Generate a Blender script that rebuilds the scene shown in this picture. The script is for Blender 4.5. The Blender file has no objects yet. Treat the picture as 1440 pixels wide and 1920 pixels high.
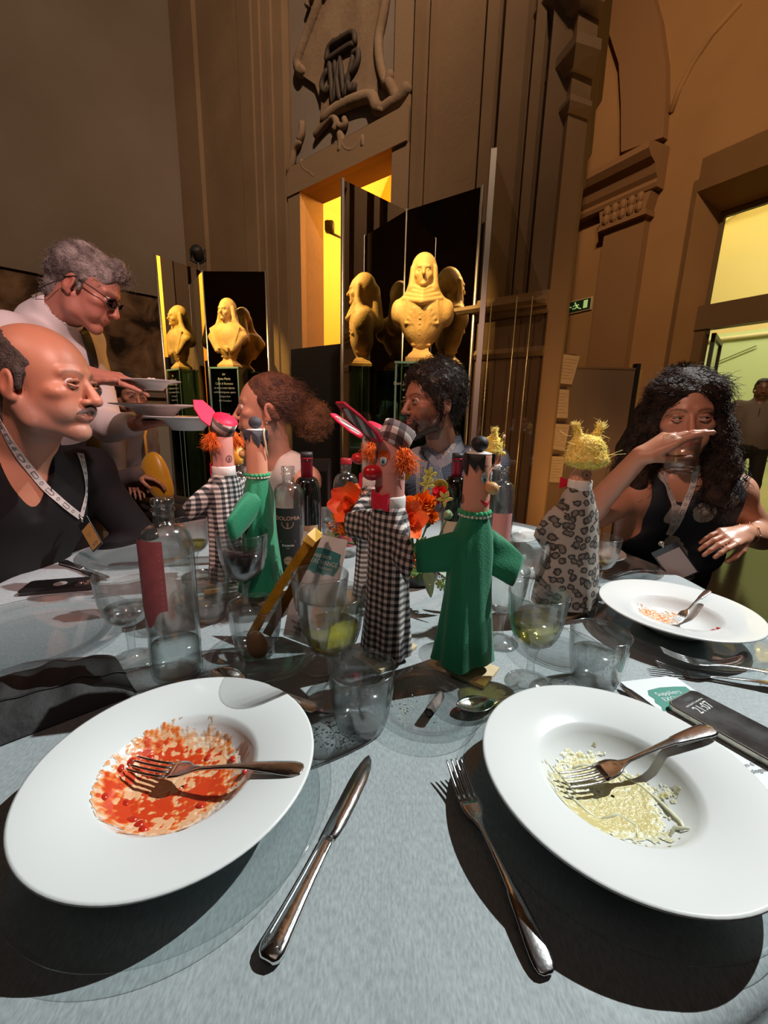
import bpy, bmesh, math, random
import numpy as np
from mathutils import Vector, Matrix, Euler
from mathutils.bvhtree import BVHTree

SC = bpy.context.scene
COL = SC.collection

# ------------------------------------------------------------------ camera, world, lights, exposure
cam_data = bpy.data.cameras.new('camera')
cam_data.sensor_fit = 'VERTICAL'
cam_data.sensor_height = 36.0
cam_data.lens = 15.0
cam_data.clip_start = 0.02
cam = bpy.data.objects.new('camera', cam_data)
COL.objects.link(cam)
CAM = Vector((0.0, 0.0, 1.174))
_p, _r = math.radians(13.0), math.radians(1.5)
_F = Vector((0, math.cos(_p), -math.sin(_p))); _R0 = Vector((1, 0, 0)); _U0 = Vector((0, math.sin(_p), math.cos(_p)))
_R = _R0 * math.cos(_r) + _U0 * math.sin(_r); _U = _U0 * math.cos(_r) - _R0 * math.sin(_r)
cam.matrix_world = Matrix(((_R.x, _U.x, -_F.x, CAM.x), (_R.y, _U.y, -_F.y, CAM.y), (_R.z, _U.z, -_F.z, CAM.z), (0, 0, 0, 1)))
SC.camera = cam

world = bpy.data.worlds.new('world'); SC.world = world; world.use_nodes = True
world.node_tree.nodes['Background'].inputs[0].default_value = (0.02, 0.015, 0.01, 1)
world.node_tree.nodes['Background'].inputs[1].default_value = 0.5

SC.view_settings.view_transform = 'Standard'
SC.view_settings.look = 'None'
SC.view_settings.gamma = 1.0
SC.view_settings.use_curve_mapping = False
SC.view_settings.exposure = 0.0
SC.cycles.use_denoising = True
SC.cycles.max_bounces = 14
SC.cycles.diffuse_bounces = 3
SC.cycles.glossy_bounces = 6
SC.cycles.transmission_bounces = 12
SC.cycles.transparent_max_bounces = 32
SC.cycles.caustics_refractive = False
SC.cycles.caustics_reflective = False
SC.cycles.sample_clamp_indirect = 4.0
SC.cycles.blur_glossy = 0.6

def aim(o, target):
    o.rotation_euler = (Vector(target) - o.location).to_track_quat('-Z', 'Y').to_euler()

def spot(name, loc, target, energy, color, size_deg, blend=0.4, radius=0.08):
    d = bpy.data.lights.new(name, 'SPOT'); d.energy = energy; d.color = color
    d.spot_size = math.radians(size_deg); d.spot_blend = blend; d.shadow_soft_size = radius
    o = bpy.data.objects.new(name, d); o.location = loc; COL.objects.link(o); aim(o, target); return o

def area(name, loc, target, energy, color, sx, sy):
    d = bpy.data.lights.new(name, 'AREA'); d.energy = energy; d.color = color
    d.shape = 'RECTANGLE'; d.size = sx; d.size_y = sy
    o = bpy.data.objects.new(name, d); o.location = loc; COL.objects.link(o); aim(o, target); return o

spot('table_spotlight', (3.25, 1.98, 4.9), (0.24, 0.56, 0.75), 1540, (0.935, 1.0, 0.995), 27, 0.45, 0.02)
spot('guest_spotlight', (1.3, -1.2, 3.9), (-1.12, 1.5, 1.4), 600, (1.0, 0.61, 0.56), 37, 0.8, 0.12)
spot('guest_spotlight_back', (-1.6, -0.9, 3.8), (0.30, 1.75, 1.15), 270, (1.0, 0.58, 0.44), 36, 0.8, 0.12)
spot('right_bust_spotlight', (-0.35, 2.1, 3.2), (0.22, 3.13, 2.05), 310, (1.0, 0.64, 0.20), 30, 0.7, 0.006)
spot('left_bust_spotlight', (-2.25, 3.5, 3.1), (-1.56, 4.41, 1.9), 260, (1.0, 0.66, 0.16), 28, 0.7, 0.006)
spot('hall_wash_left', (0.6, -1.6, 7.4), (-2.6, 5.0, 3.4), 1150, (1.0, 0.72, 0.50), 62, 0.7, 0.05)
spot('hall_wash_door', (0.4, -1.4, 7.4), (0.3, 3.6, 4.2), 560, (1.0, 0.66, 0.40), 60, 0.8, 0.05)
spot('hall_wash_right', (0.2, 0.6, 6.5), (3.3, 5.0, 4.4), 820, (1.0, 0.66, 0.40), 70, 0.8, 0.05)
area('hall_ambient', (0.0, -2.5, 6.0), (0.0, 1.5, 1.2), 11, (1.0, 0.80, 0.68), 4.0, 3.0)
area('right_hall_wash', (1.9, 2.2, 0.5), (2.8, 5.2, 3.6), 16, (1.0, 0.52, 0.16), 1.2, 0.6)

# ------------------------------------------------------------------ helpers
rng = np.random.default_rng(7)
PI = math.pi

def new_mat(name):
    m = bpy.data.materials.new(name); m.use_nodes = True
    return m, m.node_tree.nodes, m.node_tree.links, m.node_tree.nodes['Principled BSDF']

def mat(name, color, rough=0.5, metal=0.0, spec=0.5, bump=0.0, bscale=60.0, var=0.0, vscale=8.0, sss=0.0, coat=0.0, sheen=0.0, vcol=False, var2=None, detail=4.0):
    m, N, L, b = new_mat(name)
    b.inputs['Base Color'].default_value = (*color, 1)
    b.inputs['Roughness'].default_value = rough
    b.inputs['Metallic'].default_value = metal
    b.inputs['Specular IOR Level'].default_value = spec
    if sss: b.inputs['Subsurface Weight'].default_value = sss; b.inputs['Subsurface Radius'].default_value = (0.012, 0.004, 0.002); b.inputs['Subsurface Scale'].default_value = 0.6
    if coat: b.inputs['Coat Weight'].default_value = coat; b.inputs['Coat Roughness'].default_value = 0.08
    if sheen: b.inputs['Sheen Weight'].default_value = sheen
    tc = N.new('ShaderNodeTexCoord')
    if vcol:
        a = N.new('ShaderNodeAttribute'); a.attribute_name = 'Col'
        L.new(a.outputs['Color'], b.inputs['Base Color'])
    elif var or var2:
        n = N.new('ShaderNodeTexNoise'); n.inputs['Scale'].default_value = vscale; n.inputs['Detail'].default_value = detail
        L.new(tc.outputs['Object'], n.inputs['Vector'])
        r = N.new('ShaderNodeValToRGB')
        c2 = var2 if var2 else tuple(max(0, c * (1 - var)) for c in color)
        r.color_ramp.elements[0].color = (*c2, 1); r.color_ramp.elements[0].position = 0.35
        r.color_ramp.elements[1].color = (*color, 1); r.color_ramp.elements[1].position = 0.65
        L.new(n.outputs['Fac'], r.inputs['Fac']); L.new(r.outputs['Color'], b.inputs['Base Color'])
    if bump:
        n2 = N.new('ShaderNodeTexNoise'); n2.inputs['Scale'].default_value = bscale; n2.inputs['Detail'].default_value = 5
        L.new(tc.outputs['Object'], n2.inputs['Vector'])
        bp = N.new('ShaderNodeBump'); bp.inputs['Strength'].default_value = bump; bp.inputs['Distance'].default_value = 0.01
        L.new(n2.outputs['Fac'], bp.inputs['Height']); L.new(bp.outputs['Normal'], b.inputs['Normal'])
    return m

def emis(name, color, strength):
    m, N, L, b = new_mat(name)
    b.inputs['Base Color'].default_value = (*color, 1)
    b.inputs['Emission Color'].default_value = (*color, 1); b.inputs['Emission Strength'].default_value = strength
    return m

def thin_glass(name, tint=(0.92, 0.95, 0.95), refl=1.0, rough=0.0, bump=0.0):
    # thin sheet: clear straight through, Fresnel reflection on top
    m, N, L, b = new_mat(name); out = N['Material Output']; N.remove(b)
    t = N.new('ShaderNodeBsdfTransparent'); t.inputs['Color'].default_value = (*tint, 1)
    g = N.new('ShaderNodeBsdfGlossy'); g.inputs['Roughness'].default_value = rough
    fr = N.new('ShaderNodeLayerWeight'); fr.inputs['Blend'].default_value = 0.5
    pw = N.new('ShaderNodeMath'); pw.operation = 'POWER'; pw.inputs[1].default_value = 3.0; L.new(fr.outputs['Facing'], pw.inputs[0])
    md = N.new('ShaderNodeMath'); md.operation = 'MULTIPLY_ADD'; md.inputs[1].default_value = 0.85; md.inputs[2].default_value = 0.04; L.new(pw.outputs[0], md.inputs[0])
    mu = N.new('ShaderNodeMath'); mu.operation = 'MULTIPLY'; mu.inputs[1].default_value = refl; mu.use_clamp = True
    mx = N.new('ShaderNodeMixShader')
    L.new(md.outputs[0], mu.inputs[0]); L.new(mu.outputs[0], mx.inputs['Fac'])
    L.new(t.outputs[0], mx.inputs[1]); L.new(g.outputs[0], mx.inputs[2]); L.new(mx.outputs[0], out.inputs['Surface'])
    if bump:
        n2 = N.new('ShaderNodeTexNoise'); n2.inputs['Scale'].default_value = 30
        bp = N.new('ShaderNodeBump'); bp.inputs['Strength'].default_value = bump; bp.inputs['Distance'].default_value = 0.01
        L.new(n2.outputs['Fac'], bp.inputs['Height']); L.new(bp.outputs['Normal'], g.inputs['Normal']); L.new(bp.outputs['Normal'], fr.inputs['Normal'])
    return m

def cut_glass(name, tint=(0.96, 0.98, 0.98), straight=0.5, ior=1.45):
    m, N, L, b = new_mat(name); out = N['Material Output']; N.remove(b)
    t = N.new('ShaderNodeBsdfTransparent'); t.inputs['Color'].default_value = (*tint, 1)
    g = N.new('ShaderNodeBsdfGlass'); g.inputs['IOR'].default_value = ior; g.inputs['Color'].default_value = (*tint, 1)
    gl = N.new('ShaderNodeBsdfGlossy'); gl.inputs['Roughness'].default_value = 0.06
    fr = N.new('ShaderNodeLayerWeight'); fr.inputs['Blend'].default_value = 0.5
    pw = N.new('ShaderNodeMath'); pw.operation = 'POWER'; pw.inputs[1].default_value = 3.0; L.new(fr.outputs['Facing'], pw.inputs[0])
    md = N.new('ShaderNodeMath'); md.operation = 'MULTIPLY_ADD'; md.inputs[1].default_value = 0.85; md.inputs[2].default_value = 0.04; L.new(pw.outputs[0], md.inputs[0])
    m1 = N.new('ShaderNodeMixShader'); m1.inputs['Fac'].default_value = straight
    L.new(g.outputs[0], m1.inputs[1]); L.new(t.outputs[0], m1.inputs[2])
    m2 = N.new('ShaderNodeMixShader'); L.new(md.outputs[0], m2.inputs['Fac']); L.new(m1.outputs[0], m2.inputs[1]); L.new(gl.outputs[0], m2.inputs[2])
    L.new(m2.outputs[0], out.inputs['Surface'])
    return m

def clear_glass(name, tint=(0.985, 0.995, 0.992), edge=(0.60, 0.64, 0.63), bend=0.06, power=2.6):
    # clear wall: light passes straight on, longer paths near the rim of each form look darker, plus Fresnel reflection and a little refraction
    m, N, L, b = new_mat(name); out = N['Material Output']; N.remove(b)
    lw = N.new('ShaderNodeLayerWeight'); lw.inputs['Blend'].default_value = 0.5
    pw = N.new('ShaderNodeMath'); pw.operation = 'POWER'; pw.inputs[1].default_value = power; L.new(lw.outputs['Facing'], pw.inputs[0])
    mc = N.new('ShaderNodeMix'); mc.data_type = 'RGBA'; mc.inputs[6].default_value = (*tint, 1); mc.inputs[7].default_value = (*edge, 1); L.new(pw.outputs[0], mc.inputs[0])
    t = N.new('ShaderNodeBsdfTransparent'); L.new(mc.outputs[2], t.inputs['Color'])
    g = N.new('ShaderNodeBsdfGlass'); g.inputs['IOR'].default_value = 1.3; g.inputs['Color'].default_value = (*tint, 1)
    gl = N.new('ShaderNodeBsdfGlossy'); gl.inputs['Roughness'].default_value = 0.13
    md = N.new('ShaderNodeMath'); md.operation = 'MULTIPLY_ADD'; md.inputs[1].default_value = 0.8; md.inputs[2].default_value = 0.065; L.new(pw.outputs[0], md.inputs[0])
    m1 = N.new('ShaderNodeMixShader'); m1.inputs['Fac'].default_value = bend; L.new(t.outputs[0], m1.inputs[1]); L.new(g.outputs[0], m1.inputs[2])
    m2 = N.new('ShaderNodeMixShader'); L.new(md.outputs[0], m2.inputs['Fac']); L.new(m1.outputs[0], m2.inputs[1]); L.new(gl.outputs[0], m2.inputs[2]); L.new(m2.outputs[0], out.inputs['Surface'])
    return m

def liquid(name, color, straight=0.6, rough=0.0):
    return clear_glass(name, color, tuple(c * 0.75 for c in color), 0.18, 3.0)

# ---- geometry: every function returns (V, F) with V an Nx3 array
def join(*parts):
    V, F, o = [], [], 0
    for v, f in parts:
        v = np.asarray(v, float); V.append(v); F += [tuple(int(i) + o for i in q) for q in f]; o += len(v)
    return np.concatenate(V), F

def xf(g, R=None, t=(0, 0, 0), s=1.0):
    v = np.asarray(g[0], float) * s
    if R is not None: v = v @ np.asarray(R, float).T
    return v + np.asarray(t, float), g[1]

def rotz(a): c, s = math.cos(a), math.sin(a); return np.array([[c, -s, 0], [s, c, 0], [0, 0, 1.0]])
def rotx(a): c, s = math.cos(a), math.sin(a); return np.array([[1.0, 0, 0], [0, c, -s], [0, s, c]])
def roty(a): c, s = math.cos(a), math.sin(a); return np.array([[c, 0, s], [0, 1.0, 0], [-s, 0, c]])

def unit(v): v = np.asarray(v, float); return v / (np.linalg.norm(v) + 1e-12)

def box(x0, x1, y0, y1, z0, z1):
    V = [(x0, y0, z0), (x1, y0, z0), (x1, y1, z0), (x0, y1, z0), (x0, y0, z1), (x1, y0, z1), (x1, y1, z1), (x0, y1, z1)]
    return np.array(V, float), [(0, 3, 2, 1), (4, 5, 6, 7), (0, 1, 5, 4), (1, 2, 6, 5), (2, 3, 7, 6), (3, 0, 4, 7)]

def bbox_b(sx, sy, sz, b):
    # box centred on xy, from z=0 to sz, chamfered by b
    P = []
    for z, i in ((0, b), (b, 0), (sz - b, 0), (sz, b)):
        hx, hy = sx / 2 - i, sy / 2 - i
        c = b
        P.append([(-hx + c, -hy, z), (hx - c, -hy, z), (hx, -hy + c, z), (hx, hy - c, z), (hx - c, hy, z), (-hx + c, hy, z), (-hx, hy - c, z), (-hx, -hy + c, z)])
    return loft(P, True, True)

def loft(rings, cap0=True, cap1=True, closed=True):
    n = len(rings[0]); V = np.concatenate([np.asarray(r, float) for r in rings]); F = []
    for i in range(len(rings) - 1):
        for j in range(n if closed else n - 1):
            a, b = i * n + j, i * n + (j + 1) % n
            F.append((a, b, b + n, a + n))
    if cap0: F.append(tuple(range(n - 1, -1, -1)))
    if cap1: F.append(tuple(range((len(rings) - 1) * n, len(rings) * n)))
    return V, F

def lathe(prof, n=48, rib=0, amp=0.0, ribz=None, close=False, mod=None):
    # prof: list of (r, z); ribs scale the radius
    a = np.arange(n) * 2 * PI / n; rings = []
    for k, (r, z) in enumerate(prof):
        rr = np.full(n, r, float)
        if mod is not None: rr = mod(rr, a, z, k)
        rings.append(np.stack([rr * np.cos(a), rr * np.sin(a), np.full(n, z)], 1))
    if close:
        V, F = loft(rings, False, False); m = len(prof)
        for j in range(n):
            A, B = (m - 1) * n + j, (m - 1) * n + (j + 1) % n
            F.append((A, B, (j + 1) % n, j))
        return V, F
    return loft(rings, prof[0][0] > 1e-6, prof[-1][0] > 1e-6)

def frames(P):
    P = np.asarray(P, float); Tn = np.gradient(P, axis=0); Tn /= np.linalg.norm(Tn, axis=1, keepdims=True) + 1e-12
    up = np.array([0, 0, 1.0]) if abs(Tn[0, 2]) < 0.9 else np.array([1.0, 0, 0])
    A = []; x = unit(np.cross(Tn[0], up))
    for t in Tn:
        x = unit(x - t * (x @ t)); A.append((x, np.cross(t, x)))
    return Tn, A

def tube(P, r, n=8, caps=True, flat=1.0):
    P = np.asarray(P, float); Tn, A = frames(P); r = np.broadcast_to(np.asarray(r, float), (len(P),))
    a = np.arange(n) * 2 * PI / n
    return loft([P[i] + r[i] * (np.cos(a)[:, None] * A[i][0] + flat * np.sin(a)[:, None] * A[i][1]) for i in range(len(P))], caps, caps)

def ribbon(P, Nn, w, t=0.0012):
    # flat strip along P, facing Nn
    P = np.asarray(P, float); Nn = np.asarray(Nn, float); Tn = np.gradient(P, axis=0); rings = []
    for p, nn, tt in zip(P, Nn, Tn):
        s = unit(np.cross(tt, nn)) * w / 2; nn = unit(nn) * t / 2
        rings.append([p - s - nn, p + s - nn, p + s + nn, p - s + nn])
    return loft(rings)

def prism(poly, O, X, Y, t):
    # polygon (2D) in the frame O + x X + y Y, extruded by t along X x Y
    O, X, Y = (np.asarray(q, float) for q in (O, X, Y)); Z = unit(np.cross(X, Y)) * t
    A = np.array([O + x * X + y * Y for x, y in poly]); n = len(poly)
    return loft([A, A + Z])

def grid(f, nu, nv, wrap=False):
    V = [f(i / (nu if wrap else nu - 1), j / (nv - 1)) for j in range(nv) for i in range(nu)]; F = []
    for j in range(nv - 1):
        for i in range(nu if wrap else nu - 1):
            a, b = j * nu + i, j * nu + (i + 1) % nu
            F.append((a, b, b + nu, a + nu))
    return np.array(V, float), F

def ball(c, r, n=20, m=12):
    r = np.broadcast_to(np.asarray(r, float), (3,))
    V, F = lathe([(math.sin(PI * k / m), -math.cos(PI * k / m)) for k in range(m + 1)], n)
    return V * r + np.asarray(c, float), F

def mesh_obj(name, g, material, parent=None, smooth=True, col=None, loc=None, sharp=None):
    V, F = g
    me = bpy.data.meshes.new(name)
    V = np.asarray(V, float)
    if parent is not None and loc is None: V = V - np.array(parent.get('_o', (0, 0, 0)))
    elif loc is not None: V = V - np.asarray(loc, float)
    me.from_pydata(V.tolist(), [], [tuple(int(i) for i in q) for q in F])
    if col is not None:
        at = me.color_attributes.new('Col', 'FLOAT_COLOR', 'POINT')
        c4 = np.ones((len(V), 4), np.float32); c4[:, :3] = col
        at.data.foreach_set('color', c4.ravel())
    for mm in (material if isinstance(material, (list, tuple)) else [material]): me.materials.append(mm)
    if smooth:
        me.polygons.foreach_set('use_smooth', np.ones(len(me.polygons), bool))
        if sharp is not None: me.set_sharp_from_angle(angle=math.radians(sharp))
    me.validate(); me.update()
    o = bpy.data.objects.new(name, me); COL.objects.link(o)
    if loc is not None: o.location = loc
    if parent is not None: o.parent = parent
    return o

def tag(o, label=None, cat=None, group=None, kind=None):
    if label: o['label'] = label
    if cat: o['category'] = cat
    if group: o['group'] = group
    if kind: o['kind'] = kind
    return o

def thing(name, label, cat, loc=(0, 0, 0), group=None, rz=0.0):
    # an Empty at the base; parts are given in world axes unless a local builder is used
    o = bpy.data.objects.new(name, None); COL.objects.link(o); o.location = loc
    o.empty_display_size = 0.05
    tag(o, label, cat, group); o.rotation_euler = (0, 0, rz)
    return o

def wparent(o, root):
    # root sits at root.location without rotation; the mesh was given in world coordinates
    o.parent = root; o.location = -root.location
    return o

def wpart(name, g, m, root, **kw):
    return wparent(mesh_obj(name, g, m, **kw), root)

def sub_of(name, g, m, part, **kw):
    # sub-part of a world-coordinates part
    o = mesh_obj(name, g, m, **kw); o.parent = part; return o

def struct(name, g, m, parent=None, smooth=False, **kw):
    o = mesh_obj(name, g, m, parent, smooth=smooth, **kw)
    if parent is None: o['kind'] = 'structure'
    return o

def text_geo(s, size, extrude=0.0003, align='CENTER', res=3):
    cu = bpy.data.curves.new('text', 'FONT'); cu.body = s; cu.size = size; cu.extrude = extrude; cu.align_x = align; cu.align_y = 'CENTER'; cu.resolution_u = res
    o = bpy.data.objects.new('text', cu); COL.objects.link(o)
    dg = bpy.context.evaluated_depsgraph_get(); me = bpy.data.meshes.new_from_object(o.evaluated_get(dg))
    V = np.array([v.co[:] for v in me.vertices]) if len(me.vertices) else np.zeros((0, 3)); F = [tuple(p.vertices) for p in me.polygons]
    bpy.data.objects.remove(o); bpy.data.curves.remove(cu); bpy.data.meshes.remove(me)
    return V, F

def place(g, O, X, Y):
    # local (x, y, z) -> O + x X + y Y + z (X x Y)
    O, X, Y = np.asarray(O, float), unit(X), unit(Y); Z = np.cross(X, Y); V = np.asarray(g[0], float)
    return O + V[:, :1] * X + V[:, 1:2] * Y + V[:, 2:3] * Z, g[1]

# smooth pseudo-noise from random sines
_nd = rng.normal(size=(24, 3)); _nd /= np.linalg.norm(_nd, axis=1, keepdims=True); _np = rng.uniform(0, 6.28, 24)
def noise(P, freq, seed=0, octs=2):
    P = np.asarray(P, float); v = np.zeros(len(P)); amp = 1.0; tot = 0
    for o in range(octs):
        for k in range(6):
            q = (k + o * 6 + seed * 5) % 24
            v += amp * np.sin(P @ _nd[q] * freq * (2 ** o) * (0.8 + 0.09 * k) + _np[q] + seed); tot += amp * 0.7
        amp *= 0.55
    return v / tot * 1.3

# ------------------------------------------------------------------ signed-distance modelling (one continuous skin)
class SDF:
    def __init__(s): s.p = []; s.R = np.eye(3); s.t = np.zeros(3); s.sc = 1.0
    def frame(s, R=None, t=(0, 0, 0), sc=1.0):
        s.R = np.eye(3) if R is None else np.asarray(R, float); s.t = np.asarray(t, float); s.sc = sc; return s
    def cap(s, a, b, ra, rb=None, k=0.01, op=0):
        s.p.append((0, s.R, s.t, s.sc, (np.asarray(a, float), np.asarray(b, float), ra, ra if rb is None else rb), k, op)); return s
    def ell(s, c, r, k=0.01, op=0, R=None):
        s.p.append((1, s.R, s.t, s.sc, (np.asarray(c, float), np.broadcast_to(np.asarray(r, float), (3,)), np.eye(3) if R is None else np.asarray(R, float)), k, op)); return s
    def bbox(s, pr, pad):
        kind, R, t, sc, a, k, op = pr
        if kind == 0: lo = np.minimum(a[0] - a[2], a[1] - a[3]); hi = np.maximum(a[0] + a[2], a[1] + a[3])
        else: m = a[1].max() if not np.allclose(a[2], np.eye(3)) else a[1]; lo, hi = a[0] - m, a[0] + m
        C = np.array([[x, y, z] for x in (lo[0], hi[0]) for y in (lo[1], hi[1]) for z in (lo[2], hi[2])]) * sc @ R.T + t
        return C.min(0) - pad, C.max(0) + pad
    def mesh(s, h=0.004, infl=0.0, clip=None):
        bb = [s.bbox(p, 0) for p in s.p if p[6] == 0]
        lo = np.min([b[0] for b in bb], 0) - 4 * h - infl; hi = np.max([b[1] for b in bb], 0) + 4 * h + infl
        if clip is not None:
            lo = np.maximum(lo, np.asarray(clip[0], float)); hi = np.minimum(hi, np.asarray(clip[1], float))
        n = np.maximum(np.ceil((hi - lo) / h).astype(int), 4); G = np.full(n, 0.05, np.float32)
        for p in s.p:
            kind, R, t, sc, a, k, op = p
            b0, b1 = s.bbox(p, k + 3 * h + infl + 0.004)
            i0 = np.clip(np.floor((b0 - lo) / h).astype(int), 0, n); i1 = np.clip(np.ceil((b1 - lo) / h).astype(int) + 1, 0, n)
            if (i1 - i0 < 1).any(): continue
            ax = [lo[d] + h * np.arange(i0[d], i1[d]) for d in range(3)]
            P = np.stack(np.meshgrid(*ax, indexing='ij'), -1).astype(np.float32)
            Q = ((P - t.astype(np.float32)) @ R.astype(np.float32)) / sc
            if kind == 0:
                A, B, ra, rb = a; ba = B - A; l2 = max(ba @ ba, 1e-12)
                hh = np.clip(((Q - A.astype(np.float32)) @ ba.astype(np.float32)) / l2, 0, 1)
                d = np.linalg.norm(Q - A.astype(np.float32) - hh[..., None] * ba.astype(np.float32), axis=-1) - (ra + (rb - ra) * hh)
            else:
                C, r, RR = a; q = (Q - C.astype(np.float32)) @ RR.astype(np.float32)
                k0 = np.linalg.norm(q / r.astype(np.float32), axis=-1); k1 = np.linalg.norm(q / (r * r).astype(np.float32), axis=-1)
                d = k0 * (k0 - 1) / np.maximum(k1, 1e-6)
            d = d * sc - (infl if op == 0 else 0)
            sl = tuple(slice(i0[x], i1[x]) for x in range(3)); g = G[sl]
            if op == 0:
                hk = np.clip(0.5 + 0.5 * (g - d) / k, 0, 1); G[sl] = g + (d - g) * hk - k * hk * (1 - hk)
            else:
                hk = np.clip(0.5 - 0.5 * (g + d) / k, 0, 1); G[sl] = g + (-d - g) * hk + k * hk * (1 - hk)
        return nets(G, lo, h)

def nets(G, lo, h):
    G[0], G[-1], G[:, 0], G[:, -1], G[:, :, 0], G[:, :, -1] = 1, 1, 1, 1, 1, 1
    ins = G < 0; c = ins[:-1, :-1, :-1].astype(np.int8); cnt = np.zeros_like(c)
    for dx in (0, 1):
        for dy in (0, 1):
            for dz in (0, 1):
                cnt += ins[dx:dx + c.shape[0], dy:dy + c.shape[1], dz:dz + c.shape[2]]
    act = (cnt > 0) & (cnt < 8); idx = np.full(c.shape, -1, np.int64); I = np.argwhere(act); idx[act] = np.arange(len(I))
    S = np.zeros((len(I), 3)); W = np.zeros(len(I)); co = [(x, y, z) for x in (0, 1) for y in (0, 1) for z in (0, 1)]
    val = {q: G[I[:, 0] + q[0], I[:, 1] + q[1], I[:, 2] + q[2]].astype(float) for q in co}
    for q in co:
        for d in range(3):
            if q[d] == 0:
                r = list(q); r[d] = 1; r = tuple(r); a, b = val[q], val[r]; m = (a < 0) != (b < 0)
                t = np.where(m, a / np.where(m, a - b, 1), 0); P = np.array(q, float)[None] + np.zeros((len(I), 3)); P[:, d] += t
                S += np.where(m[:, None], P, 0); W += m
    V = (I + S / W[:, None]) * h + lo; F = []
    for d in range(3):
        a, b = [x for x in range(3) if x != d]; sh = [slice(None)] * 3; sh2 = list(sh); sh[d] = slice(0, -1); sh2[d] = slice(1, None)
        s0, s1 = ins[tuple(sh)], ins[tuple(sh2)]; E = np.argwhere(s0 != s1)
        E = E[(E[:, a] > 0) & (E[:, b] > 0)]
        if not len(E): continue
        flip = ~s0[E[:, 0], E[:, 1], E[:, 2]]
        def cell(oa, ob):
            q = E.copy(); q[:, a] += oa; q[:, b] += ob; return idx[q[:, 0], q[:, 1], q[:, 2]]
        Q = np.stack([cell(-1, -1), cell(0, -1), cell(0, 0), cell(-1, 0)], 1)
        if d == 1: flip = ~flip
        Q[flip] = Q[flip][:, ::-1]; F.append(Q[(Q >= 0).all(1)])
    return V, np.concatenate(F)

def vnormals(V, F):
    V = np.asarray(V); F = np.asarray(F); n = np.cross(V[F[:, 2]] - V[F[:, 0]], V[F[:, 3]] - V[F[:, 1]]); N = np.zeros_like(V)
    for i in range(4): np.add.at(N, F[:, i], n)
    return N / (np.linalg.norm(N, axis=1, keepdims=True) + 1e-12)

def fast_obj(name, g, material, parent=None, col=None):
    V, F = g; me = bpy.data.meshes.new(name); F = np.asarray(F); V = np.asarray(V, np.float32)
    me.vertices.add(len(V)); me.vertices.foreach_set('co', V.ravel()); me.loops.add(F.size); me.loops.foreach_set('vertex_index', F.ravel().astype(np.int32))
    me.polygons.add(len(F)); me.polygons.foreach_set('loop_start', np.arange(0, F.size, 4, dtype=np.int32)); me.polygons.foreach_set('loop_total', np.full(len(F), 4, np.int32))
    me.update(calc_edges=True)
    if col is not None:
        at = me.color_attributes.new('Col', 'FLOAT_COLOR', 'POINT'); c4 = np.ones((len(V), 4), np.float32); c4[:, :3] = col; at.data.foreach_set('color', c4.ravel())
    me.polygons.foreach_set('use_smooth', np.ones(len(F), bool)); me.materials.append(material)
    o = bpy.data.objects.new(name, me); COL.objects.link(o)
    if parent is not None: wparent(o, parent)
    return o

def strand_geo(paths, r0, r1, n=4):
    gs = []
    for P in paths:
        gs.append(tube(P, np.linspace(r0, r1, len(P)), n, True))
    return join(*gs)

# ------------------------------------------------------------------ the hall
Z3 = np.array([0, 0, 1.0])
CO = np.array([-2.49, 5.83, 0]); DX = unit([0.767, -0.641, 0]); DN = np.cross(DX, Z3)
EN = np.array([1.03, 2.89, 0]); WL = float((EN - CO) @ DX)
RO = np.array([2.05, 7.05, 0]); RX = unit([0.4825, -0.876, 0]); RN = np.cross(RX, Z3)
LO = np.array([-7.49, 0.83, 0]); LX = unit([1, 1, 0]); LN = np.cross(LX, Z3)
def on(P, O, X): P = np.asarray(P, float); return float((P - O) @ X), float(P[2])
HT = 8.6

M_wall_left = mat('plaster_grey_brown', (0.20, 0.155, 0.120), 0.9, bump=0.25, bscale=25, var2=(0.165, 0.122, 0.088), vscale=0.7)
M_wall_door = mat('plaster_brown', (0.23, 0.15, 0.085), 0.88, bump=0.25, bscale=25, var2=(0.17, 0.105, 0.055), vscale=1.1)
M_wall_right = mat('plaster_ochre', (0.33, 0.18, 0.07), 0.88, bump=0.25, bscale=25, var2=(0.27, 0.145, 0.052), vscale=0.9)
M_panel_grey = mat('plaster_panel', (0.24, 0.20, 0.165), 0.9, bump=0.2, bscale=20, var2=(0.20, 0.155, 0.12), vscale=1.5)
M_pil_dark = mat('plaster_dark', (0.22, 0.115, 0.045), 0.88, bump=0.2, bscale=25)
M_stucco = mat('stucco', (0.27, 0.19, 0.12), 0.9, bump=0.4, bscale=40, var2=(0.2, 0.13, 0.08), vscale=5)
M_trim = mat('trim_stone', (0.25, 0.165, 0.095), 0.85, bump=0.2, bscale=30)
M_iron = mat('monogram_iron', (0.055, 0.04, 0.03), 0.7)
M_floor = mat('polished_floor', (0.055, 0.05, 0.042), 0.12, bump=0.05, bscale=6)
M_dark = mat('black_board', (0.012, 0.012, 0.012), 0.6)
M_orange_room = mat('ochre_room', (0.80, 0.42, 0.06), 0.9)
M_yellow_room = mat('yellow_room', (0.85, 0.68, 0.30), 0.9)
M_green_room = mat('green_room', (0.66, 0.80, 0.42), 0.9)

def wallpart(O, X, x0, x1, z0, z1, t=0.3):
    # slab behind the wall face
    return prism([(x0, z0), (x1, z0), (x1, z1), (x0, z1)], np.asarray(O) - np.cross(X, Z3) * t, X, Z3, t)

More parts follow.
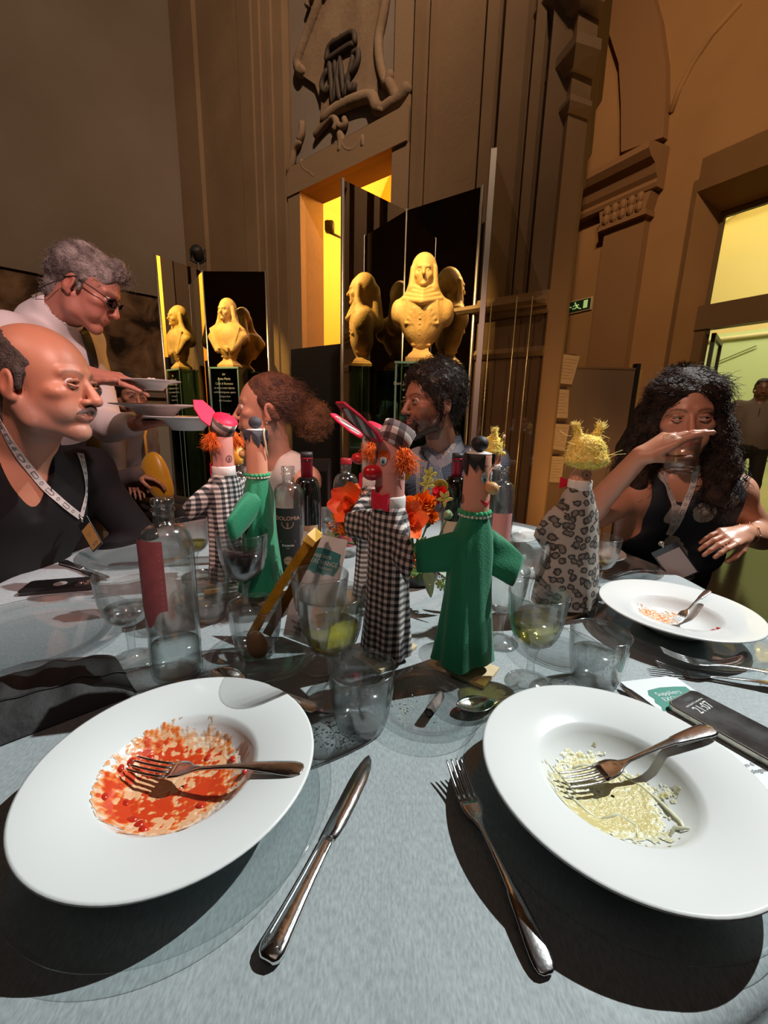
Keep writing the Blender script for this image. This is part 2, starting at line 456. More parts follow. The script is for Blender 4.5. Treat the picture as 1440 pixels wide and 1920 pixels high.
struct('floor', box(-9, 12, -6, 13, -0.1, 0.0), M_floor)
struct('ceiling', box(-9, 12, -6, 9.5, HT, HT + 0.2), mat('ceiling_plaster', (0.3, 0.2, 0.12), 0.9))
struct('wall_left', wallpart(LO, LX, -1.0, 7.07, 0, HT), M_wall_left)
struct('wall_back', box(-9, 12, -6.2, -6.0, 0, HT), M_wall_left)
struct('wall_west', box(-9.2, -9.0, -6, 3, 0, HT), M_wall_left)

# door wall with its opening
dl, zl = on((-0.7905, 4.4106, 3.0831), CO, DX)
dr, zr = on((0.0212, 3.7326, 3.0934), CO, DX)
zl = 0.5 * (zl + zr)
struct('wall_door', join(wallpart(CO, DX, 0, dl, 0, HT, 0.22), wallpart(CO, DX, dr, WL, 0, HT, 0.22), wallpart(CO, DX, dl, dr, zl, HT, 0.22)), M_wall_door)

# mouldings and pilasters on the door wall (proud strips)
def strip(px0, px1, z0, z1, t, name='trim_1', m=None):
    return struct(name, prism([(px0, z0), (px1, z0), (px1, z1), (px0, z1)], CO, DX, Z3, t), m or M_wall_door)
def dx(P): return on(P, CO, DX)[0]
pA0 = dx((-2.1528, 5.5484, 3.3660)); pA1 = dx((-1.4528, 4.9637, 3.1460)); pA2 = dx((-0.9407, 4.5360, 3.4175))
strip(0.02, pA0 + 0.06, 0, HT, 0.05, 'trim_1'); strip(pA1, pA2, 0, HT, 0.07, 'trim_2')
for i, (a, b) in enumerate(((0.30, 0.36), (0.52, 0.55), (0.70, 0.80))):
    strip(pA1 + (pA2 - pA1) * a, pA1 + (pA2 - pA1) * b, 0, HT, 0.09, 'trim_2.%03d' % (i + 1))
fr0 = dr + 0.0; pB = dx((0.1580, 3.6183, 3.1829)); pB2 = dx((0.2522, 3.5396, 3.1414))
# door surround: architrave both sides and over the top
arch = join(prism([(dl - 0.17, 0), (dl, 0), (dl, zl + 0.02), (dl - 0.17, zl + 0.02)], CO, DX, Z3, 0.06),
            prism([(dr, 0), (dr + 0.15, 0), (dr + 0.15, HT), (dr, HT)], CO, DX, Z3, 0.05),
            prism([(dl - 0.17, zl), (dr + 0.15, zl), (dr + 0.15, zl + 0.22), (dl - 0.17, zl + 0.22)], CO, DX, Z3, 0.07))
struct('trim_3', arch, M_trim)
strip(dr + 0.19, dr + 0.24, 0, HT, 0.07, 'trim_4'); strip(dr + 0.30, dr + 0.33, 0, HT, 0.04, 'trim_4.001')
# grey stucco field over the door
gx0, gx1 = dl - 0.15, dr + 0.14
struct('trim_5', prism([(gx0, zl + 0.26), (gx1, zl + 0.26), (gx1, HT), (gx0, HT)], CO, DX, Z3, 0.02), M_panel_grey)

# pilaster with pedestal near the end of the door wall
e0 = WL - 0.42
zp = on((0.7271, 3.1430, 1.8667), CO, DX)[1]; zp2 = on((0.7472, 3.1262, 1.5796), CO, DX)[1]
strip(WL - 0.62, WL - 0.02, 0, zp - 0.03, 0.09, 'trim_6')
def mould(name, O, X, x0, x1, z, prof, m):
    # horizontal moulding of profile (depth, dz) along the wall
    N_ = np.cross(X, Z3); R0 = []
    for x in (x0, x1):
        R0.append([O + X * x + N_ * d + Z3 * (z + dz) for d, dz in prof])
    return struct(name, loft(R0), m)
torus = [(0, -0.07), (0.10, -0.07), (0.12, -0.05), (0.12, -0.03), (0.15, -0.02), (0.165, 0.0), (0.15, 0.025), (0.12, 0.035), (0.11, 0.06), (0, 0.07)]
mould('trim_7', CO, DX, WL - 0.66, WL, zp, torus, M_trim)
mould('trim_7.001', CO, DX, WL - 0.64, WL, zp2, [(0, -0.03), (0.10, -0.03), (0.12, 0), (0.10, 0.03), (0, 0.03)], M_trim)
for i, (a, b, t) in enumerate(((-0.58, -0.50, 0.05), (-0.44, -0.30, 0.08), (-0.26, -0.20, 0.05), (-0.15, -0.03, 0.07))):
    strip(WL + a, WL + b, zp + 0.06, HT, t, 'trim_8' if not i else 'trim_8.%03d' % i)
# end pier, turned away from the door wall
P1 = np.array([1.0, 2.915, 0]); P2 = np.array([1.42, 3.62, 0]); PX = unit(P2 - P1)
M_pier = mat('pier_plaster', (0.27, 0.17, 0.09), 0.88, bump=0.25, bscale=25, var2=(0.22, 0.135, 0.068), vscale=1.2)
# the pier's visible face looks to the right-front
pv = np.array([EN + DN * 0.1, EN + DN * 0.1 + np.array([0.13, 0.05, 0]), np.array([1.41, 3.62, 0]), np.array([1.25, 3.9, 0]), np.array([0.9, 3.3, 0])])
struct('wall_pier', loft([pv, pv + Z3 * HT]), M_pier)
struct('wall_passage', prism([(0, 0), (3.3, 0), (3.3, HT), (0, HT)], np.array([1.36, 3.8, 0]), unit([0.20, 0.97, 0]), Z3, 0.1), M_wall_right)
# entablature crowning the pier
zc = on((0.9646, 2.9446, 3.1370), CO, DX)[1]
def crown(z, out, h, name):
    c = pv.mean(0); q = pv + np.array([unit(p - c) * out for p in pv]); q2 = pv + np.array([unit(p - c) * out * 0.35 for p in pv])
    struct(name, loft([q2 + Z3 * (z - h), q + Z3 * (z - h * 0.4), q + Z3 * z, q2 + Z3 * (z + 0.02)]), M_trim)
crown(zc, 0.09, 0.12, 'trim_9'); crown(zc - 0.25, 0.045, 0.06, 'trim_9.001'); crown(zc + 0.40, 0.17, 0.2, 'trim_9.002'); crown(zc + 0.2, 0.06, 0.05, 'trim_9.003')

# room behind the door
db = np.cross(DX, Z3) * -1
ib = CO + db * 0.22
struct('wall_inner', join(prism([(dl - 0.9, 0), (dr + 0.35, 0), (dr + 0.35, 5), (dl - 0.9, 5)], ib + db * 1.7, DX, Z3, 0.1)), M_orange_room)
vault = [(dl - 0.9 + (dr - dl + 1.25) * i / 16.0, 3.55 + 1.15 * math.sin(PI * i / 16.0)) for i in range(17)]
struct('ceiling_inner', join(loft([np.array([ib + DX * x + Z3 * z for x, z in vault] + [ib + DX * x + Z3 * (z + 0.1) for x, z in vault[::-1]]),
       np.array([ib + db * 1.7 + DX * x + Z3 * z for x, z in vault] + [ib + db * 1.7 + DX * x + Z3 * (z + 0.1) for x, z in vault[::-1]])]),
       loft([np.array([ib + DX * (dl - 0.9) + db * a + Z3 * z for a, z in ((0, 0), (1.7, 0), (1.7, 5), (0, 5))]), np.array([ib + DX * (dl - 1.0) + db * a + Z3 * z for a, z in ((0, 0), (1.7, 0), (1.7, 5), (0, 5))])]),
       loft([np.array([ib + DX * (dr + 0.35) + db * a + Z3 * z for a, z in ((0, 0), (1.7, 0), (1.7, 5), (0, 5))]), np.array([ib + DX * (dr + 0.45) + db * a + Z3 * z for a, z in ((0, 0), (1.7, 0), (1.7, 5), (0, 5))])])), M_yellow_room)
lp = ib + db * 0.9 + DX * (0.5 * (dl + dr))
pl = bpy.data.lights.new('inner_room_lamp', 'POINT'); pl.energy = 150; pl.color = (1.0, 0.50, 0.10); pl.shadow_soft_size = 0.12
po = bpy.data.objects.new('inner_room_lamp', pl); po.location = lp + Z3 * 3.2; COL.objects.link(po)
cam_box = thing('security_camera', 'small dark box fixed high on the glowing orange wall inside the doorway', 'camera', tuple((-0.6239, 4.8366, 2.9422)))
# right wall: passage wall, doorway
rd0, rz0 = on((3.1478, 5.0592, 3.4859), RO, RX); rd1 = rd0 + 1.75
struct('wall_right', join(wallpart(RO, RX, -1.5, rd0, 0, HT, 0.55), wallpart(RO, RX, rd1, 15, 0, HT, 0.55), wallpart(RO, RX, rd0, rd1, rz0, HT, 0.55)), M_wall_right)
# dark pilaster carrying the arch band
def rx(P): return on(P, RO, RX)
q0 = rx((2.6839, 5.9004, 3.7174)); q1 = rx((2.9260, 5.4614, 3.5383))
zs = rx((2.8524, 5.5949, 4.0318))[1]
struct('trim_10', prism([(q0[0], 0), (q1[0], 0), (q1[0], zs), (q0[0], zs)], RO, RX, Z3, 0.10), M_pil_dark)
inner = [rx(p) for p in ((2.7216, 5.8321, 4.2013), (2.6820, 5.9039, 4.7165), (2.6359, 5.9875, 5.1546), (2.5346, 6.1713, 5.6099), (2.4196, 6.3798, 5.9908), (2.2770, 6.6384, 6.3945), (2.0425, 7.0635, 6.9716))]
outer = [rx(p) for p in ((2.9556, 5.4077, 4.1293), (2.9392, 5.4375, 4.4948), (2.9118, 5.4872, 4.8327), (2.8465, 5.6057, 5.2843), (2.7759, 5.7337, 5.6312), (2.6773, 5.9124, 6.0007), (2.4583, 6.3096, 6.7055))]
def curvestrip(A, B, O, X, t):
    N_ = np.cross(X, Z3); R0 = []
    for a, b in zip(A, B):
        a3, b3 = O + X * a[0] + Z3 * a[1], O + X * b[0] + Z3 * b[1]
        R0.append([a3, b3, b3 + N_ * t, a3 + N_ * t])
    return loft(R0)
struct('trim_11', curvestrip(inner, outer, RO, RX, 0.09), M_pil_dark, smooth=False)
g1 = [rx(p) for p in ((2.9514, 5.4153, 4.3766), (2.9793, 5.3647, 4.5693), (3.0275, 5.2774, 4.7292), (3.0963, 5.1527, 4.8730), (3.2031, 4.9589, 4.9860))]
struct('trim_12', tube([RO + RX * x + Z3 * z for x, z in g1], 0.03, 8), M_wall_right, smooth=True)
# impost cornice and capital
zi = rx((2.3740, 6.4624, 3.9466))[1]
xi0 = rx((2.2870, 6.6202, 4.0110))[0]
corn = [(0, -0.30), (0.13, -0.30), (0.15, -0.26), (0.14, -0.22), (0.18, -0.18), (0.22, -0.10), (0.30, -0.06), (0.36, 0.0), (0.36, 0.06), (0.30, 0.08), (0, 0.10)]
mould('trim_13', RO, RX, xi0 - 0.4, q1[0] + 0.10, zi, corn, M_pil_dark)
def cap_block():
    parts = [prism([(q0[0] - 0.02, zi - 0.50), (q1[0] + 0.02, zi - 0.50), (q1[0] + 0.06, zi - 0.33), (q0[0] - 0.06, zi - 0.33)], RO, RX, Z3, 0.16)]
    w_ = q1[0] - q0[0]
    for i in range(5):
        for j in range(2):
            c = RO + RX * (q0[0] + w_ * (i + 0.5) / 5) + RN * 0.16 + Z3 * (zi - 0.45 + 0.09 * j)
            parts.append(ball(c, (0.045, 0.045, 0.06), 8, 6))
    parts.append(prism([(q0[0] - 0.04, zi - 0.55), (q1[0] + 0.04, zi - 0.55), (q1[0] + 0.04, zi - 0.50), (q0[0] - 0.04, zi - 0.50)], RO, RX, Z3, 0.17))
    return join(*parts)
struct('trim_14', cap_block(), M_pil_dark)

# glazed doorway in the right wall
ro = np.cross(RX, Z3) * -1
fo = RO + ro * 0.42
M_frame = mat('door_frame_bronze', (0.16, 0.10, 0.05), 0.45, 0.3)
M_pane = thin_glass('pane_glass', (0.97, 0.98, 0.93), 0.6)
fx0 = rd0 + 0.06
zt = 3.30; zb0, zb1 = 2.17, 2.42
door = struct('door_1', join(prism([(fx0, 0), (fx0 + 0.10, 0), (fx0 + 0.10, zb1), (fx0, zb1)], fo, RX, Z3, 0.12),
                             prism([(fx0, zb0), (rd1, zb0), (rd1, zb1), (fx0, zb1)], fo, RX, Z3, 0.14),
                             prism([(rd1 - 0.1, 0), (rd1, 0), (rd1, zb1), (rd1 - 0.1, zb1)], fo, RX, Z3, 0.12),
                             prism([(fx0 + 0.02, zb1), (fx0 + 0.05, zb1), (fx0 + 0.05, zt), (fx0 + 0.02, zt)], fo, RX, Z3, 0.05),
                             prism([(fx0 + 0.02, zt), (rd1, zt), (rd1, zt + 0.05), (fx0 + 0.02, zt + 0.05)], fo, RX, Z3, 0.05)), M_frame)
mesh_obj('transom_pane', prism([(fx0 + 0.05, zb1), (rd1, zb1), (rd1, zt), (fx0 + 0.05, zt)], fo + RN * 0.02, RX, Z3, 0.008), M_pane, door, False)
# open door leaf swung into the far room, seen edge on
hinge = fo + RX * (fx0 + 0.12); LD = unit(np.array([0.665, 0.747, 0]))
leaf = mesh_obj('door_leaf', join(prism([(0, 0.02), (0.05, 0.02), (0.05, 2.14), (0, 2.14)], hinge, LD, Z3, 0.04), prism([(0.75, 0.02), (0.80, 0.02), (0.80, 2.14), (0.75, 2.14)], hinge, LD, Z3, 0.04),
               prism([(0, 2.09), (0.8, 2.09), (0.8, 2.14), (0, 2.14)], hinge, LD, Z3, 0.04), prism([(0, 0.02), (0.8, 0.02), (0.8, 0.1), (0, 0.1)], hinge, LD, Z3, 0.04)), mat('door_metal', (0.05, 0.05, 0.045), 0.4, 0.5), door, False)
mesh_obj('glass', prism([(0.05, 0.1), (0.75, 0.1), (0.75, 2.09), (0.05, 2.09)], hinge + np.cross(LD, Z3) * 0.015, LD, Z3, 0.008), thin_glass('door_glass', (0.93, 0.98, 0.9), 0.8), leaf, False)
# splayed soffit above the frame
sa = [RO + RX * rd0 + Z3 * rz0, RO + RX * rd1 + Z3 * rz0, fo + RX * rd1 + Z3 * (zt + 0.05), fo + RX * (fx0) + Z3 * (zt + 0.05)]
struct('trim_15', loft([np.array(sa), np.array(sa) + Z3 * 0.3]), M_wall_right)
sb = [RO + RX * rd0, fo + RX * (fx0 + 0.02), fo + RX * (fx0 - 0.3), RO + RX * (rd0 - 0.05)]
struct('trim_16', loft([np.array(sb), np.array(sb) + Z3 * (zt + 0.3)]), M_wall_right)

# the lit room beyond
far = RO + ro * 5.2
struct('wall_far', join(prism([(-6, 0), (8, 0), (8, 2.9), (-6, 2.9)], far, RX, Z3, 0.1)), M_green_room)
struct('wall_far_upper', join(prism([(-6, 2.9), (8, 2.9), (8, 5.2), (-6, 5.2)], far, RX, Z3, 0.1)), M_yellow_room)
struct('ceiling_far', loft([np.array([RO + RX * x + ro * y + Z3 * 5.2 for x, y in ((-6, 0.6), (8, 0.6), (8, 5.2), (-6, 5.2))]), np.array([RO + RX * x + ro * y + Z3 * 5.3 for x, y in ((-6, 0.6), (8, 0.6), (8, 5.2), (-6, 5.2))])]), M_yellow_room)
struct('wall_far_end', loft([np.array([RO + RX * x + ro * y for x, y in ((-6, 0.6), (-6, 5.2), (-6.1, 5.2), (-6.1, 0.6))]), np.array([RO + RX * x + ro * y + Z3 * 5.2 for x, y in ((-6, 0.6), (-6, 5.2), (-6.1, 5.2), (-6.1, 0.6))])]), M_yellow_room)
struct('floor_far', loft([np.array([RO + RX * x + ro * y + Z3 * 0.001 for x, y in ((-6, 0.6), (8, 0.6), (8, 5.2), (-6, 5.2))]), np.array([RO + RX * x + ro * y + Z3 * 0.006 for x, y in ((-6, 0.6), (8, 0.6), (8, 5.2), (-6, 5.2))])]), mat('far_floor', (0.55, 0.50, 0.25), 0.3))
area('far_room_lamp', tuple(RO + ro * 2.6 + RX * 1.5 + Z3 * 5.0), tuple(RO + ro * 4.6 + RX * 0.5 + Z3 * 1.2), 185, (1.0, 0.92, 0.62), 4.0, 1.5)
pipe_y = far + RN * 0.15
struct('trim_17', tube([pipe_y + RX * -5 + Z3 * 2.80, pipe_y + RX * 7 + Z3 * 2.80], 0.035, 10), mat('pipe_cream', (0.85, 0.75, 0.45), 0.4), smooth=True)
struct('trim_18', join(tube([pipe_y + RX * -4.4 + Z3 * 2.95, pipe_y + RX * 0.4 + Z3 * 5.15], 0.014, 6), tube([pipe_y + RX * 0.0 + Z3 * 2.95, pipe_y + RX * -4.4 + Z3 * 5.0], 0.014, 6)), mat('beam_reflection', (0.95, 0.88, 0.6), 0.5))  # pale diagonal bars stand in for beams reflected in the upper door glass
struct('trim_19', tube([pipe_y + RX * -4.6 + Z3 * 0.4, pipe_y + RX * 1.0 + Z3 * 2.6], 0.012, 6), mat('dark_diagonal', (0.25, 0.3, 0.15), 0.6))  # dark green diagonal bar across the lower far wall
tagged = struct('light_strip', prism([(-2.6, 4.98), (1.0, 4.98), (1.0, 5.03), (-2.6, 5.03)], far + RN * 0.6, RX, Z3, 0.06), emis('led_strip', (1.0, 0.85, 0.35), 6.0))
tagged['kind'] = 'thing'; tag(tagged, 'long glowing yellow light strip under the ceiling of the room beyond the glazed door', 'light')

# small camera box parts
o = wpart('housing', xf(bbox_b(0.09, 0.09, 0.10, 0.01), None, cam_box.location), M_dark, cam_box)
wpart('bracket', tube([np.array(cam_box.location) + db * 0.0, np.array(cam_box.location) + db * 0.3], 0.012, 8), M_dark, cam_box)

# ---- stucco cartouche over the door
def dw(P, out=0.02): return np.asarray(P, float) + DN * out
WP = [dw(p, 0.05) for p in ((-0.6223, 4.2700, 4.4712), (-0.6847, 4.3222, 4.2641), (-0.8041, 4.4219, 4.0731), (-0.7580, 4.3834, 3.9356))]
crest = thing('stucco_cartouche', 'stucco cartouche with scrolls and a crowned monogram on the wall over the doorway', 'relief', tuple((-0.3852, 4.0720, 3.5680)))
shield = [on(p, CO, DX) for p in ((-0.6210, 4.2690, 4.6060), (-0.6641, 4.3049, 4.2877), (-0.7613, 4.3862, 4.0504), (-0.7421, 4.3701, 3.9275), (-0.6285, 4.2752, 3.8141), (-0.5688, 4.2254, 3.6545), (-0.5899, 4.2430, 3.5316), (-0.4321, 4.1112, 3.5463), (-0.2064, 3.9227, 3.5116), (-0.1140, 3.8455, 3.4913), (-0.0860, 3.8221, 3.6603), (-0.0720, 3.8104, 3.8780), (-0.0444, 3.7873, 3.9868), (-0.0251, 3.7712, 4.2167))]
wpart('shield', prism(shield, CO + DN * 0.02, DX, Z3, 0.035), M_stucco, crest, smooth=False)
def relief(name, pts, r, m=M_stucco, out=0.05, flat=0.8):
    P = [np.asarray(p, float) + DN * out for p in pts]
    # smooth the polyline
    Q = []
    for i in range(len(P) - 1):
        p0, p1, p2, p3 = P[max(i - 1, 0)], P[i], P[i + 1], P[min(i + 2, len(P) - 1)]
        for t in np.linspace(0, 1, 5)[:-1]:
            Q.append(0.5 * ((2 * p1) + (p2 - p0) * t + (2 * p0 - 5 * p1 + 4 * p2 - p3) * t * t + (3 * p1 - p0 - 3 * p2 + p3) * t ** 3))
    Q.append(P[-1])
    rr = np.full(len(Q), r); rr[0] *= 0.5; rr[-1] *= 0.5
    return wpart(name, tube(Q, rr, 8), m, crest)
relief('scroll', [(-0.5034, 4.1707, 4.4301), (-0.6092, 4.2591, 4.2905), (-0.7172, 4.3493, 4.1561), (-0.7937, 4.4132, 4.0487), (-0.7628, 4.3874, 3.9684), (-0.7304, 4.3603, 3.9893)], 0.045)
relief('scroll', [(-0.6936, 4.3296, 4.3582), (-0.6627, 4.3038, 4.3994), (-0.5746, 4.2302, 4.3596), (-0.5035, 4.1708, 4.3230)], 0.035)
relief('scroll', [(-0.0403, 3.7840, 4.1066), (-0.0629, 3.8028, 3.9668), (-0.0978, 3.8319, 3.8128), (-0.0819, 3.8187, 3.6582), (-0.0308, 3.7760, 3.5173), (0.0021, 3.7486, 3.5822)], 0.035)
relief('garland', [(-0.5695, 4.2260, 3.5226), (-0.4512, 4.1271, 3.5477), (-0.3300, 4.0259, 3.5420), (-0.2065, 3.9228, 3.5186), (-0.1386, 3.8661, 3.4861), (-0.1039, 3.8371, 3.4084), (-0.0503, 3.7923, 3.3700), (-0.0070, 3.7561, 3.3733), (0.0767, 3.6862, 3.3832), (0.1335, 3.6388, 3.4357)], 0.045)
relief('garland', [(-0.6424, 4.2869, 3.4500), (-0.5698, 4.2262, 3.4845), (-0.4704, 4.1432, 3.5121), (-0.4318, 4.1109, 3.4502), (-0.4606, 4.1350, 3.4106)], 0.03)
relief('garland', [(-0.4270, 4.1069, 3.4407), (-0.3842, 4.0712, 3.4071), (-0.3564, 4.0480, 3.4242), (-0.3752, 4.0637, 3.4618)], 0.025)
relief('tassel', [(-0.7801, 4.4019, 3.3337), (-0.7424, 4.3704, 3.2494), (-0.6773, 4.3160, 3.1923), (-0.6348, 4.2805, 3.1442)], 0.025)
relief('tassel', [(-0.4077, 4.0908, 3.3877), (-0.3930, 4.0785, 3.2957), (-0.4022, 4.0862, 3.2354)], 0.03)
relief('festoon', [(-0.3934, 4.0788, 3.3667), (-0.3645, 4.0547, 3.2653), (-0.3083, 4.0078, 3.2127), (-0.2452, 3.9551, 3.2163), (-0.2020, 3.9190, 3.2633)], 0.025)
relief('festoon', [(-0.2023, 3.9192, 3.2777), (-0.1961, 3.9141, 3.1782)], 0.03)
relief('festoon', [(-0.1846, 3.9044, 3.2559), (-0.1336, 3.8619, 3.2589), (-0.1221, 3.8523, 3.3064)], 0.02)
relief('festoon', [(-0.6283, 4.2751, 3.2744), (-0.6079, 4.2581, 3.1867), (-0.5404, 4.2016, 3.2283), (-0.4603, 4.1348, 3.2357)], 0.022)
relief('rosette', [(-0.0616, 3.8017, 3.3412), (-0.0505, 3.7925, 3.3768)], 0.05)
relief('leaf_scroll', [(-0.8053, 4.4229, 3.4866), (-0.7708, 4.3941, 3.5325), (-0.7637, 4.3882, 3.6208)], 0.03)
relief('leaf_scroll', [(0.0467, 3.7113, 3.3812), (0.0053, 3.7458, 3.4765), (-0.0234, 3.7698, 3.5300)], 0.04)
relief('leaf_scroll', [(-0.9265, 4.5241, 3.2847), (-0.8775, 4.4832, 3.3424), (-0.8518, 4.4617, 3.4445), (-0.7829, 4.4041, 3.4853)], 0.03)
def mono(*pts): relief('monogram', pts, 0.022, M_iron, 0.075)
mono((-0.4802, 4.1514, 3.8839), (-0.4611, 4.1354, 3.7310), (-0.4512, 4.1272, 3.5808))
mono((-0.4512, 4.1272, 3.5808), (-0.3870, 4.0735, 3.8523))
mono((-0.3871, 4.0736, 3.8593), (-0.3484, 4.0413, 3.5686))
mono((-0.3485, 4.0413, 3.5758), (-0.3049, 4.0049, 3.7056), (-0.2714, 3.9769, 3.8182))
mono((-0.4331, 4.1120, 3.8592), (-0.4140, 4.0960, 3.7254), (-0.3852, 4.0720, 3.5680))
mono((-0.4898, 4.1593, 3.8354), (-0.5384, 4.2000, 3.7877), (-0.5435, 4.2043, 3.7315), (-0.5044, 4.1716, 3.6904), (-0.4754, 4.1473, 3.7200))
mono((-0.3317, 4.0274, 3.7192), (-0.3038, 4.0040, 3.6074), (-0.2683, 3.9744, 3.5971), (-0.2644, 3.9711, 3.6299))
mono((-0.2887, 3.9914, 3.8173), (-0.2371, 3.9483, 3.8133), (-0.2445, 3.9545, 3.7431), (-0.3048, 4.0049, 3.6986))
mono((-0.5041, 4.1713, 3.8858), (-0.4802, 4.1514, 3.9722), (-0.3878, 4.0741, 3.9700), (-0.2775, 3.9820, 3.9490), (-0.2635, 3.9703, 3.8678))
mono((-0.4945, 4.1633, 3.8950), (-0.4101, 4.0928, 3.8925), (-0.3246, 4.0214, 3.8876), (-0.2636, 3.9704, 3.8746))
for a, b in (((632, 98), (631, 88)), ):
    pass
mono((-0.4335, 4.1123, 3.9642), (-0.4336, 4.1124, 4.0023)); mono((-0.3697, 4.0590, 3.9600), (-0.3654, 4.0555, 3.9917)); mono((-0.3077, 4.0073, 3.9527), (-0.3037, 4.0039, 3.9771))

# dark board standing in the doorway
bx = on((-0.8325, 4.4456, 1.5429), CO, DX)[0]; bz = on((-0.6480, 4.2915, 1.7516), CO, DX)[1]
scr = thing('folding_screen', 'tall black screen standing in the doorway left of the larger glass plinth', 'screen', tuple(CO + DX * (bx + 0.3) + DN * 0.12))
wpart('panel', prism([(bx - 0.02, 0.03), (bx + 0.75, 0.03), (bx + 0.75, bz), (bx - 0.02, bz)], CO + DN * 0.1, DX, Z3, 0.04), M_dark, scr, smooth=False)
wpart('foot', prism([(bx, 0.0), (bx + 0.7, 0.0), (bx + 0.7, 0.03), (bx, 0.03)], CO + DN * 0.03, DX, Z3, 0.18), M_dark, scr, smooth=False)

# ---- wall painting on the left wall
pn = thing('landscape_painting', 'large dark brown landscape painting with trees and a pale ledge on the left wall', 'painting', (0, 0, 0))
la, lz = on((-3.2036, 5.1164, 2.4671), LO, LX); lb, lz2 = on((-2.6300, 5.6900, 2.4481), LO, LX); lz3 = on((-2.9549, 5.3651, 1.3537), LO, LX)[1]
pn.location = LO + LX * la + Z3 * lz3
def paint_mat():
    m, N, L, b = new_mat('landscape_paint'); b.inputs['Roughness'].default_value = 0.85; b.inputs['Specular IOR Level'].default_value = 0.1
    tc = N.new('ShaderNodeTexCoord'); n = N.new('ShaderNodeTexNoise'); n.inputs['Scale'].default_value = 2.6; n.inputs['Detail'].default_value = 8; n.inputs['Distortion'].default_value = 1.2
    r = N.new('ShaderNodeValToRGB'); e = r.color_ramp.elements
    e[0].position = 0.38; e[0].color = (0.02, 0.012, 0.008, 1); e[1].position = 0.66; e[1].color = (0.22, 0.13, 0.075, 1)
    k = e.new(0.5); k.color = (0.10, 0.055, 0.03, 1)
    L.new(tc.outputs['Object'], n.inputs['Vector']); L.new(n.outputs['Fac'], r.inputs['Fac']); L.new(r.outputs['Color'], b.inputs['Base Color']); return m
wpart('canvas', prism([(la - 1.2, lz3), (lb + 0.35, lz3), (lb + 0.35, 0.5 * (lz + lz2)), (la - 1.2, 0.5 * (lz + lz2))], LO, LX, Z3, 0.02), paint_mat(), pn, smooth=False)
for zz in (0.5 * (lz + lz2), lz3 - 0.06):
    wpart('border', prism([(la - 1.25, zz), (lb + 0.4, zz), (lb + 0.4, zz + 0.06), (la - 1.25, zz + 0.06)], LO, LX, Z3, 0.05), M_wall_left, pn, smooth=False)
zled = on((-2.8698, 5.4502, 1.3599), LO, LX)[1] - 0.12
struct('trim_20', prism([(la - 2, zled - 0.10), (7.0, zled - 0.10), (7.0, zled), (la - 2, zled)], LO, LX, Z3, 0.10), M_trim)
struct('trim_21', prism([(la - 2, 0.25), (7.0, 0.25), (7.0, zled - 0.3), (la - 2, zled - 0.3)], LO, LX, Z3, 0.05), mat('pale_dado', (0.30, 0.27, 0.23), 0.8))

# ---- exit sign
ex = thing('exit_sign', 'green emergency exit sign with running figure on the ochre wall', 'sign', tuple((2.5263, 6.1862, 2.6432)))
es0, ez0 = on((2.4361, 6.3498, 2.5902), RO, RX); es1, ez1 = on((2.6201, 6.0162, 2.6769), RO, RX)
hs, hz = es1 - es0, 0.13
ez0 = on((2.5309, 6.1780, 2.6348), RO, RX)[1] - hz / 2
wpart('frame', prism([(es0 - 0.015, ez0 - 0.012), (es1 + 0.015, ez0 - 0.012), (es1 + 0.015, ez0 + hz + 0.012), (es0 - 0.015, ez0 + hz + 0.012)], RO, RX, Z3, 0.02), mat('sign_frame', (0.55, 0.42, 0.25), 0.6), ex, smooth=False)
wpart('panel', prism([(es0, ez0), (es1, ez0), (es1, ez0 + hz), (es0, ez0 + hz)], RO + RN * 0.02, RX, Z3, 0.006), mat('sign_green', (0.01, 0.045, 0.02), 0.4), ex, smooth=False)
S0 = RO + RX * es0 + RN * 0.028 + Z3 * ez0
M_pict = emis('pictogram', (0.55, 0.85, 0.35), 0.25)
def pic(P, r): return tube([S0 + RX * (x * hs) + Z3 * (z * hz) for x, z in P], r, 6)
wpart('running_figure', join(ball(S0 + RX * 0.40 * hs + Z3 * 0.80 * hz, 0.011, 8, 6), pic([(0.42, 0.66), (0.5, 0.40)], 0.012), pic([(0.5, 0.40), (0.40, 0.28), (0.30, 0.30)], 0.007), pic([(0.5, 0.40), (0.56, 0.25), (0.66, 0.15)], 0.007), pic([(0.42, 0.64), (0.32, 0.52)], 0.006), pic([(0.44, 0.6), (0.56, 0.56)], 0.006)), M_pict, ex)
wpart('arrow', join(pic([(0.08, 0.5), (0.26, 0.5)], 0.007), pic([(0.14, 0.7), (0.07, 0.5), (0.14, 0.3)], 0.006)), M_pict, ex)
wpart('doorway_symbol', prism([(0.74 * hs, 0.15 * hz), (0.9 * hs, 0.15 * hz), (0.9 * hs, 0.88 * hz), (0.74 * hs, 0.88 * hz)], S0, RX, Z3, 0.002), M_pict, ex, smooth=False)

# ------------------------------------------------------------------ busts, mirrors, glass plinths
M_mirror = mat('mirror', (0.80, 0.78, 0.70), 0.015, 1.0)
M_steel = mat('steel_edge', (0.72, 0.68, 0.62), 0.38, 1.0)
M_bust = mat('terracotta_gold', (0.72, 0.48, 0.20), 0.62, bump=0.25, bscale=60, var2=(0.58, 0.36, 0.13), vscale=9)
M_plinth = thin_glass('plinth_glass', (0.62, 0.78, 0.72), 1.4)
M_plinth_edge = mat('glass_edge', (0.28, 0.50, 0.44), 0.1, 0.0, 0.8)
M_engrave = mat('engraved_text', (0.80, 0.82, 0.74), 0.6)

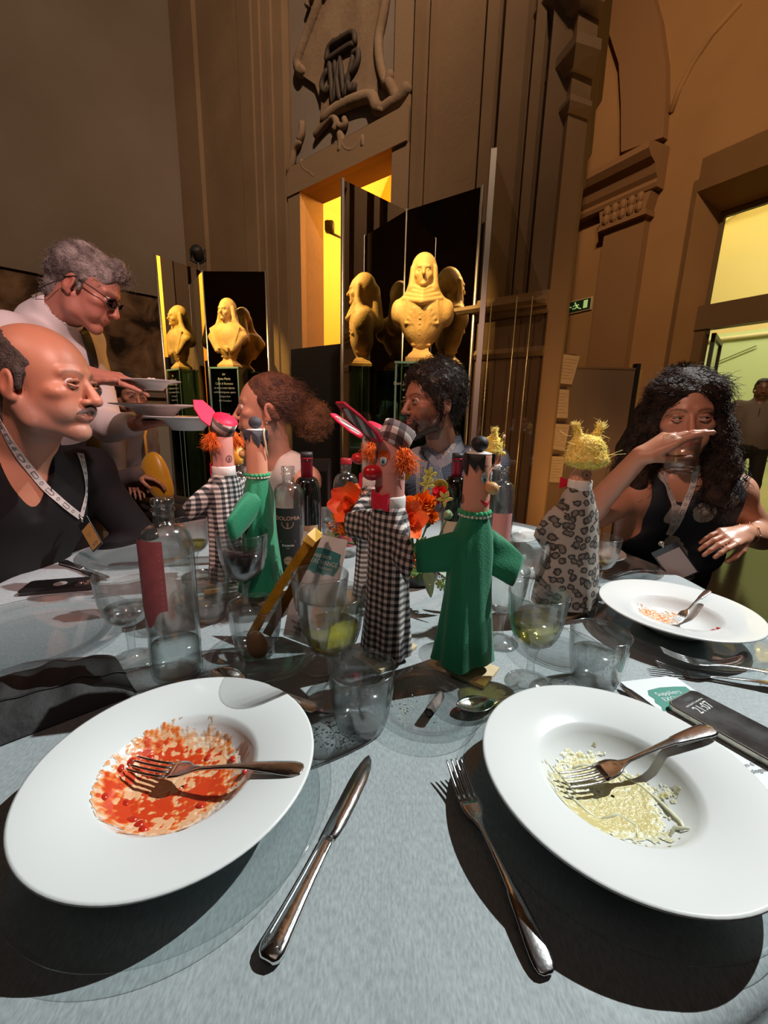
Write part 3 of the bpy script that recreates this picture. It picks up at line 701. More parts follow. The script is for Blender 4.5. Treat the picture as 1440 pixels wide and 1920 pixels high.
def bust_sdf(variant):
    # local: x right, y towards the viewer is -y, z up from the foot, about 0.8 m tall
    S = SDF(); S.frame()
    hz = 0.60
    if variant == 0:
        S.ell((0, -0.02, hz), (0.072, 0.085, 0.105), 0.01)
        S.ell((0, -0.055, hz - 0.05), (0.055, 0.05, 0.07), 0.02)
        S.cap((0, 0.0, hz - 0.06), (0, 0.01, hz - 0.22), 0.062, 0.075, 0.03)
    else:
        S.ell((0, -0.02, hz), (0.070, 0.085, 0.105), 0.01)
        S.ell((0, -0.05, hz - 0.05), (0.053, 0.05, 0.068), 0.02)
        S.cap((0, 0.0, hz - 0.06), (0, 0.01, hz - 0.22), 0.050, 0.062, 0.025)
    # face
    S.cap((-0.03, -0.095, hz + 0.012), (0.03, -0.095, hz + 0.012), 0.012, None, 0.014)
    for s in (-1, 1):
        S.ell((s * 0.028, -0.108, hz - 0.008), (0.014, 0.010, 0.010), 0.010, 1); S.ell((s * 0.028, -0.094, hz - 0.009), (0.011, 0.011, 0.008), 0.003)
        S.ell((s * 0.04, -0.075, hz - 0.035), (0.02, 0.022, 0.02), 0.016)
    S.cap((0, -0.100, hz), (0, -0.122, hz - 0.036), 0.008, 0.012, 0.008)
    S.cap((-0.018, -0.098, hz - 0.060), (0.018, -0.098, hz - 0.060), 0.007, None, 0.005); S.cap((-0.016, -0.097, hz - 0.071), (0.016, -0.097, hz - 0.071), 0.007, None, 0.004)
    S.ell((0, -0.092, hz - 0.095), (0.022, 0.018, 0.017), 0.012)
    # chest, shoulders
    S.ell((0, 0.01, 0.385), (0.20, 0.085, 0.075), 0.05)
    S.ell((0, -0.005, 0.31), (0.175, 0.098, 0.15), 0.06)
    S.ell((0, 0.0, 0.20), (0.11, 0.075, 0.085), 0.06)
    S.cap((0, 0, 0.12), (0, 0, 0.2), 0.055, 0.07, 0.05)
    for s in (-1, 1): S.ell((s * 0.175, 0.005, 0.335), (0.05, 0.07, 0.085), 0.03)
    # veil over the head falling to the shoulders
    V = S
    if variant == 0:
        V.ell((0, 0.015, hz + 0.025), (0.090, 0.095, 0.108), 0.008)
        for s in (-1, 1):
            V.cap((s * 0.070, -0.03, hz + 0.02), (s * 0.078, -0.04, hz - 0.11), 0.024, 0.028, 0.012)
            V.cap((s * 0.078, -0.035, hz - 0.11), (s * 0.15, 0.0, hz - 0.24), 0.028, 0.04, 0.02)
        for j in range(4):
            zz = hz - 0.125 - 0.026 * j; w = 0.06 + 0.022 * j
            V.cap((-w, -0.05, zz + 0.02), (0, -0.085 - 0.012 * j, zz - 0.012), 0.017, 0.019, 0.006); V.cap((0, -0.085 - 0.012 * j, zz - 0.012), (w, -0.05, zz + 0.024), 0.019, 0.016, 0.006)
        V.cap((0, 0.09, hz), (0, 0.11, hz - 0.25), 0.05, 0.07, 0.02)
        for j in range(7): V.ell((-0.012, -0.103 + 0.001 * (j - 2) ** 2, 0.385 - 0.034 * j), 0.0075, 0.002)
        for s in (-1, 1):
            V.cap((s * 0.105, -0.083, 0.395), (s * 0.118, -0.072, 0.25), 0.006, 0.005, 0.006)
            for j in range(4): V.cap((s * (0.055 + 0.018 * j), -0.098 + 0.006 * j, 0.345 - 0.03 * j), (s * 0.04, -0.082, 0.22 + 0.01 * j), 0.006, 0.004, 0.016)
    else:
        V.ell((0, 0.02, hz + 0.03), (0.090, 0.098, 0.105), 0.008)
        for s in (-1, 1):
            V.cap((s * 0.078, -0.01, hz + 0.02), (s * 0.10, -0.01, hz - 0.12), 0.022, 0.028, 0.012)
            V.cap((s * 0.10, -0.01, hz - 0.12), (s * 0.20, 0.0, hz - 0.27), 0.03, 0.045, 0.02)
            V.cap((s * 0.21, -0.01, 0.33), (s * 0.10, -0.07, 0.18), 0.04, 0.03, 0.02)
            for j in range(5): V.cap((s * (0.10 + 0.022 * j), -0.055, hz - 0.15 - 0.01 * j), (s * (0.06 + 0.015 * j), -0.085, 0.20), 0.013, 0.010, 0.008)
        for j in range(4): V.cap((-0.17 + 0.02 * j, -0.03, 0.30 - 0.02 * j), (0.05, -0.10, 0.165 + 0.012 * j), 0.018, 0.014, 0.008)
        V.cap((0, 0.09, hz), (0, 0.12, hz - 0.25), 0.05, 0.08, 0.02)
    return S

def bust_socle():
    p = [(0.052, 0.0), (0.052, 0.01)]
    sq = []
    for w, z in ((0.105, 0.0), (0.105, 0.028), (0.092, 0.036), (0.088, 0.046), (0.060, 0.075), (0.052, 0.098), (0.060, 0.108), (0.068, 0.114), (0.068, 0.126), (0.04, 0.128)):
        sq.append(np.array([(-w, -w * 0.8, z), (w, -w * 0.8, z), (w, w * 0.8, z), (-w, w * 0.8, z)]))
    return loft(sq)

def display(name, label, bpos, zb, sc, yaw, variant, ridge, le, re_, ztop_l, ztop_r, plw, text, plab, mlab):
    b = thing(name, label, 'statue', (bpos[0], bpos[1], zb), 'terracotta busts')
    b.rotation_euler = (0, 0, yaw); b.scale = (sc, sc, sc)
    g = bust_sdf(variant).mesh(0.0055)
    o = fast_obj('figure', (g[0], g[1]), M_bust); o.parent = b
    o = mesh_obj('socle', bust_socle(), M_bust, smooth=False); o.parent = b
    # mirrors: two tall panels meeting in a V behind the bust
    mr = thing('mirror_screen', mlab, 'mirror', (ridge[0], ridge[1], 0), 'mirror screens')
    R_, L_, E_ = np.array([ridge[0], ridge[1], 0]), np.array([le[0], le[1], 0]), np.array([re_[0], re_[1], 0])
    for A, B, z1, nm in ((L_, R_, ztop_l, 'mirror_panel'), (R_, E_, ztop_r, 'mirror_panel')):
        X = unit(B - A); ln = np.linalg.norm(B - A); N_ = np.cross(X, Z3)
        wpart(nm, prism([(0.006, 0.02), (ln - 0.006, 0.02), (ln - 0.006, z1), (0.006, z1)], A - N_ * 0.012, X, Z3, 0.012), M_mirror, mr, smooth=False)
        for p in (A, B):
            wpart('post', tube([p + N_ * -0.01, p + N_ * -0.01 + Z3 * (z1 + 0.01)], 0.012, 8), M_steel, mr)
    # glass plinth
    pl_ = thing('glass_plinth', plab, 'plinth', (bpos[0], bpos[1], 0), 'glass plinths'); pl_.rotation_euler = (0, 0, yaw)
    w, d = plw
    def pp(nm, g, m, **k): q = mesh_obj(nm, g, m, smooth=False, **k); q.parent = pl_; return q
    zt_ = zb - 0.001
    pp('front_pane', box(-w, w, -d, -d + 0.012, 0.0, zt_ - 0.015), M_plinth); pp('back_pane', box(-w, w, d - 0.012, d, 0.0, zt_ - 0.015), M_plinth)
    pp('side_pane', box(-w, -w + 0.012, -d + 0.013, d - 0.013, 0.0, zt_ - 0.015), M_plinth); pp('side_pane', box(w - 0.012, w, -d + 0.013, d - 0.013, 0.0, zt_ - 0.015), M_plinth)
    pp('top_pane', box(-w - 0.005, w + 0.005, -d - 0.005, d + 0.005, zt_ - 0.015, zt_), M_plinth)
    pp('glass_rim', join(box(-w - 0.006, w + 0.006, -d - 0.007, -d - 0.005, zt_ - 0.015, zt_), box(-w - 0.001, -w + 0.012, -d - 0.002, -d, 0, zt_ - 0.015), box(w - 0.012, w + 0.001, -d - 0.002, -d, 0, zt_ - 0.015), box(-w + 0.1, -w + 0.11, -d - 0.001, -d, 0, zt_ - 0.1)), M_plinth_edge)
    for i, (s, sz, z) in enumerate(text):
        tg = text_geo(s, sz, 0.0002)
        o = mesh_obj('engraved_line', place(tg, (0, -d - 0.003, zt_ - z), (1, 0, 0), (0, 0, 1)), M_engrave, smooth=False); o.parent = pl_
    return b

txtR = [('XVI', 0.028, 0.055), ('Nicolò Calbi', 0.040, 0.095), ('Don Jacopo di Romano Sarti', 0.030, 0.145), ('in ultimo Suffraganeo', 0.026, 0.185), ('scultore in terra cotta', 0.024, 0.235), ('Bologna', 0.024, 0.28), ('MDCCLXIV', 0.022, 0.33), ('donato al Comune', 0.02, 0.38)]
txtL = [('XV', 0.026, 0.07), ('Anna Maria', 0.032, 0.11), ('Calbi di Romano', 0.030, 0.155), ('in terra cotta dipinta', 0.028, 0.195), ('nobile bolognese, opera', 0.026, 0.235), ('Bologna Sarti', 0.024, 0.275), ('della Compagnia', 0.022, 0.315), ('MDCCLXII', 0.02, 0.44)]
zR = ((0.2156, 3.1500, 1.5234))[2]; zL = ((-1.5355, 4.4100, 1.5724))[2]
display('portrait_bust', 'larger terracotta bust of a veiled woman with buttoned bodice behind the curly haired man', (0.225, 3.13), zR, 0.95, -0.10, 0,
        (0.105, 3.45), (-0.306, 3.06), (0.565, 3.10), ((0.0387, 3.4500, 2.5890))[2], ((0.0387, 3.4500, 2.5890))[2], (0.165, 0.095), txtR,
        'tall clear glass plinth with engraved white lines under the larger veiled bust', 'tall folded mirror screen behind the larger veiled bust')
display('portrait_bust', 'smaller terracotta bust of a woman in a loose open veil behind the woman in profile', (-1.555, 4.41), zL, 0.87, -0.30, 1,
        (-1.854, 4.626), (-2.09, 4.20), (-1.224, 4.59), ((-1.7561, 4.6260, 2.4955))[2], ((-1.7561, 4.6260, 2.4955))[2], (0.165, 0.10), txtL,
        'glass plinth with engraved white lines under the smaller bust, left of the doorway', 'folded mirror screen behind the smaller veiled bust near the left wall')

# tall clear glass screen with a chrome edge right of the larger bust
gs = thing('glass_screen', 'tall clear glass screen with a bright chrome edge between bust and pilaster', 'glass screen', (0.62, 3.02, 0))
ga, gb = np.array([0.575, 2.92, 0]), np.array([0.96, 2.78, 0]); gX = unit(gb - ga); gl = np.linalg.norm(gb - ga); gz = ((0.4322, 2.9200, 2.6956))[2]
gN = np.cross(gX, Z3)
wpart('pane', prism([(0.02, 0.02), (gl, 0.02), (gl, gz - 0.9), (0.02, gz - 0.02)], ga, gX, Z3, 0.008), thin_glass('screen_glass', (0.90, 0.88, 0.82), 0.7), gs, smooth=False)
wpart('chrome_edge', prism([(0, 0), (0.034, 0), (0.034, gz), (0, gz)], ga - gN * 0.008, gX, Z3, 0.024), M_steel, gs, smooth=False)
for x in (0.02, 0.17, 0.26):
    wpart('glass_edge_glint', tube([ga + gX * (x + 0.05) + gN * 0.02 + Z3 * 0.3, ga + gX * (x + 0.05) + gN * 0.02 + Z3 * (zp + 0.02)], 0.0035, 6), mat('edge_glint', (0.85, 0.72, 0.35), 0.25, 0.6), gs)  # thin yellow rods stand in for light glinting on the glass edges

# black projector clamped over the smaller mirror
pj = thing('spot_projector', 'small black spot projector on a stem above the left mirror screen', 'spotlight', tuple((-1.9394, 4.7500, 2.5913)))
c0 = np.array((-1.9255, 4.7200, 2.6789))
wpart('lamp_head', xf(lathe([(0.0, -0.07), (0.05, -0.07), (0.055, -0.03), (0.055, 0.05), (0.042, 0.07), (0.0, 0.07)], 16), rotx(0.9), c0), M_dark, pj)
wpart('bracket', join(tube([c0 + np.array([-0.07, 0, 0.04]), c0 + np.array([-0.07, 0, -0.06]), c0 + np.array([0.0, 0, -0.09])], 0.012, 6), tube([c0 + np.array([0.07, 0, 0.04]), c0 + np.array([0.07, 0, -0.06]), c0 + np.array([0.0, 0, -0.09])], 0.012, 6)), M_dark, pj)
wpart('stem', tube([c0 + np.array([0, 0, -0.08]), np.array([c0[0], c0[1], 0.0])], 0.014, 8), M_steel, pj)

# ---- notice boards by the right wall
M_board = mat('board_grey', (0.24, 0.165, 0.115), 0.7); M_paper = mat('notice_paper', (0.44, 0.34, 0.25), 0.8); M_txt = mat('notice_print', (0.30, 0.22, 0.16), 0.8)
yb = 3.55
def quad3(P, t, n): P = np.array(P, float); return loft([P, P + np.asarray(n) * t])
bd = thing('partition_panel', 'plain beige partition panel behind the yellow haired puppet', 'partition', (1.9, 3.7, 0))
bp_ = [(1.5404, 3.7500, 1.5412), (2.0675, 3.7500, 1.5969), (2.0675, 3.7500, 1.5969), (1.5352, 3.7500, 1.5836)]
zt1 = ((1.7938, 3.7500, 1.5816))[2]; x0_ = ((1.5200, 3.7500, 1.1922))[0]; x1_ = ((2.0675, 3.7500, 1.5969))[0]
bd.location = ((x0_ + x1_) / 2, 3.75, 0)
wpart('panel', box(x0_, x1_, 3.75, 3.79, 0.05, zt1), M_board, bd, smooth=False)
wpart('post', box(x1_, x1_ + 0.035, 3.74, 3.80, 0, zt1 + 0.05), M_dark, bd, smooth=False)
wpart('side_panel', quad3([(x1_ + 0.035, 3.76, 0.05), (x1_ + 0.22, 4.15, 0.05), (x1_ + 0.22, 4.15, zt1), (x1_ + 0.035, 3.76, zt1)], 0.03, (0.87, -0.41, 0)), mat('board_ochre', (0.55, 0.36, 0.14), 0.7), bd, smooth=False)
wpart('post', box(x1_ + 0.2, x1_ + 0.235, 4.12, 4.18, 0, zt1 + 0.06), M_dark, bd, smooth=False)
wpart('top_rail', box(x0_, x1_, 3.745, 3.795, zt1, zt1 + 0.015), mat('rail', (0.25, 0.16, 0.09), 0.5), bd, smooth=False)
st = thing('notice_stand', 'upright stand of pinned paper notices beside the beige partition', 'notice stand', (1.45, 3.48, 0))
sx0, sx1 = ((1.3229, 3.4800, 1.1055))[0], ((1.4130, 3.4800, 1.5144))[0]; sz1 = ((1.3220, 3.4800, 1.6532))[2]
st.location = ((sx0 + sx1) / 2, 3.48, 0)
wpart('board', box(sx0, sx1 + 0.03, 3.47, 3.50, 0.02, sz1), mat('stand_board', (0.16, 0.10, 0.06), 0.7), st, smooth=False)
for (a, b, c_, d_) in (((1.3233, 3.4200, 1.6455), (1.4499, 3.4200, 1.6334), (1.4296, 3.4550, 1.4297), (1.3044, 3.4550, 1.4384)), ((1.2956, 3.4400, 1.3936), (1.4077, 3.4400, 1.3885), (1.4276, 3.4550, 1.1750), (1.3180, 3.4550, 1.1763)),
                       ((1.3056, 3.4200, 1.1315), (1.4358, 3.4200, 1.1266), (1.4336, 3.4550, 0.9159), (1.3026, 3.4550, 0.9380)), ((1.2796, 3.4200, 0.8769), (1.4241, 3.4200, 0.8764), (1.4382, 3.4550, 0.6608), (1.2897, 3.4550, 0.6656))):
    A, B, C_, D_ = (np.array(q, float) for q in (a, b, c_, d_))
    p = wpart('notice', quad3([A, B, C_, D_], 0.003, (0, -1, 0)), M_paper, st, smooth=False)
    ln = []
    for i in range(7):
        u = 0.14 + 0.11 * i; e0, e1 = A + (D_ - A) * u, B + (C_ - B) * u; f0, f1 = e0 + (e1 - e0) * 0.12, e0 + (e1 - e0) * (0.88 - 0.2 * (i % 3 == 2)); h_ = (D_ - A) * 0.025
        ln.append(quad3([f0, f1, f1 + h_, f0 + h_], 0.0036, (0, -1, 0)))
    q = mesh_obj('print', join(*ln), M_txt, smooth=False); q.parent = p

# ------------------------------------------------------------------ table and cloth
TZ = 0.75
TC = np.array([-0.045, 1.062]); TR = 0.892
M_cloth = None
def cloth_mat():
    m, N, L, b = new_mat('grey_tablecloth'); b.inputs['Roughness'].default_value = 0.62; b.inputs['Sheen Weight'].default_value = 0.15
    tc = N.new('ShaderNodeTexCoord'); n = N.new('ShaderNodeTexNoise'); n.inputs['Scale'].default_value = 420; n.inputs['Detail'].default_value = 3
    n2 = N.new('ShaderNodeTexNoise'); n2.inputs['Scale'].default_value = 14; n2.inputs['Detail'].default_value = 3
    mp = N.new('ShaderNodeMapping'); mp.inputs['Scale'].default_value = (1, 0.35, 1)
    L.new(tc.outputs['Object'], mp.inputs['Vector']); L.new(mp.outputs['Vector'], n.inputs['Vector']); L.new(tc.outputs['Object'], n2.inputs['Vector'])
    r = N.new('ShaderNodeValToRGB'); e = r.color_ramp.elements
    e[0].position = 0.3; e[0].color = (0.27, 0.30, 0.31, 1); e[1].position = 0.7; e[1].color = (0.40, 0.44, 0.45, 1)
    L.new(n.outputs['Fac'], r.inputs['Fac'])
    L.new(r.outputs['Color'], b.inputs['Base Color'])
    b1 = N.new('ShaderNodeBump'); b1.inputs['Strength'].default_value = 0.25; b1.inputs['Distance'].default_value = 0.0006; L.new(n.outputs['Fac'], b1.inputs['Height'])
    b2 = N.new('ShaderNodeBump'); b2.inputs['Strength'].default_value = 0.35; b2.inputs['Distance'].default_value = 0.012; L.new(n2.outputs['Fac'], b2.inputs['Height']); L.new(b1.outputs['Normal'], b2.inputs['Normal'])
    L.new(b2.outputs['Normal'], b.inputs['Normal']); return m
M_cloth = cloth_mat()
M_wood_dark = mat('table_wood', (0.14, 0.08, 0.04), 0.5)
tb = thing('banquet_table', 'large round banquet table hidden under the grey cloth', 'table', (TC[0], TC[1], 0))
wpart('tabletop', xf(lathe([(0, 0.715), (TR - 0.012, 0.715), (TR - 0.008, 0.72), (TR - 0.008, 0.742), (TR - 0.012, 0.746), (0, 0.746)], 72), None, (TC[0], TC[1], 0)), M_wood_dark, tb)
for i in range(4):
    a = PI / 4 + i * PI / 2; c, s = math.cos(a), math.sin(a)
    wpart('leg', tube([(TC[0] + 0.5 * c, TC[1] + 0.5 * s, 0), (TC[0] + 0.46 * c, TC[1] + 0.46 * s, 0.715)], 0.02, 10), M_wood_dark, tb)
def cloth_geo():
    n = 180; a = np.arange(n) * 2 * PI / n; R0 = []
    prof = [(0.02, TZ)] + [(TR * q, TZ) for q in (0.2, 0.4, 0.6, 0.8, 0.93, 0.985)] + [(TR, TZ - 0.004), (TR + 0.005, TZ - 0.016), (TR + 0.008, TZ - 0.06), (TR + 0.010, 0.70), (TR + 0.012, 0.665), (TR + 0.014, 0.63)]
    for r, z in prof:
        w = np.clip((TZ - 0.03 - z) / 0.7, 0, 1)
        rr = r + w * (0.045 * np.sin(14 * a) + 0.03 * np.sin(23 * a + 1.2))
        R0.append(np.stack([TC[0] + rr * np.cos(a), TC[1] + rr * np.sin(a), np.full(n, z)], 1))
    return loft(R0, True, False)
cl = mesh_obj('tablecloth', cloth_geo(), M_cloth, loc=(TC[0], TC[1], TZ)); tag(cl, 'grey tablecloth over the large round table', 'tablecloth')

# ------------------------------------------------------------------ glassware
M_cut = clear_glass('cut_glass')
M_bottle = clear_glass('bottle_glass', (0.97, 0.988, 0.982), (0.52, 0.58, 0.56), 0.05)
M_thin = thin_glass('plate_glass', (0.90, 0.93, 0.93), 0.9)
M_water = liquid('water', (0.97, 0.985, 0.985), 0.55)
M_white_wine = liquid('white_wine', (0.86, 0.80, 0.20), 0.6)
M_pale_wine = liquid('pale_wine', (0.86, 0.80, 0.42), 0.6)
M_red_wine = mat('red_wine', (0.012, 0.003, 0.004), 0.05, coat=0.5)
M_ice = cut_glass('fizz', (0.98, 0.99, 0.99), 0.3)

def cutmod(h0, h1, nf=22, depth=0.02, dia=0.022):
    def f(rr, a, z, k):
        if z > h1: return rr
        if z > h0:
            t = min(1, (z - h0) / 0.006) * min(1, (h1 - z) / 0.006)
            return rr * (1 - depth * t * (np.abs(np.sin(a * nf / 2)) ** 0.6 * -1 + 1))
        return rr * (1 - dia * np.abs(np.sin(a * nf / 2 + z * 420)) * np.abs(np.sin(a * nf / 2 - z * 420)) * 1.6)
    return f

def wall(outer, inner, h0, h1, n=88, nf=22):
    # outer: bottom to rim, inner: rim to bottom
    m = cutmod(h0, h1, nf)
    V1 = []
    a = np.arange(n) * 2 * PI / n
    for r, z in outer: V1.append(np.stack([m(np.full(n, r), a, z, 0) * np.cos(a), m(np.full(n, r), a, z, 0) * np.sin(a), np.full(n, z)], 1))
    for r, z in inner: V1.append(np.stack([r * np.cos(a), r * np.sin(a), np.full(n, z)], 1))
    return loft(V1, True, True)

def interp(pts, zs):
    p = sorted(pts, key=lambda q: q[1]); return [(float(np.interp(z, [q[1] for q in p], [q[0] for q in p])), z) for z in zs]

TUM = [(0.0275, 0.0), (0.031, 0.003), (0.0355, 0.02), (0.0395, 0.045), (0.042, 0.07), (0.043, 0.088)]
def tumbler_geo():
    zs = list(np.linspace(0.003, 0.086, 26)); out = [(0.026, 0.0)] + interp(TUM, zs) + [(0.0428, 0.0885), (0.0418, 0.0892)]
    inn = [(r - 0.0028, z) for r, z in reversed(interp(TUM, list(np.linspace(0.012, 0.086, 14))))]
    return wall(out, [(0.0408, 0.0885)] + inn + [(0.004, 0.0095)], 0.042, 0.085)
TUM_G = tumbler_geo()
BOWL = [(0.008, 0.066), (0.018, 0.0685), (0.028, 0.076), (0.0345, 0.088), (0.0385, 0.104), (0.041, 0.124), (0.0432, 0.15)]
def goblet_geo(hs=1.0):
    foot = [(0.034, 0.0), (0.0355, 0.0012), (0.035, 0.0025), (0.026, 0.0045), (0.015, 0.0075), (0.0095, 0.012), (0.0085, 0.014), (0.0062, 0.02), (0.0056, 0.034), (0.0068, 0.050), (0.0085, 0.058), (0.0105, 0.061), (0.009, 0.064)]
    zs = list(np.linspace(0.066, 0.149, 26)); out = foot + interp(BOWL, zs) + [(0.0430, 0.151), (0.0422, 0.1517)]
    inn = [(max(r - 0.0022, 0.002), z) for r, z in reversed(interp(BOWL, list(np.linspace(0.0715, 0.149, 16))))]
    return wall(out, [(0.0414, 0.151)] + inn + [(0.002, 0.0700)], 0.100, 0.147)
GOB_G = goblet_geo()
def fill(shape, z0, z1, gap=0.0032, rmin=0.003):
    zs = list(np.linspace(z0, z1, 10)); p = [(max(r - gap, rmin), z) for r, z in interp(shape, zs)]
    return lathe([(0.0, z0 - 0.0005)] + p + [(0.0, z1)], 48)

_mesh_cache = {}
def shared(key, name, g, m, parent, loc=(0, 0, 0), sharp=None):
    if key not in _mesh_cache:
        o = mesh_obj(name, g, m, sharp=sharp); _mesh_cache[key] = o.data
    else:
        o = bpy.data.objects.new(name, _mesh_cache[key]); COL.objects.link(o)
    o.parent = parent; o.location = loc; return o

def goblet(pos, label, liq=None, level=0.1, s=1.0, group='stemmed wine glasses'):
    t = thing('wine_goblet', label, 'wine glass', (pos[0], pos[1], TZ + 0.0005), group); t.scale = (s, s, s)
    shared('goblet', 'glass', GOB_G, M_cut, t)
    if liq is not None:
        o = mesh_obj('wine' if liq is not M_water else 'water', fill(BOWL, 0.0735, level), liq); o.parent = t
    return t
def tumbler(pos, label, liq=None, level=0.05, z=TZ + 0.0005, s=1.0):
    t = thing('tumbler', label, 'tumbler', (pos[0], pos[1], z), 'cut glass tumblers'); t.scale = (s, s, s)
    shared('tumbler', 'glass', TUM_G, M_cut, t)
    if liq is not None:
        o = mesh_obj('water', fill(TUM, 0.0125, level, 0.0036), liq); o.parent = t
    return t
tw = tumbler((-0.0240, 0.5101, 0.7500), 'cut glass tumbler of fizzy water between the two front plates', M_water, 0.056, s=1.06)
def bubbles(parent, n, r, z0, z1, seed, name='bubbles'):
    g = np.random.default_rng(seed); P = []
    for i in range(n):
        a, q = g.uniform(0, 6.28), r * math.sqrt(g.uniform(0, 1)); P.append(ball((q * math.cos(a), q * math.sin(a), g.uniform(z0, z1)), g.uniform(0.0006, 0.0016), 6, 4))
    o = mesh_obj(name, join(*P), M_ice); o.parent = parent; o['kind'] = 'stuff'; return o
bubbles(tw, 160, 0.03, 0.014, 0.055, 3)
tw2 = tumbler((0.3510, 0.6220, 0.7500), 'cut glass tumbler of water behind the right-hand phone', M_water, 0.052, s=1.06)
bubbles(tw2, 120, 0.03, 0.014, 0.05, 4)
goblet((-0.4238, 0.6544, 0.7500), 'wine goblet holding a little clear water beside the front clear bottle', M_water, 0.094, 1.05)
goblet((-0.4835, 1.0404, 0.7500), 'goblet of white wine behind the clear bottle, before the seated bald man', M_pale_wine, 0.092, 1.0)
goblet((-0.2870, 0.8340, 0.7500), 'goblet of dark red wine in front of the left green puppet', M_red_wine, 0.116, 1.2)
goblet((-0.1024, 0.6563, 0.7500), 'large empty goblet in front of the standing white menu card', None, 0.1, 1.1)
goblet((-0.0726, 0.5723, 0.7500), 'goblet of yellow white wine directly behind the front fizzy water tumbler', M_white_wine, 0.106, 1.13)
goblet((0.2434, 0.6174, 0.7500), 'goblet of pale wine on the right beside the leopard print puppet', M_pale_wine, 0.105, 1.06)
goblet((0.2282, 0.7448, 0.7500), 'empty goblet close behind the right green puppet', None, 0.1, 1.0)
goblet((0.3280, 0.9009, 0.7500), 'empty goblet left of the leopard print puppet, farther back', None, 0.1, 1.1)
goblet((0.5393, 1.0041, 0.7500), 'goblet of white wine right of the leopard print puppet', M_pale_wine, 0.092, 0.95)
tumbler((-0.3571, 0.8107, 0.7500), 'empty tumbler half hidden behind the front clear bottle', None, s=1.05)
hb = thing('highball_glass', 'tall straight glass of ice between wine bottle and coral flowers', 'glass', (-0.1610, 1.2644, 0.7500))
o = mesh_obj('glass', lathe([(0.026, 0), (0.027, 0.002), (0.029, 0.14), (0.0275, 0.1405), (0.0265, 0.008), (0.0, 0.008)], 32), M_cut); o.parent = hb
def ice_geo():
    P = []
    for i in range(5):
        P.append(xf(bbox_b(0.022, 0.02, 0.02, 0.003), rotz(i * 1.1) @ rotx(0.3 * i), (0.004 * math.cos(i * 2.1), 0.004 * math.sin(i * 2.1), 0.012 + 0.021 * i)))
    return join(*P)
o = mesh_obj('ice', ice_geo(), M_ice, smooth=False); o.parent = hb; o['kind'] = 'stuff'

# ------------------------------------------------------------------ bottles
def bottle_prof(R, H, neck, shoulder, rn):
    zsh = H * shoulder; out = [(R * 0.86, 0.0), (R * 0.96, 0.003), (R, 0.009)]
    out += [(R, z) for z in np.linspace(0.02, zsh, 6)]
    for t in np.linspace(0.12, 1, 10):
        out.append((rn + (R - rn) * math.cos(t * PI / 2) ** 0.75 if t < 1 else rn, zsh + (H * neck - zsh) * math.sin(t * PI / 2)))
    return out
def bottle(name, label, pos, R, H, m, shoulder=0.66, neck=0.84, rn=0.0145, level=None, liq=None, inner=True, group=None):
    t = thing(name, label, 'bottle', (pos[0], pos[1], TZ + 0.0005), group)
    out = bottle_prof(R, H, neck, shoulder, rn)
    out += [(rn, H * 0.93), (rn + 0.0022, H * 0.935), (rn + 0.0022, H * 0.945), (rn, H * 0.95), (rn, H * 0.962), (rn + 0.0016, H * 0.966), (rn + 0.0016, H * 0.995), (rn, H)]
    if inner:
        inn = [(max(r - 0.0028, 0.004), z) for r, z in reversed(bottle_prof(R, H, neck, shoulder, rn)) if z > 0.008]
        g = lathe(out + [(rn - 0.003, H), (rn - 0.003, H * 0.93)] + inn + [(R * 0.6, 0.007), (0.004, 0.012)], 56)
    else: g = lathe(out + [(0, H)], 48)
    o = mesh_obj('glass', g, m); o.parent = t
    if level:
        zs = np.linspace(0.0095, level, 8); o = mesh_obj('water', lathe([(0, 0.0125), (R * 0.62, 0.0085)] + [(R - 0.0033, z) for z in zs] + [(0, level)], 48), liq or M_water); o.parent = t
    return t
def patch(R, a0, a1, z0, z1, n=20, zf=None):
    # label wrapped on a cylinder; zf(u) gives the lower edge
    V = []; F = []
    for i in range(n + 1):
        u = i / n; a = a0 + (a1 - a0) * u; lo = zf(u) if zf else z0
        for z in np.linspace(lo, z1, 6): V.append((R * math.cos(a), R * math.sin(a), z))
    for i in range(n):
        for j in range(5): p = i * 6 + j; F.append((p, p + 6, p + 7, p + 1))
    return np.array(V), F
def wrap(g, R, ac):
    # flat text (x along the label, y up) wrapped on the cylinder about angle ac
    V = np.asarray(g[0]); a = ac + V[:, 0] / R
    return np.stack([(R + V[:, 2]) * np.cos(a), (R + V[:, 2]) * np.sin(a), V[:, 1]], 1), g[1]
M_pink = mat('pink_label', (0.50, 0.13, 0.14), 0.6, var=0.2, vscale=60)
M_black_label = mat('black_label', (0.022, 0.022, 0.022), 0.55)
M_bronze_ink = mat('bronze_ink', (0.55, 0.34, 0.26), 0.45); M_white_ink = mat('white_ink', (0.8, 0.8, 0.78), 0.6); M_pale_ink = mat('pale_ink', (0.62, 0.24, 0.24), 0.6)

b1 = bottle('water_bottle', 'clear uncapped water bottle with pink back label, nearly empty, behind the left plate', (-0.3311, 0.6214, 0.7500), 0.0385, 0.293, M_bottle, 0.70, 0.86, 0.0145, 0.056, group='glass water bottles')
o = mesh_obj('label', patch(0.0390, math.radians(206), math.radians(290), 0.1, 0.236, zf=lambda u: 0.128 - 0.03 * math.exp(-((u - 0.45) / 0.22) ** 2)), M_pink); o.parent = b1
tl = []
for i in range(12): tl.append(wrap(box(-0.024 + 0.006 * (i % 3 == 2), 0.024, -0.0004, 0.0004, 0, 0.0004), 0.0392, math.radians(248)))
tl = [(v + np.array([0, 0, 0.225 - 0.0085 * i]), f) for i, (v, f) in enumerate(tl)]
q = mesh_obj('print', join(*tl), M_pale_ink); q.parent = o

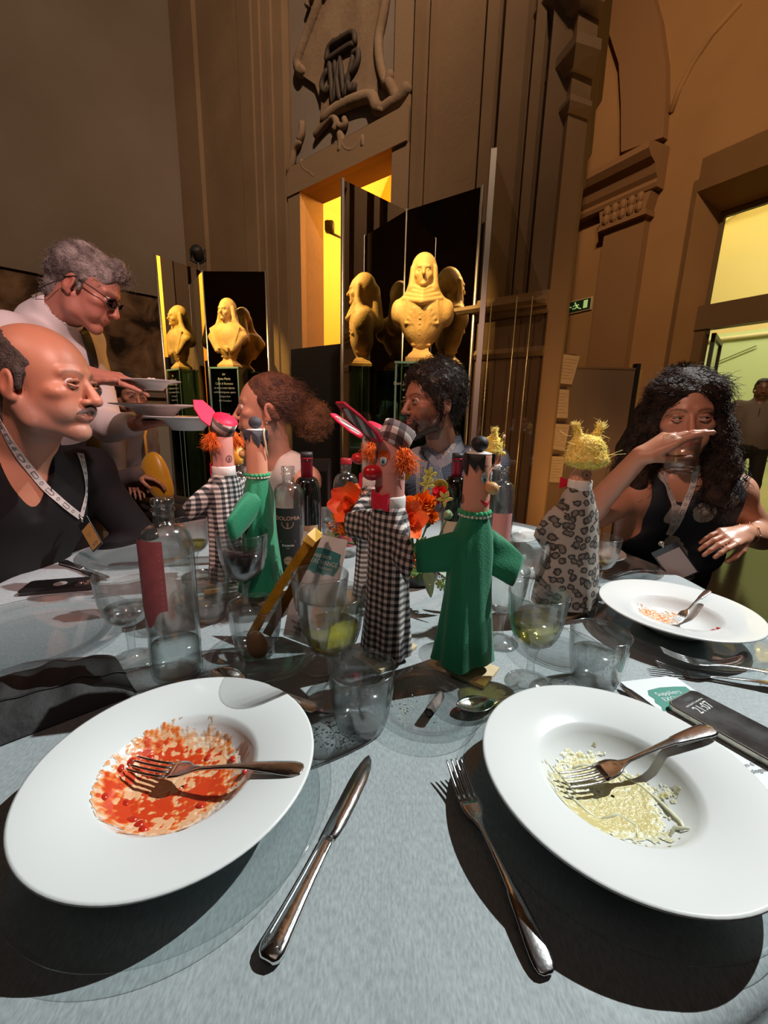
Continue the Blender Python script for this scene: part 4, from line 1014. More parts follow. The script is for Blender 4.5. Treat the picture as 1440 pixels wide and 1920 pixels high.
b2 = bottle('water_bottle', 'clear bottle with a black front label behind the amber tongs', (-0.2354, 1.0284, 0.7500), 0.0385, 0.293, M_bottle, 0.70, 0.86, 0.0145, group='glass water bottles')
fa = -PI / 2 + 0.12
o = mesh_obj('label', patch(0.0390, fa - 0.80, fa + 0.80, 0.03, 0.197, zf=lambda u: 0.036 + 0.0), M_black_label); o.parent = b2
def lab(g, z, m, nm='print'):
    V, F = wrap(g, 0.0394, fa); V = V + np.array([0, 0, z]); q = mesh_obj(nm, (V, F), m, smooth=False); q.parent = o; return q
lab(text_geo('DOLOMIA', 0.0135, 0.0002), 0.172, M_bronze_ink, 'brand_lettering')
def halfmoon():
    P = []
    for i in range(24):
        a0, a1 = PI + PI * i / 24, PI + PI * (i + 1) / 24
        P.append(loft([np.array([(r * math.cos(a), r * math.sin(a), z) for r in (0.0150, 0.0136) for z in (0, 0.0003)])[[0, 1, 3, 2]] for a in (a0, a1)]))
    P.append(box(-0.015, 0.015, -0.0006, 0.0006, 0, 0.0003)); P.append(box(-0.0016, -0.0006, -0.0148, 0, 0, 0.0003)); P.append(box(0.0006, 0.0016, -0.0148, 0, 0, 0.0003))
    return join(*P)
lab(halfmoon(), 0.162, M_bronze_ink, 'emblem')
lab(box(-0.019, 0.019, -0.0005, 0.0005, 0, 0.0003), 0.115, M_white_ink); lab(text_geo('frizzante', 0.0085, 0.0002), 0.105, M_white_ink, 'lettering')
lab(text_geo('\u00b7\u00b7\u2022\u00b7\u00b7', 0.006, 0.0002), 0.097, M_white_ink)
lab(xf(lathe([(0.0, 0.0), (0.011, 0.0), (0.011, 0.0003), (0.0, 0.0003)], 32)), 0.066, M_bronze_ink, 'seal'); lab(xf(lathe([(0.0088, 0.0), (0.0094, 0.0), (0.0094, 0.0006), (0.0088, 0.0006)], 32, close=True)), 0.066, M_black_label, 'seal_ring'); lab(text_geo('VENETO', 0.0045, 0.0004), 0.066, M_black_label, 'lettering')

b3 = bottle('water_bottle', 'clear bottle with a pink label and red cap behind the coral flowers', (-0.1141, 1.2425, 0.7500), 0.0375, 0.29, M_bottle, 0.70, 0.86, 0.0145, group='glass water bottles')
o = mesh_obj('label', patch(0.0380, -PI / 2 - 0.85, -PI / 2 + 0.85, 0.035, 0.165), M_pink); o.parent = b3
o = mesh_obj('cap', lathe([(0.0165, 0.277), (0.0168, 0.279), (0.0168, 0.292), (0.0155, 0.2935), (0, 0.2935)], 24), mat('red_cap', (0.35, 0.02, 0.03), 0.4)); o.parent = b3
b4 = bottle('water_bottle', 'clear bottle with a pink label behind the right green puppet', (0.3259, 1.1726, 0.7500), 0.0375, 0.29, M_bottle, 0.70, 0.86, 0.0145, group='glass water bottles')
o = mesh_obj('label', patch(0.0380, -PI / 2 - 0.75, -PI / 2 + 0.8, 0.05, 0.165), mat('salmon_label', (0.62, 0.28, 0.26), 0.6)); o.parent = b4
b5 = bottle('water_bottle', 'clear bottle half hidden between the left checked puppet and the left green puppet', (-0.4087, 1.1799, 0.7500), 0.0375, 0.29, M_bottle, 0.70, 0.86, 0.0145, group='glass water bottles')
o = mesh_obj('label', patch(0.0380, -PI / 2 - 0.8, -PI / 2 + 0.5, 0.05, 0.13), mat('cream_label', (0.6, 0.5, 0.36), 0.6)); o.parent = b5
o = mesh_obj('stopper', join(lathe([(0.013, 0.275), (0.0155, 0.279), (0.0155, 0.325), (0.0, 0.327)], 20), ball((0, 0, 0.337), 0.014, 16, 10)), mat('amber_stopper', (0.72, 0.34, 0.03), 0.35)); o.parent = b5
M_dark_glass = mat('dark_bottle_glass', (0.006, 0.007, 0.006), 0.05, 0.0, 0.8, coat=0.5)
M_foil = mat('red_foil', (0.30, 0.012, 0.03), 0.32, 0.5)
def wine(label, pos, lab_col):
    t = bottle('wine_bottle', label, pos, 0.0375, 0.315, M_dark_glass, 0.60, 0.80, 0.0138, inner=False, group='wine bottles')
    o = mesh_obj('foil', lathe([(0.0148, 0.245), (0.0155, 0.2455), (0.0158, 0.299), (0.0165, 0.300), (0.0165, 0.304), (0.0158, 0.3045)], 28), M_foil); o.parent = t
    o = mesh_obj('cap', lathe([(0.0160, 0.3045), (0.0160, 0.318), (0.0, 0.3185)], 28), M_black_label); o.parent = t
    o = mesh_obj('label', patch(0.0380, -PI / 2 - 1.0, -PI / 2 + 1.0, 0.03, 0.125), mat('wine_label', lab_col, 0.7)); o.parent = t
    return t
wine('dark red wine bottle with red foil neck behind the black labelled bottle', (-0.2103, 1.1410, 0.7500), (0.42, 0.27, 0.15))
wine('dark wine bottle with red foil neck standing left of the right green puppet', (0.2072, 1.2285, 0.7500), (0.55, 0.45, 0.32))

# ------------------------------------------------------------------ plates
M_china = mat('white_china', (0.80, 0.81, 0.80), 0.18, spec=0.5, coat=0.3)
PL = [(0.0, 0.004), (0.046, 0.004), (0.048, 0.0), (0.054, 0.0), (0.056, 0.006), (0.070, 0.020), (0.082, 0.034), (0.110, 0.040), (0.142, 0.0455), (0.1442, 0.0475), (0.1436, 0.0492), (0.141, 0.0495), (0.110, 0.0435), (0.0835, 0.0385), (0.0795, 0.0365), (0.0745, 0.0305), (0.064, 0.0185), (0.050, 0.0115), (0.030, 0.0085), (0.0, 0.008)]
PLATE_G = lathe(PL, 96)
def plate_z(r):
    top = [(p[0], p[1]) for p in PL[11:]][::-1]
    return float(np.interp(r, [p[0] for p in top], [p[1] for p in top]))
def plate(pos, label, z=TZ + 0.0065, s=1.0, tilt=None):
    t = thing('pasta_plate', label, 'plate', (pos[0], pos[1], z), 'white pasta plates'); t.scale = (s, s, s)
    shared('plate', 'dish', PLATE_G, M_china, t); return t
CH = [(0.0, 0.0012), (0.100, 0.0012), (0.108, 0.0016), (0.116, 0.005), (0.124, 0.0085), (0.140, 0.0105), (0.156, 0.0125), (0.1590, 0.0138), (0.1600, 0.0152), (0.1590, 0.0166), (0.156, 0.0160), (0.140, 0.0140), (0.124, 0.0120), (0.1145, 0.0085), (0.106, 0.0052), (0.0, 0.0048)]
CHARGER_G = lathe(CH, 96)
M_charger = thin_glass('charger_glass', (0.945, 0.965, 0.965), 1.0, 0.05)
def charger(pos, label, s=1.0, z=TZ + 0.0008):
    t = thing('glass_charger', label, 'charger plate', (pos[0], pos[1], z), 'clear glass charger plates'); t.scale = (s, s, s)
    shared('charger', 'glass_disc', CHARGER_G, M_charger, t); return t
SP = [(0.0, 0.001), (0.050, 0.001), (0.056, 0.002), (0.062, 0.008), (0.070, 0.0105), (0.0825, 0.013), (0.0842, 0.0145), (0.083, 0.0158), (0.069, 0.0135), (0.060, 0.0108), (0.054, 0.0052), (0.0, 0.0045)]
SIDE_G = lathe(SP, 72)
def side_plate(pos, label, s=1.0, z=TZ + 0.0008):
    t = thing('glass_side_plate', label, 'side plate', (pos[0], pos[1], z), 'small clear glass plates'); t.scale = (s, s, s)
    shared('side', 'glass_disc', SIDE_G, M_charger, t); return t
pL, pR, pB = (-0.215, 0.39), (0.262, 0.392), (0.605, 0.812)
charger((-0.211, 0.388), 'clear glass charger under the tomato stained front plate'); charger((0.259, 0.402), 'clear glass charger under the cream smeared front plate'); charger((0.595, 0.800), 'clear glass charger under the far right plate with fork')
PLt = plate(pL, 'white pasta plate smeared with tomato sauce, front left'); PRt = plate(pR, 'white pasta plate with pale cream sauce remains, front right'); PBt = plate(pB, 'white pasta plate with tomato traces before the drinking woman')
charger((-0.6479, 0.7170, 0.7550), 'empty clear glass charger below the face-down black phone', 1.05)
charger((-0.7084, 1.1795, 0.7550), 'empty clear glass charger before the bald man in black shirt', 0.98)
charger((0.6510, 1.1834, 0.7550), 'clear glass charger behind the leopard print puppet', 0.9)
plate((0.6065, 1.2226, 0.7900), 'white plate peeking out behind the leopard print puppet', s=0.75)
plate((0.4200, 1.3915, 0.7900), 'white plate peeking out behind the right green puppet', s=0.75)
side_plate((-0.2070, 0.6566, 0.7550), 'small glass plate under the tumbler holding amber tongs', 1.08); side_plate((0.0703, 0.5482, 0.7550), 'small glass plate holding the charred rolled scrap', 1.0)
side_plate((0.3266, 0.7092, 0.7550), 'small glass plate behind the right water tumbler', 1.0)
side_plate((-0.3928, 0.9087, 0.7550), 'small glass plate left of the red wine goblet with crumbs of pastry', 1.0)

# sauce: thin smears following the bowl of each plate
M_sauce = mat('tomato_sauce', (0.7, 0.12, 0.02), 0.28, vcol=True, coat=0.2)
M_cream = mat('cream_sauce', (0.7, 0.66, 0.4), 0.3, vcol=True, coat=0.2, bump=0.3, bscale=250)
def smear(seed, rmax, th, cols, cx=0.0, cy=0.0, lift=0.0007, stretch=2.4, n_r=150, n_a=420, rcut=None):
    r = np.linspace(0.002, rmax, n_r); a = np.arange(n_a) * 2 * PI / n_a; A, Rr = np.meshgrid(a, r); X, Y = Rr * np.cos(A), Rr * np.sin(A)
    P = np.stack([X.ravel() + 0.1, Y.ravel() / stretch, X.ravel() * 0], 1)
    P = P @ rotz(0.5).T; n1 = noise(P, 330, seed, 3); n2 = noise(np.stack([X.ravel(), Y.ravel(), X.ravel() * 0 + 1], 1), 620, seed + 3, 3); n3 = noise(np.stack([X.ravel(), Y.ravel(), X.ravel() * 0 + 2], 1), 90, seed + 1, 1); f = 0.5 * n1 + 0.45 * n2 + 0.35 * n3
    off = np.hypot(X.ravel() - cx, Y.ravel() - cy); f = f - np.clip((off - rcut) / 0.02, -1, 4) * 0.8 if rcut else f
    z = np.array([plate_z(q) for q in Rr.ravel()]) + lift + 0.0018 * np.clip(f - th, 0, 0.8)
    V = np.stack([X.ravel(), Y.ravel(), z], 1); keep = f > th; F = []
    for j in range(n_r - 1):
        for i in range(n_a):
            q = (j * n_a + i, j * n_a + (i + 1) % n_a, (j + 1) * n_a + (i + 1) % n_a, (j + 1) * n_a + i)
            if sum(keep[list(q)]) >= 3: F.append(q)
    t = np.clip((f - th) / 0.75 + 0.25 * n2, 0, 1)[:, None]; c = np.array(cols); k = t * (len(c) - 1); i0 = np.clip(k.astype(int), 0, len(c) - 2)[:, 0]; w = k - i0[:, None]
    C = c[i0] * (1 - w) + c[i0 + 1] * w
    used = np.unique(np.array(F)); mp = -np.ones(len(V), int); mp[used] = np.arange(len(used)); return (V[used], mp[np.array(F)]), C[used]
def add_smear(parent, name, m, *a, **k):
    g, c = smear(*a, **k); o = mesh_obj(name, g, m, col=c); o.parent = parent; o['kind'] = 'stuff'; return o
tom = [(0.80, 0.60, 0.45), (0.78, 0.36, 0.14), (0.74, 0.17, 0.03), (0.62, 0.05, 0.012)]
add_smear(PLt, 'sauce', M_sauce, 2, 0.0815, 0.20, tom, cx=-0.013, cy=-0.003, rcut=0.074, lift=0.0006)
add_smear(PLt, 'sauce_film', mat('sauce_film', (0.82, 0.66, 0.5), 0.3, vcol=True), 9, 0.080, 0.0, [(0.80, 0.70, 0.60), (0.80, 0.56, 0.38), (0.78, 0.42, 0.22)], cx=-0.010, cy=-0.002, rcut=0.070, lift=0.0003)
def lumps(parent, name, m, pts, s0, seed):
    g = np.random.default_rng(seed)
    for x, y in pts:
        V, F = ball((0, 0, 0), (s0 * g.uniform(0.8, 1.5), s0 * g.uniform(0.6, 1.0), s0 * 0.45), 12, 8); V = V * (1 + 0.22 * noise(V, 700, int(g.integers(9)), 2))[:, None]
        V = V @ rotz(g.uniform(0, 3)).T; o = mesh_obj(name, (V + np.array([x, y, plate_z(math.hypot(x, y)) + s0 * 0.25]), F), m); o.parent = parent
M_lump = mat('tomato_piece', (0.62, 0.03, 0.012), 0.25, coat=0.4, var=0.35, vscale=200)
lumps(PLt, 'tomato_piece', M_lump, [(-0.066, 0.018), (-0.070, 0.006), (-0.064, -0.032), (-0.047, -0.026), (-0.042, 0.012), (0.044, 0.034), (0.030, -0.024), (-0.020, -0.050), (-0.012, -0.056), (-0.036, 0.020), (0.068, 0.010), (-0.022, 0.03), (0.012, 0.04), (-0.052, 0.03), (-0.03, -0.045)], 0.0052, 1)
add_smear(PBt, 'sauce', M_sauce, 5, 0.076, 0.12, tom[:3], cx=-0.012, cy=0.03, rcut=0.036, lift=0.0006)
lumps(PBt, 'tomato_piece', M_lump, [(0.030, -0.064), (0.036, -0.060), (0.024, -0.066), (0.042, -0.062)], 0.0055, 2)
crm = [(0.74, 0.73, 0.60), (0.72, 0.70, 0.48), (0.68, 0.62, 0.34), (0.62, 0.52, 0.22)]
add_smear(PRt, 'sauce', M_cream, 7, 0.079, 0.0, crm, cx=-0.008, cy=-0.006, rcut=0.060, lift=0.0007, stretch=3.0)
def ropes(parent, paths, r, m):
    P = []
    for pts in paths:
        Q = [(x, y, plate_z(math.hypot(x, y)) + r * 0.5) for x, y in pts]; P.append(tube(Q, [r * 0.5] + [r] * (len(Q) - 2) + [r * 0.4], 7, flat=0.6))
    g = join(*P); V = np.asarray(g[0]); V = V + np.array([0, 0, 1.0]) * (0.0006 * noise(V, 500, 2, 2))[:, None]; o = mesh_obj('cream_ridges', (V, g[1]), m); o.parent = parent; o['kind'] = 'stuff'
M_ridge = mat('cream_ridge', (0.72, 0.71, 0.50), 0.3, coat=0.3, var=0.15, vscale=120)
ropes(PRt, [[(0.025, 0.030), (0.040, 0.012), (0.048, -0.010), (0.050, -0.035), (0.046, -0.046)], [(0.030, -0.05), (0.040, -0.042), (0.048, -0.050)], [(-0.060, 0.020), (-0.052, 0.0), (-0.040, -0.02), (-0.025, -0.035)], [(-0.03, 0.035), (-0.012, 0.042), (0.006, 0.036), (0.016, 0.022)], [(-0.03, -0.03), (-0.005, -0.022), (0.006, -0.035), (-0.002, -0.05)], [(-0.056, 0.03), (-0.046, 0.016), (-0.04, 0.0)], [(0.012, 0.046), (0.022, 0.034), (0.02, 0.02)]], 0.0024, M_ridge)

# ------------------------------------------------------------------ cutlery
M_silver = mat('polished_silver', (0.84, 0.83, 0.82), 0.17, 1.0, bump=0.05, bscale=90)
def sheet(xs, w, z, th, nj=7, dish=None):
    # strip along x with half widths w, centre height z, thickness th, cross curvature dish
    top, bot = [], []
    for i, x in enumerate(xs):
        for j in range(nj):
            u = -1 + 2 * j / (nj - 1); d = (dish[i] if dish is not None else 0) * u * u
            top.append((x, u * w[i], z[i] + d + th[i] * 0.5 * (1 - 0.55 * u * u))); bot.append((x, u * w[i], z[i] + d - th[i] * 0.5 * (1 - 0.55 * u * u)))
    n = len(xs); V = np.array(top + bot); o = n * nj; F = []
    for i in range(n - 1):
        for j in range(nj - 1):
            a = i * nj + j; F.append((a, a + nj, a + nj + 1, a + 1)); F.append((a + o, a + 1 + o, a + nj + 1 + o, a + nj + o))
        a, b = i * nj, i * nj + nj - 1; F.append((a, a + o, a + nj + o, a + nj)); F.append((b, b + nj, b + nj + o, b + o))
    F.append(tuple(list(range(nj)) + [q + o for q in range(nj - 1, -1, -1)])); e = (n - 1) * nj; F.append(tuple([e + q for q in range(nj - 1, -1, -1)] + [e + o + q for q in range(nj)]))
    return V, F
HX = np.array([0.0, 0.002, 0.006, 0.012, 0.020, 0.034, 0.050, 0.056, 0.060, 0.080, 0.100, 0.118])
HW = np.array([0.0040, 0.0075, 0.0092, 0.0098, 0.0094, 0.0080, 0.0064, 0.0058, 0.0046, 0.0034, 0.0028, 0.0026])
HT_ = np.array([0.0022, 0.0028, 0.0032, 0.0032, 0.0028, 0.0026, 0.0026, 0.0032, 0.0026, 0.0024, 0.0026, 0.0028])
def handle_decor():
    # raised border lines and a small tip ornament
    P = []
    for s in (-1, 1):
        P.append(tube([(x, s * w * 0.74, z) for x, w, z in zip(HX[2:8], HW[2:8], HT_[2:8] * 0.40)], 0.0006, 5))
    P.append(tube([(0.006, -0.0066, 0.0013), (0.002, -0.003, 0.0013), (0.0055, 0, 0.0015), (0.002, 0.003, 0.0013), (0.006, 0.0066, 0.0013)], 0.0007, 5))
    for x, y in ((0.011, 0), (0.014, 0.003), (0.014, -0.003), (0.018, 0.0015), (0.018, -0.0015), (0.022, 0), (0.0585, 0)): P.append(ball((x, y, 0.0014), (0.0016, 0.0013, 0.0008), 8, 6))
    return join(*P)
def handle_z(x): return 0.004 * math.sin(min(x, 0.118) / 0.118 * PI) + 0.0016
def fork_geo():
    xs = np.concatenate([HX, [0.128, 0.134, 0.140, 0.148, 0.156]]); w = np.concatenate([HW, [0.0050, 0.0088, 0.0112, 0.0118, 0.0119]]); th = np.concatenate([HT_, [0.0024, 0.002, 0.0018, 0.0018, 0.0018]])
    z = np.array([handle_z(x) if x < 0.12 else 0.0016 - 0.006 * math.sin((x - 0.118) / 0.085 * PI) + 0.007 * max(0, (x - 0.118) / 0.085) for x in xs])
    P = [sheet(xs, w, z, th, dish=np.concatenate([np.zeros(12), [0.0005, 0.0012, 0.0016, 0.0012, 0.0006]])), handle_decor()]
    for k in range(4):
        y0 = -0.0092 + 0.00613 * k; tx = np.array([0.154, 0.165, 0.178, 0.190, 0.199, 0.202]); tz = [0.0016 - 0.006 * math.sin((x - 0.118) / 0.085 * PI) + 0.007 * (x - 0.118) / 0.085 for x in tx]
        P.append(sheet(tx, np.array([0.0023, 0.0017, 0.0015, 0.0013, 0.0010, 0.0004]), np.array(tz), np.array([0.0018, 0.0018, 0.0018, 0.0017, 0.0014, 0.0007]), 5)); P[-1] = (P[-1][0] + np.array([0, y0, 0]), P[-1][1])
    return join(*P)
def spoon_geo():
    xs = np.concatenate([HX, np.linspace(0.126, 0.188, 12)]); t = np.linspace(0, 1, 12); w = np.concatenate([HW, 0.0026 + 0.0165 * np.sin(np.clip(t, 0.02, 0.985) * PI) ** 0.62]); w[-1] = 0.003
    z = np.concatenate([[handle_z(x) for x in HX], 0.0016 - 0.0015 * np.sin(t * PI) + 0.003 * t]); dish = np.concatenate([np.zeros(12), 0.0085 * np.sin(t * PI) ** 0.8])
    z[12:] -= dish[12:] * 0.75
    z = z + 0.0066
    return join(sheet(xs, w, z, np.concatenate([HT_, np.full(12, 0.0014)]), 11, dish), xf(handle_decor(), None, (0, 0, 0.0066)))
def knife_handle():
    xs = np.array([0.0, 0.003, 0.008, 0.016, 0.03, 0.05, 0.07, 0.09, 0.104, 0.11]); w = np.array([0.006, 0.0095, 0.0112, 0.0110, 0.0098, 0.0084, 0.0074, 0.0068, 0.0066, 0.0066]); th = np.array([0.006, 0.009, 0.0105, 0.0102, 0.009, 0.0080, 0.0075, 0.0072, 0.007, 0.0066])
    V, F = sheet(xs, w, np.full(10, 0.0056), th, 9); P = [(V, F)]
    for s in (-1, 1): P.append(tube([(x, s * ww * 0.62, 0.0056 + t_ * 0.40) for x, ww, t_ in zip(xs[2:9], w[2:9], th[2:9])], 0.0007, 5))
    P.append(tube([(0.012, -0.0070, 0.0095), (0.007, -0.003, 0.0102), (0.011, 0, 0.0106), (0.007, 0.003, 0.0102), (0.012, 0.0070, 0.0095)], 0.0008, 5))
    return join(*P)
def knife_blade():
    xs = np.array([0.110, 0.115, 0.13, 0.16, 0.19, 0.21, 0.222, 0.228]); top = np.array([0.0062, 0.0075, 0.0078, 0.0080, 0.0082, 0.0075, 0.005, 0.002]); bot = np.array([-0.0062, -0.0085, -0.0105, -0.0112, -0.0108, -0.0085, -0.004, 0.001])
    P = []
    for x, a, b in zip(xs, top, bot): P.append(np.array([(x, a, 0.0045), (x, a, 0.0062), (x, b, 0.0056), (x, b, 0.0051)]))
    return loft(P)
FORK_G, SPOON_G = fork_geo(), spoon_geo()
def lay(name, label, cat, geo_parts, A, B, L, roll=0.0, group='silver cutlery'):
    # A: handle end, B: tip; placed along A->B (B sets direction and pitch)
    A, B = np.asarray(A, float), np.asarray(B, float); X = unit(B - A); A = B - X * min(np.linalg.norm(B - A), L * 1.06); Y = unit(np.cross(Z3, X)); Zz = np.cross(X, Y); c, s = math.cos(roll), math.sin(roll)
    Y2 = Y * c + Zz * s; Z2 = np.cross(X, Y2); sc = np.linalg.norm(B - A) / L
    t = thing(name, label, cat, A, group); t.rotation_euler = Matrix(((X[0], Y2[0], Z2[0]), (X[1], Y2[1], Z2[1]), (X[2], Y2[2], Z2[2]))).to_euler(); t.scale = (sc, sc, sc)
    for key, nm, g in geo_parts: shared(key, nm, g, M_silver, t)
    return t
def fork(label, A, B): return lay('fork', label, 'fork', [('fork', 'fork_body', FORK_G)], A, B, 0.202)
def spoon(label, A, B): return lay('spoon', label, 'spoon', [('spoon', 'spoon_body', SPOON_G)], A, B, 0.188)
def knife(label, A, B): return lay('table_knife', label, 'knife', [('kh', 'handle', knife_handle()), ('kb', 'blade', knife_blade())], A, B, 0.228)
knife('silver knife lying on bare cloth between the two front plates', (-0.0823, 0.2444, 0.7510), (-0.0093, 0.4514, 0.7510))
fork('silver fork on the cloth against the left rim of the cream plate', (0.1365, 0.2418, 0.7530), (0.0906, 0.4322, 0.7660))
fork('dirty silver fork lying across the tomato smeared plate', (-0.0780, 0.3778, 0.8030), (-0.2746, 0.3998, 0.7790))
fork('silver fork lying in the cream sauce plate, handle over the rim', (0.4051, 0.4457, 0.8120), (0.2074, 0.3953, 0.7750))
fork('silver fork standing in the far right plate with tomato traces', (0.7001, 0.8554, 0.8220), (0.5892, 0.7923, 0.7770))
spoon('silver spoon bowl up left of the cream plate', (0.2861, 0.5919, 0.7520), (0.1134, 0.5410, 0.7520))
spoon('silver spoon behind the upper rim of the tomato plate', (-0.0818, 0.5246, 0.7520), (-0.2696, 0.6124, 0.7520))
knife('silver knife between cream plate and right phone', (0.4373, 0.4204, 0.7520), (0.3894, 0.6123, 0.7520))
fork('right side fork on the cloth, tines flat, before the far right charger', (0.6937, 0.6072, 0.7530), (0.4827, 0.6686, 0.7530))
fork('right side fork with raised tines crossing over another fork', (0.7176, 0.6008, 0.7680), (0.4880, 0.6721, 0.7780))
fork('fork on the cloth left of the drinking woman badge', (0.7528, 1.1726, 0.7520), (0.5757, 1.0717, 0.7520))
knife('knife on the cloth behind the far right plate', (0.5420, 1.0335, 0.7520), (0.6189, 0.9981, 0.7520))
knife('knife beside the wooden base of the leopard puppet', (0.4509, 0.9130, 0.7530), (0.4605, 0.8127, 0.7530))
knife('dark knife near the charger of the bald man', (-0.8784, 1.1020, 0.7520), (-0.6792, 0.9929, 0.7520))

# ------------------------------------------------------------------ hand puppets on stands
def check_mat(name, c0, c1, c2, scale, dirx=(0.85, 0.5, 0.0), diry=(0, 0, 1)):
    m, N, L, b = new_mat(name); b.inputs['Roughness'].default_value = 0.85
    tc = N.new('ShaderNodeTexCoord'); facs = []
    for d in (dirx, diry):
        dt = N.new('ShaderNodeVectorMath'); dt.operation = 'DOT_PRODUCT'; dt.inputs[1].default_value = d; L.new(tc.outputs['Object'], dt.inputs[0])
        mu = N.new('ShaderNodeMath'); mu.operation = 'MULTIPLY'; mu.inputs[1].default_value = 1.0 / scale; L.new(dt.outputs['Value'], mu.inputs[0])
        fr = N.new('ShaderNodeMath'); fr.operation = 'FRACT'; L.new(mu.outputs[0], fr.inputs[0])
        gt = N.new('ShaderNodeMath'); gt.operation = 'GREATER_THAN'; gt.inputs[1].default_value = 0.5; L.new(fr.outputs[0], gt.inputs[0]); facs.append(gt)
    ad = N.new('ShaderNodeMath'); ad.operation = 'ADD'; L.new(facs[0].outputs[0], ad.inputs[0]); L.new(facs[1].outputs[0], ad.inputs[1])
    hv = N.new('ShaderNodeMath'); hv.operation = 'MULTIPLY'; hv.inputs[1].default_value = 0.5; L.new(ad.outputs[0], hv.inputs[0])
    r = N.new('ShaderNodeValToRGB'); r.color_ramp.interpolation = 'CONSTANT'; e = r.color_ramp.elements
    e[0].position = 0; e[0].color = (*c0, 1); e[1].position = 0.75; e[1].color = (*c2, 1); k = e.new(0.25); k.color = (*c1, 1)
    L.new(hv.outputs[0], r.inputs['Fac']); L.new(r.outputs['Color'], b.inputs['Base Color']); return m
def leopard_mat():
    m, N, L, b = new_mat('leopard_cloth'); b.inputs['Roughness'].default_value = 0.75
    tc = N.new('ShaderNodeTexCoord'); wn = N.new('ShaderNodeTexNoise'); wn.inputs['Scale'].default_value = 60
    mx = N.new('ShaderNodeMix'); mx.data_type = 'RGBA'; mx.inputs[0].default_value = 0.012; L.new(tc.outputs['Object'], mx.inputs[6]); L.new(wn.outputs['Color'], mx.inputs[7]); L.new(tc.outputs['Object'], wn.inputs['Vector'])
    v = N.new('ShaderNodeTexVoronoi'); v.inputs['Scale'].default_value = 58; v.inputs['Randomness'].default_value = 0.8; sp_ = N.new('ShaderNodeSeparateXYZ'); cb_ = N.new('ShaderNodeCombineXYZ'); v.voronoi_dimensions = '2D'; L.new(mx.outputs[2], sp_.inputs[0]); L.new(sp_.outputs[0], cb_.inputs[0]); L.new(sp_.outputs[2], cb_.inputs[1]); L.new(cb_.outputs[0], v.inputs['Vector'])
    n = N.new('ShaderNodeTexNoise'); n.inputs['Scale'].default_value = 150; L.new(tc.outputs['Object'], n.inputs['Vector'])
    ad = N.new('ShaderNodeMath'); ad.operation = 'MULTIPLY_ADD'; ad.inputs[1].default_value = 0.34; L.new(n.outputs['Fac'], ad.inputs[0]); L.new(v.outputs['Distance'], ad.inputs[2])
    r = N.new('ShaderNodeValToRGB'); e = r.color_ramp.elements; e[0].position = 0.0; e[0].color = (0.20, 0.17, 0.14, 1); e[1].position = 1.0; e[1].color = (0.40, 0.36, 0.31, 1)
    for p, c in ((0.36, (0.19, 0.165, 0.14)), (0.42, (0.04, 0.04, 0.04)), (0.56, (0.045, 0.045, 0.045)), (0.60, (0.39, 0.35, 0.305))): q = e.new(p); q.color = (*c, 1)
    L.new(ad.outputs[0], r.inputs['Fac']); L.new(r.outputs['Color'], b.inputs['Base Color']); return m
M_skin_paint = mat('painted_paper_skin', (0.74, 0.33, 0.21), 0.55, var=0.06, vscale=30)
M_skin_pink = mat('painted_paper_pink', (0.68, 0.30, 0.25), 0.55, var=0.06, vscale=30)
M_bare = mat('bare_paper', (0.55, 0.50, 0.45), 0.7)
M_green = mat('green_felt', (0.0, 0.20, 0.085), 0.7, bump=0.15, bscale=300, sheen=0.2)
M_green_knit = mat('green_crochet', (0.04, 0.36, 0.16), 0.8); M_knit_edge = mat('cream_edge', (0.75, 0.75, 0.6), 0.8)
M_ging = check_mat('black_gingham', (0.66, 0.60, 0.56), (0.17, 0.155, 0.15), (0.012, 0.012, 0.014), 0.0115)
M_hat_ging = check_mat('hat_gingham', (0.62, 0.56, 0.52), (0.16, 0.12, 0.115), (0.05, 0.03, 0.03), 0.021, (0.8, 0.6, 0.2), (-0.2, 0.1, 1))
M_red = mat('red_foam', (0.72, 0.010, 0.045), 0.6); M_pinkred = mat('hot_pink_foam', (0.92, 0.012, 0.07), 0.55)
M_rednose = mat('red_nose', (0.52, 0.012, 0.02), 0.3, coat=0.3); M_lip = mat('red_lip', (0.58, 0.015, 0.02), 0.5)
M_blackfoam = mat('black_foam', (0.014, 0.014, 0.016), 0.6); M_navyfoam = mat('dark_grey_foam', (0.055, 0.06, 0.075), 0.7)
M_whitep = mat('white_paint', (0.78, 0.76, 0.72), 0.6); M_bluei = mat('blue_paint', (0.12, 0.42, 0.55), 0.5); M_orangep = mat('orange_paint', (0.85, 0.12, 0.01), 0.55)
M_cord = mat('cream_cord', (0.72, 0.58, 0.32), 0.7); M_wood = mat('pale_wood', (0.72, 0.56, 0.33), 0.6, bump=0.1, bscale=40, var=0.12, vscale=30); M_ballwood = mat('wooden_ball', (0.74, 0.42, 0.16), 0.5, var=0.15, vscale=60)
M_orangehair = mat('orange_yarn', (0.85, 0.16, 0.01), 0.8); M_yellowhair = mat('yellow_yarn', (0.90, 0.62, 0.06), 0.8, var2=(0.92, 0.74, 0.20), vscale=50); M_yellowtip = mat('pale_yellow_yarn', (0.92, 0.74, 0.22), 0.8)
M_stamp = mat('ink_stamp', (0.10, 0.03, 0.02), 0.7); M_leo = leopard_mat(); M_whitecloth = mat('white_cotton', (0.72, 0.68, 0.64), 0.8, bump=0.1, bscale=200)

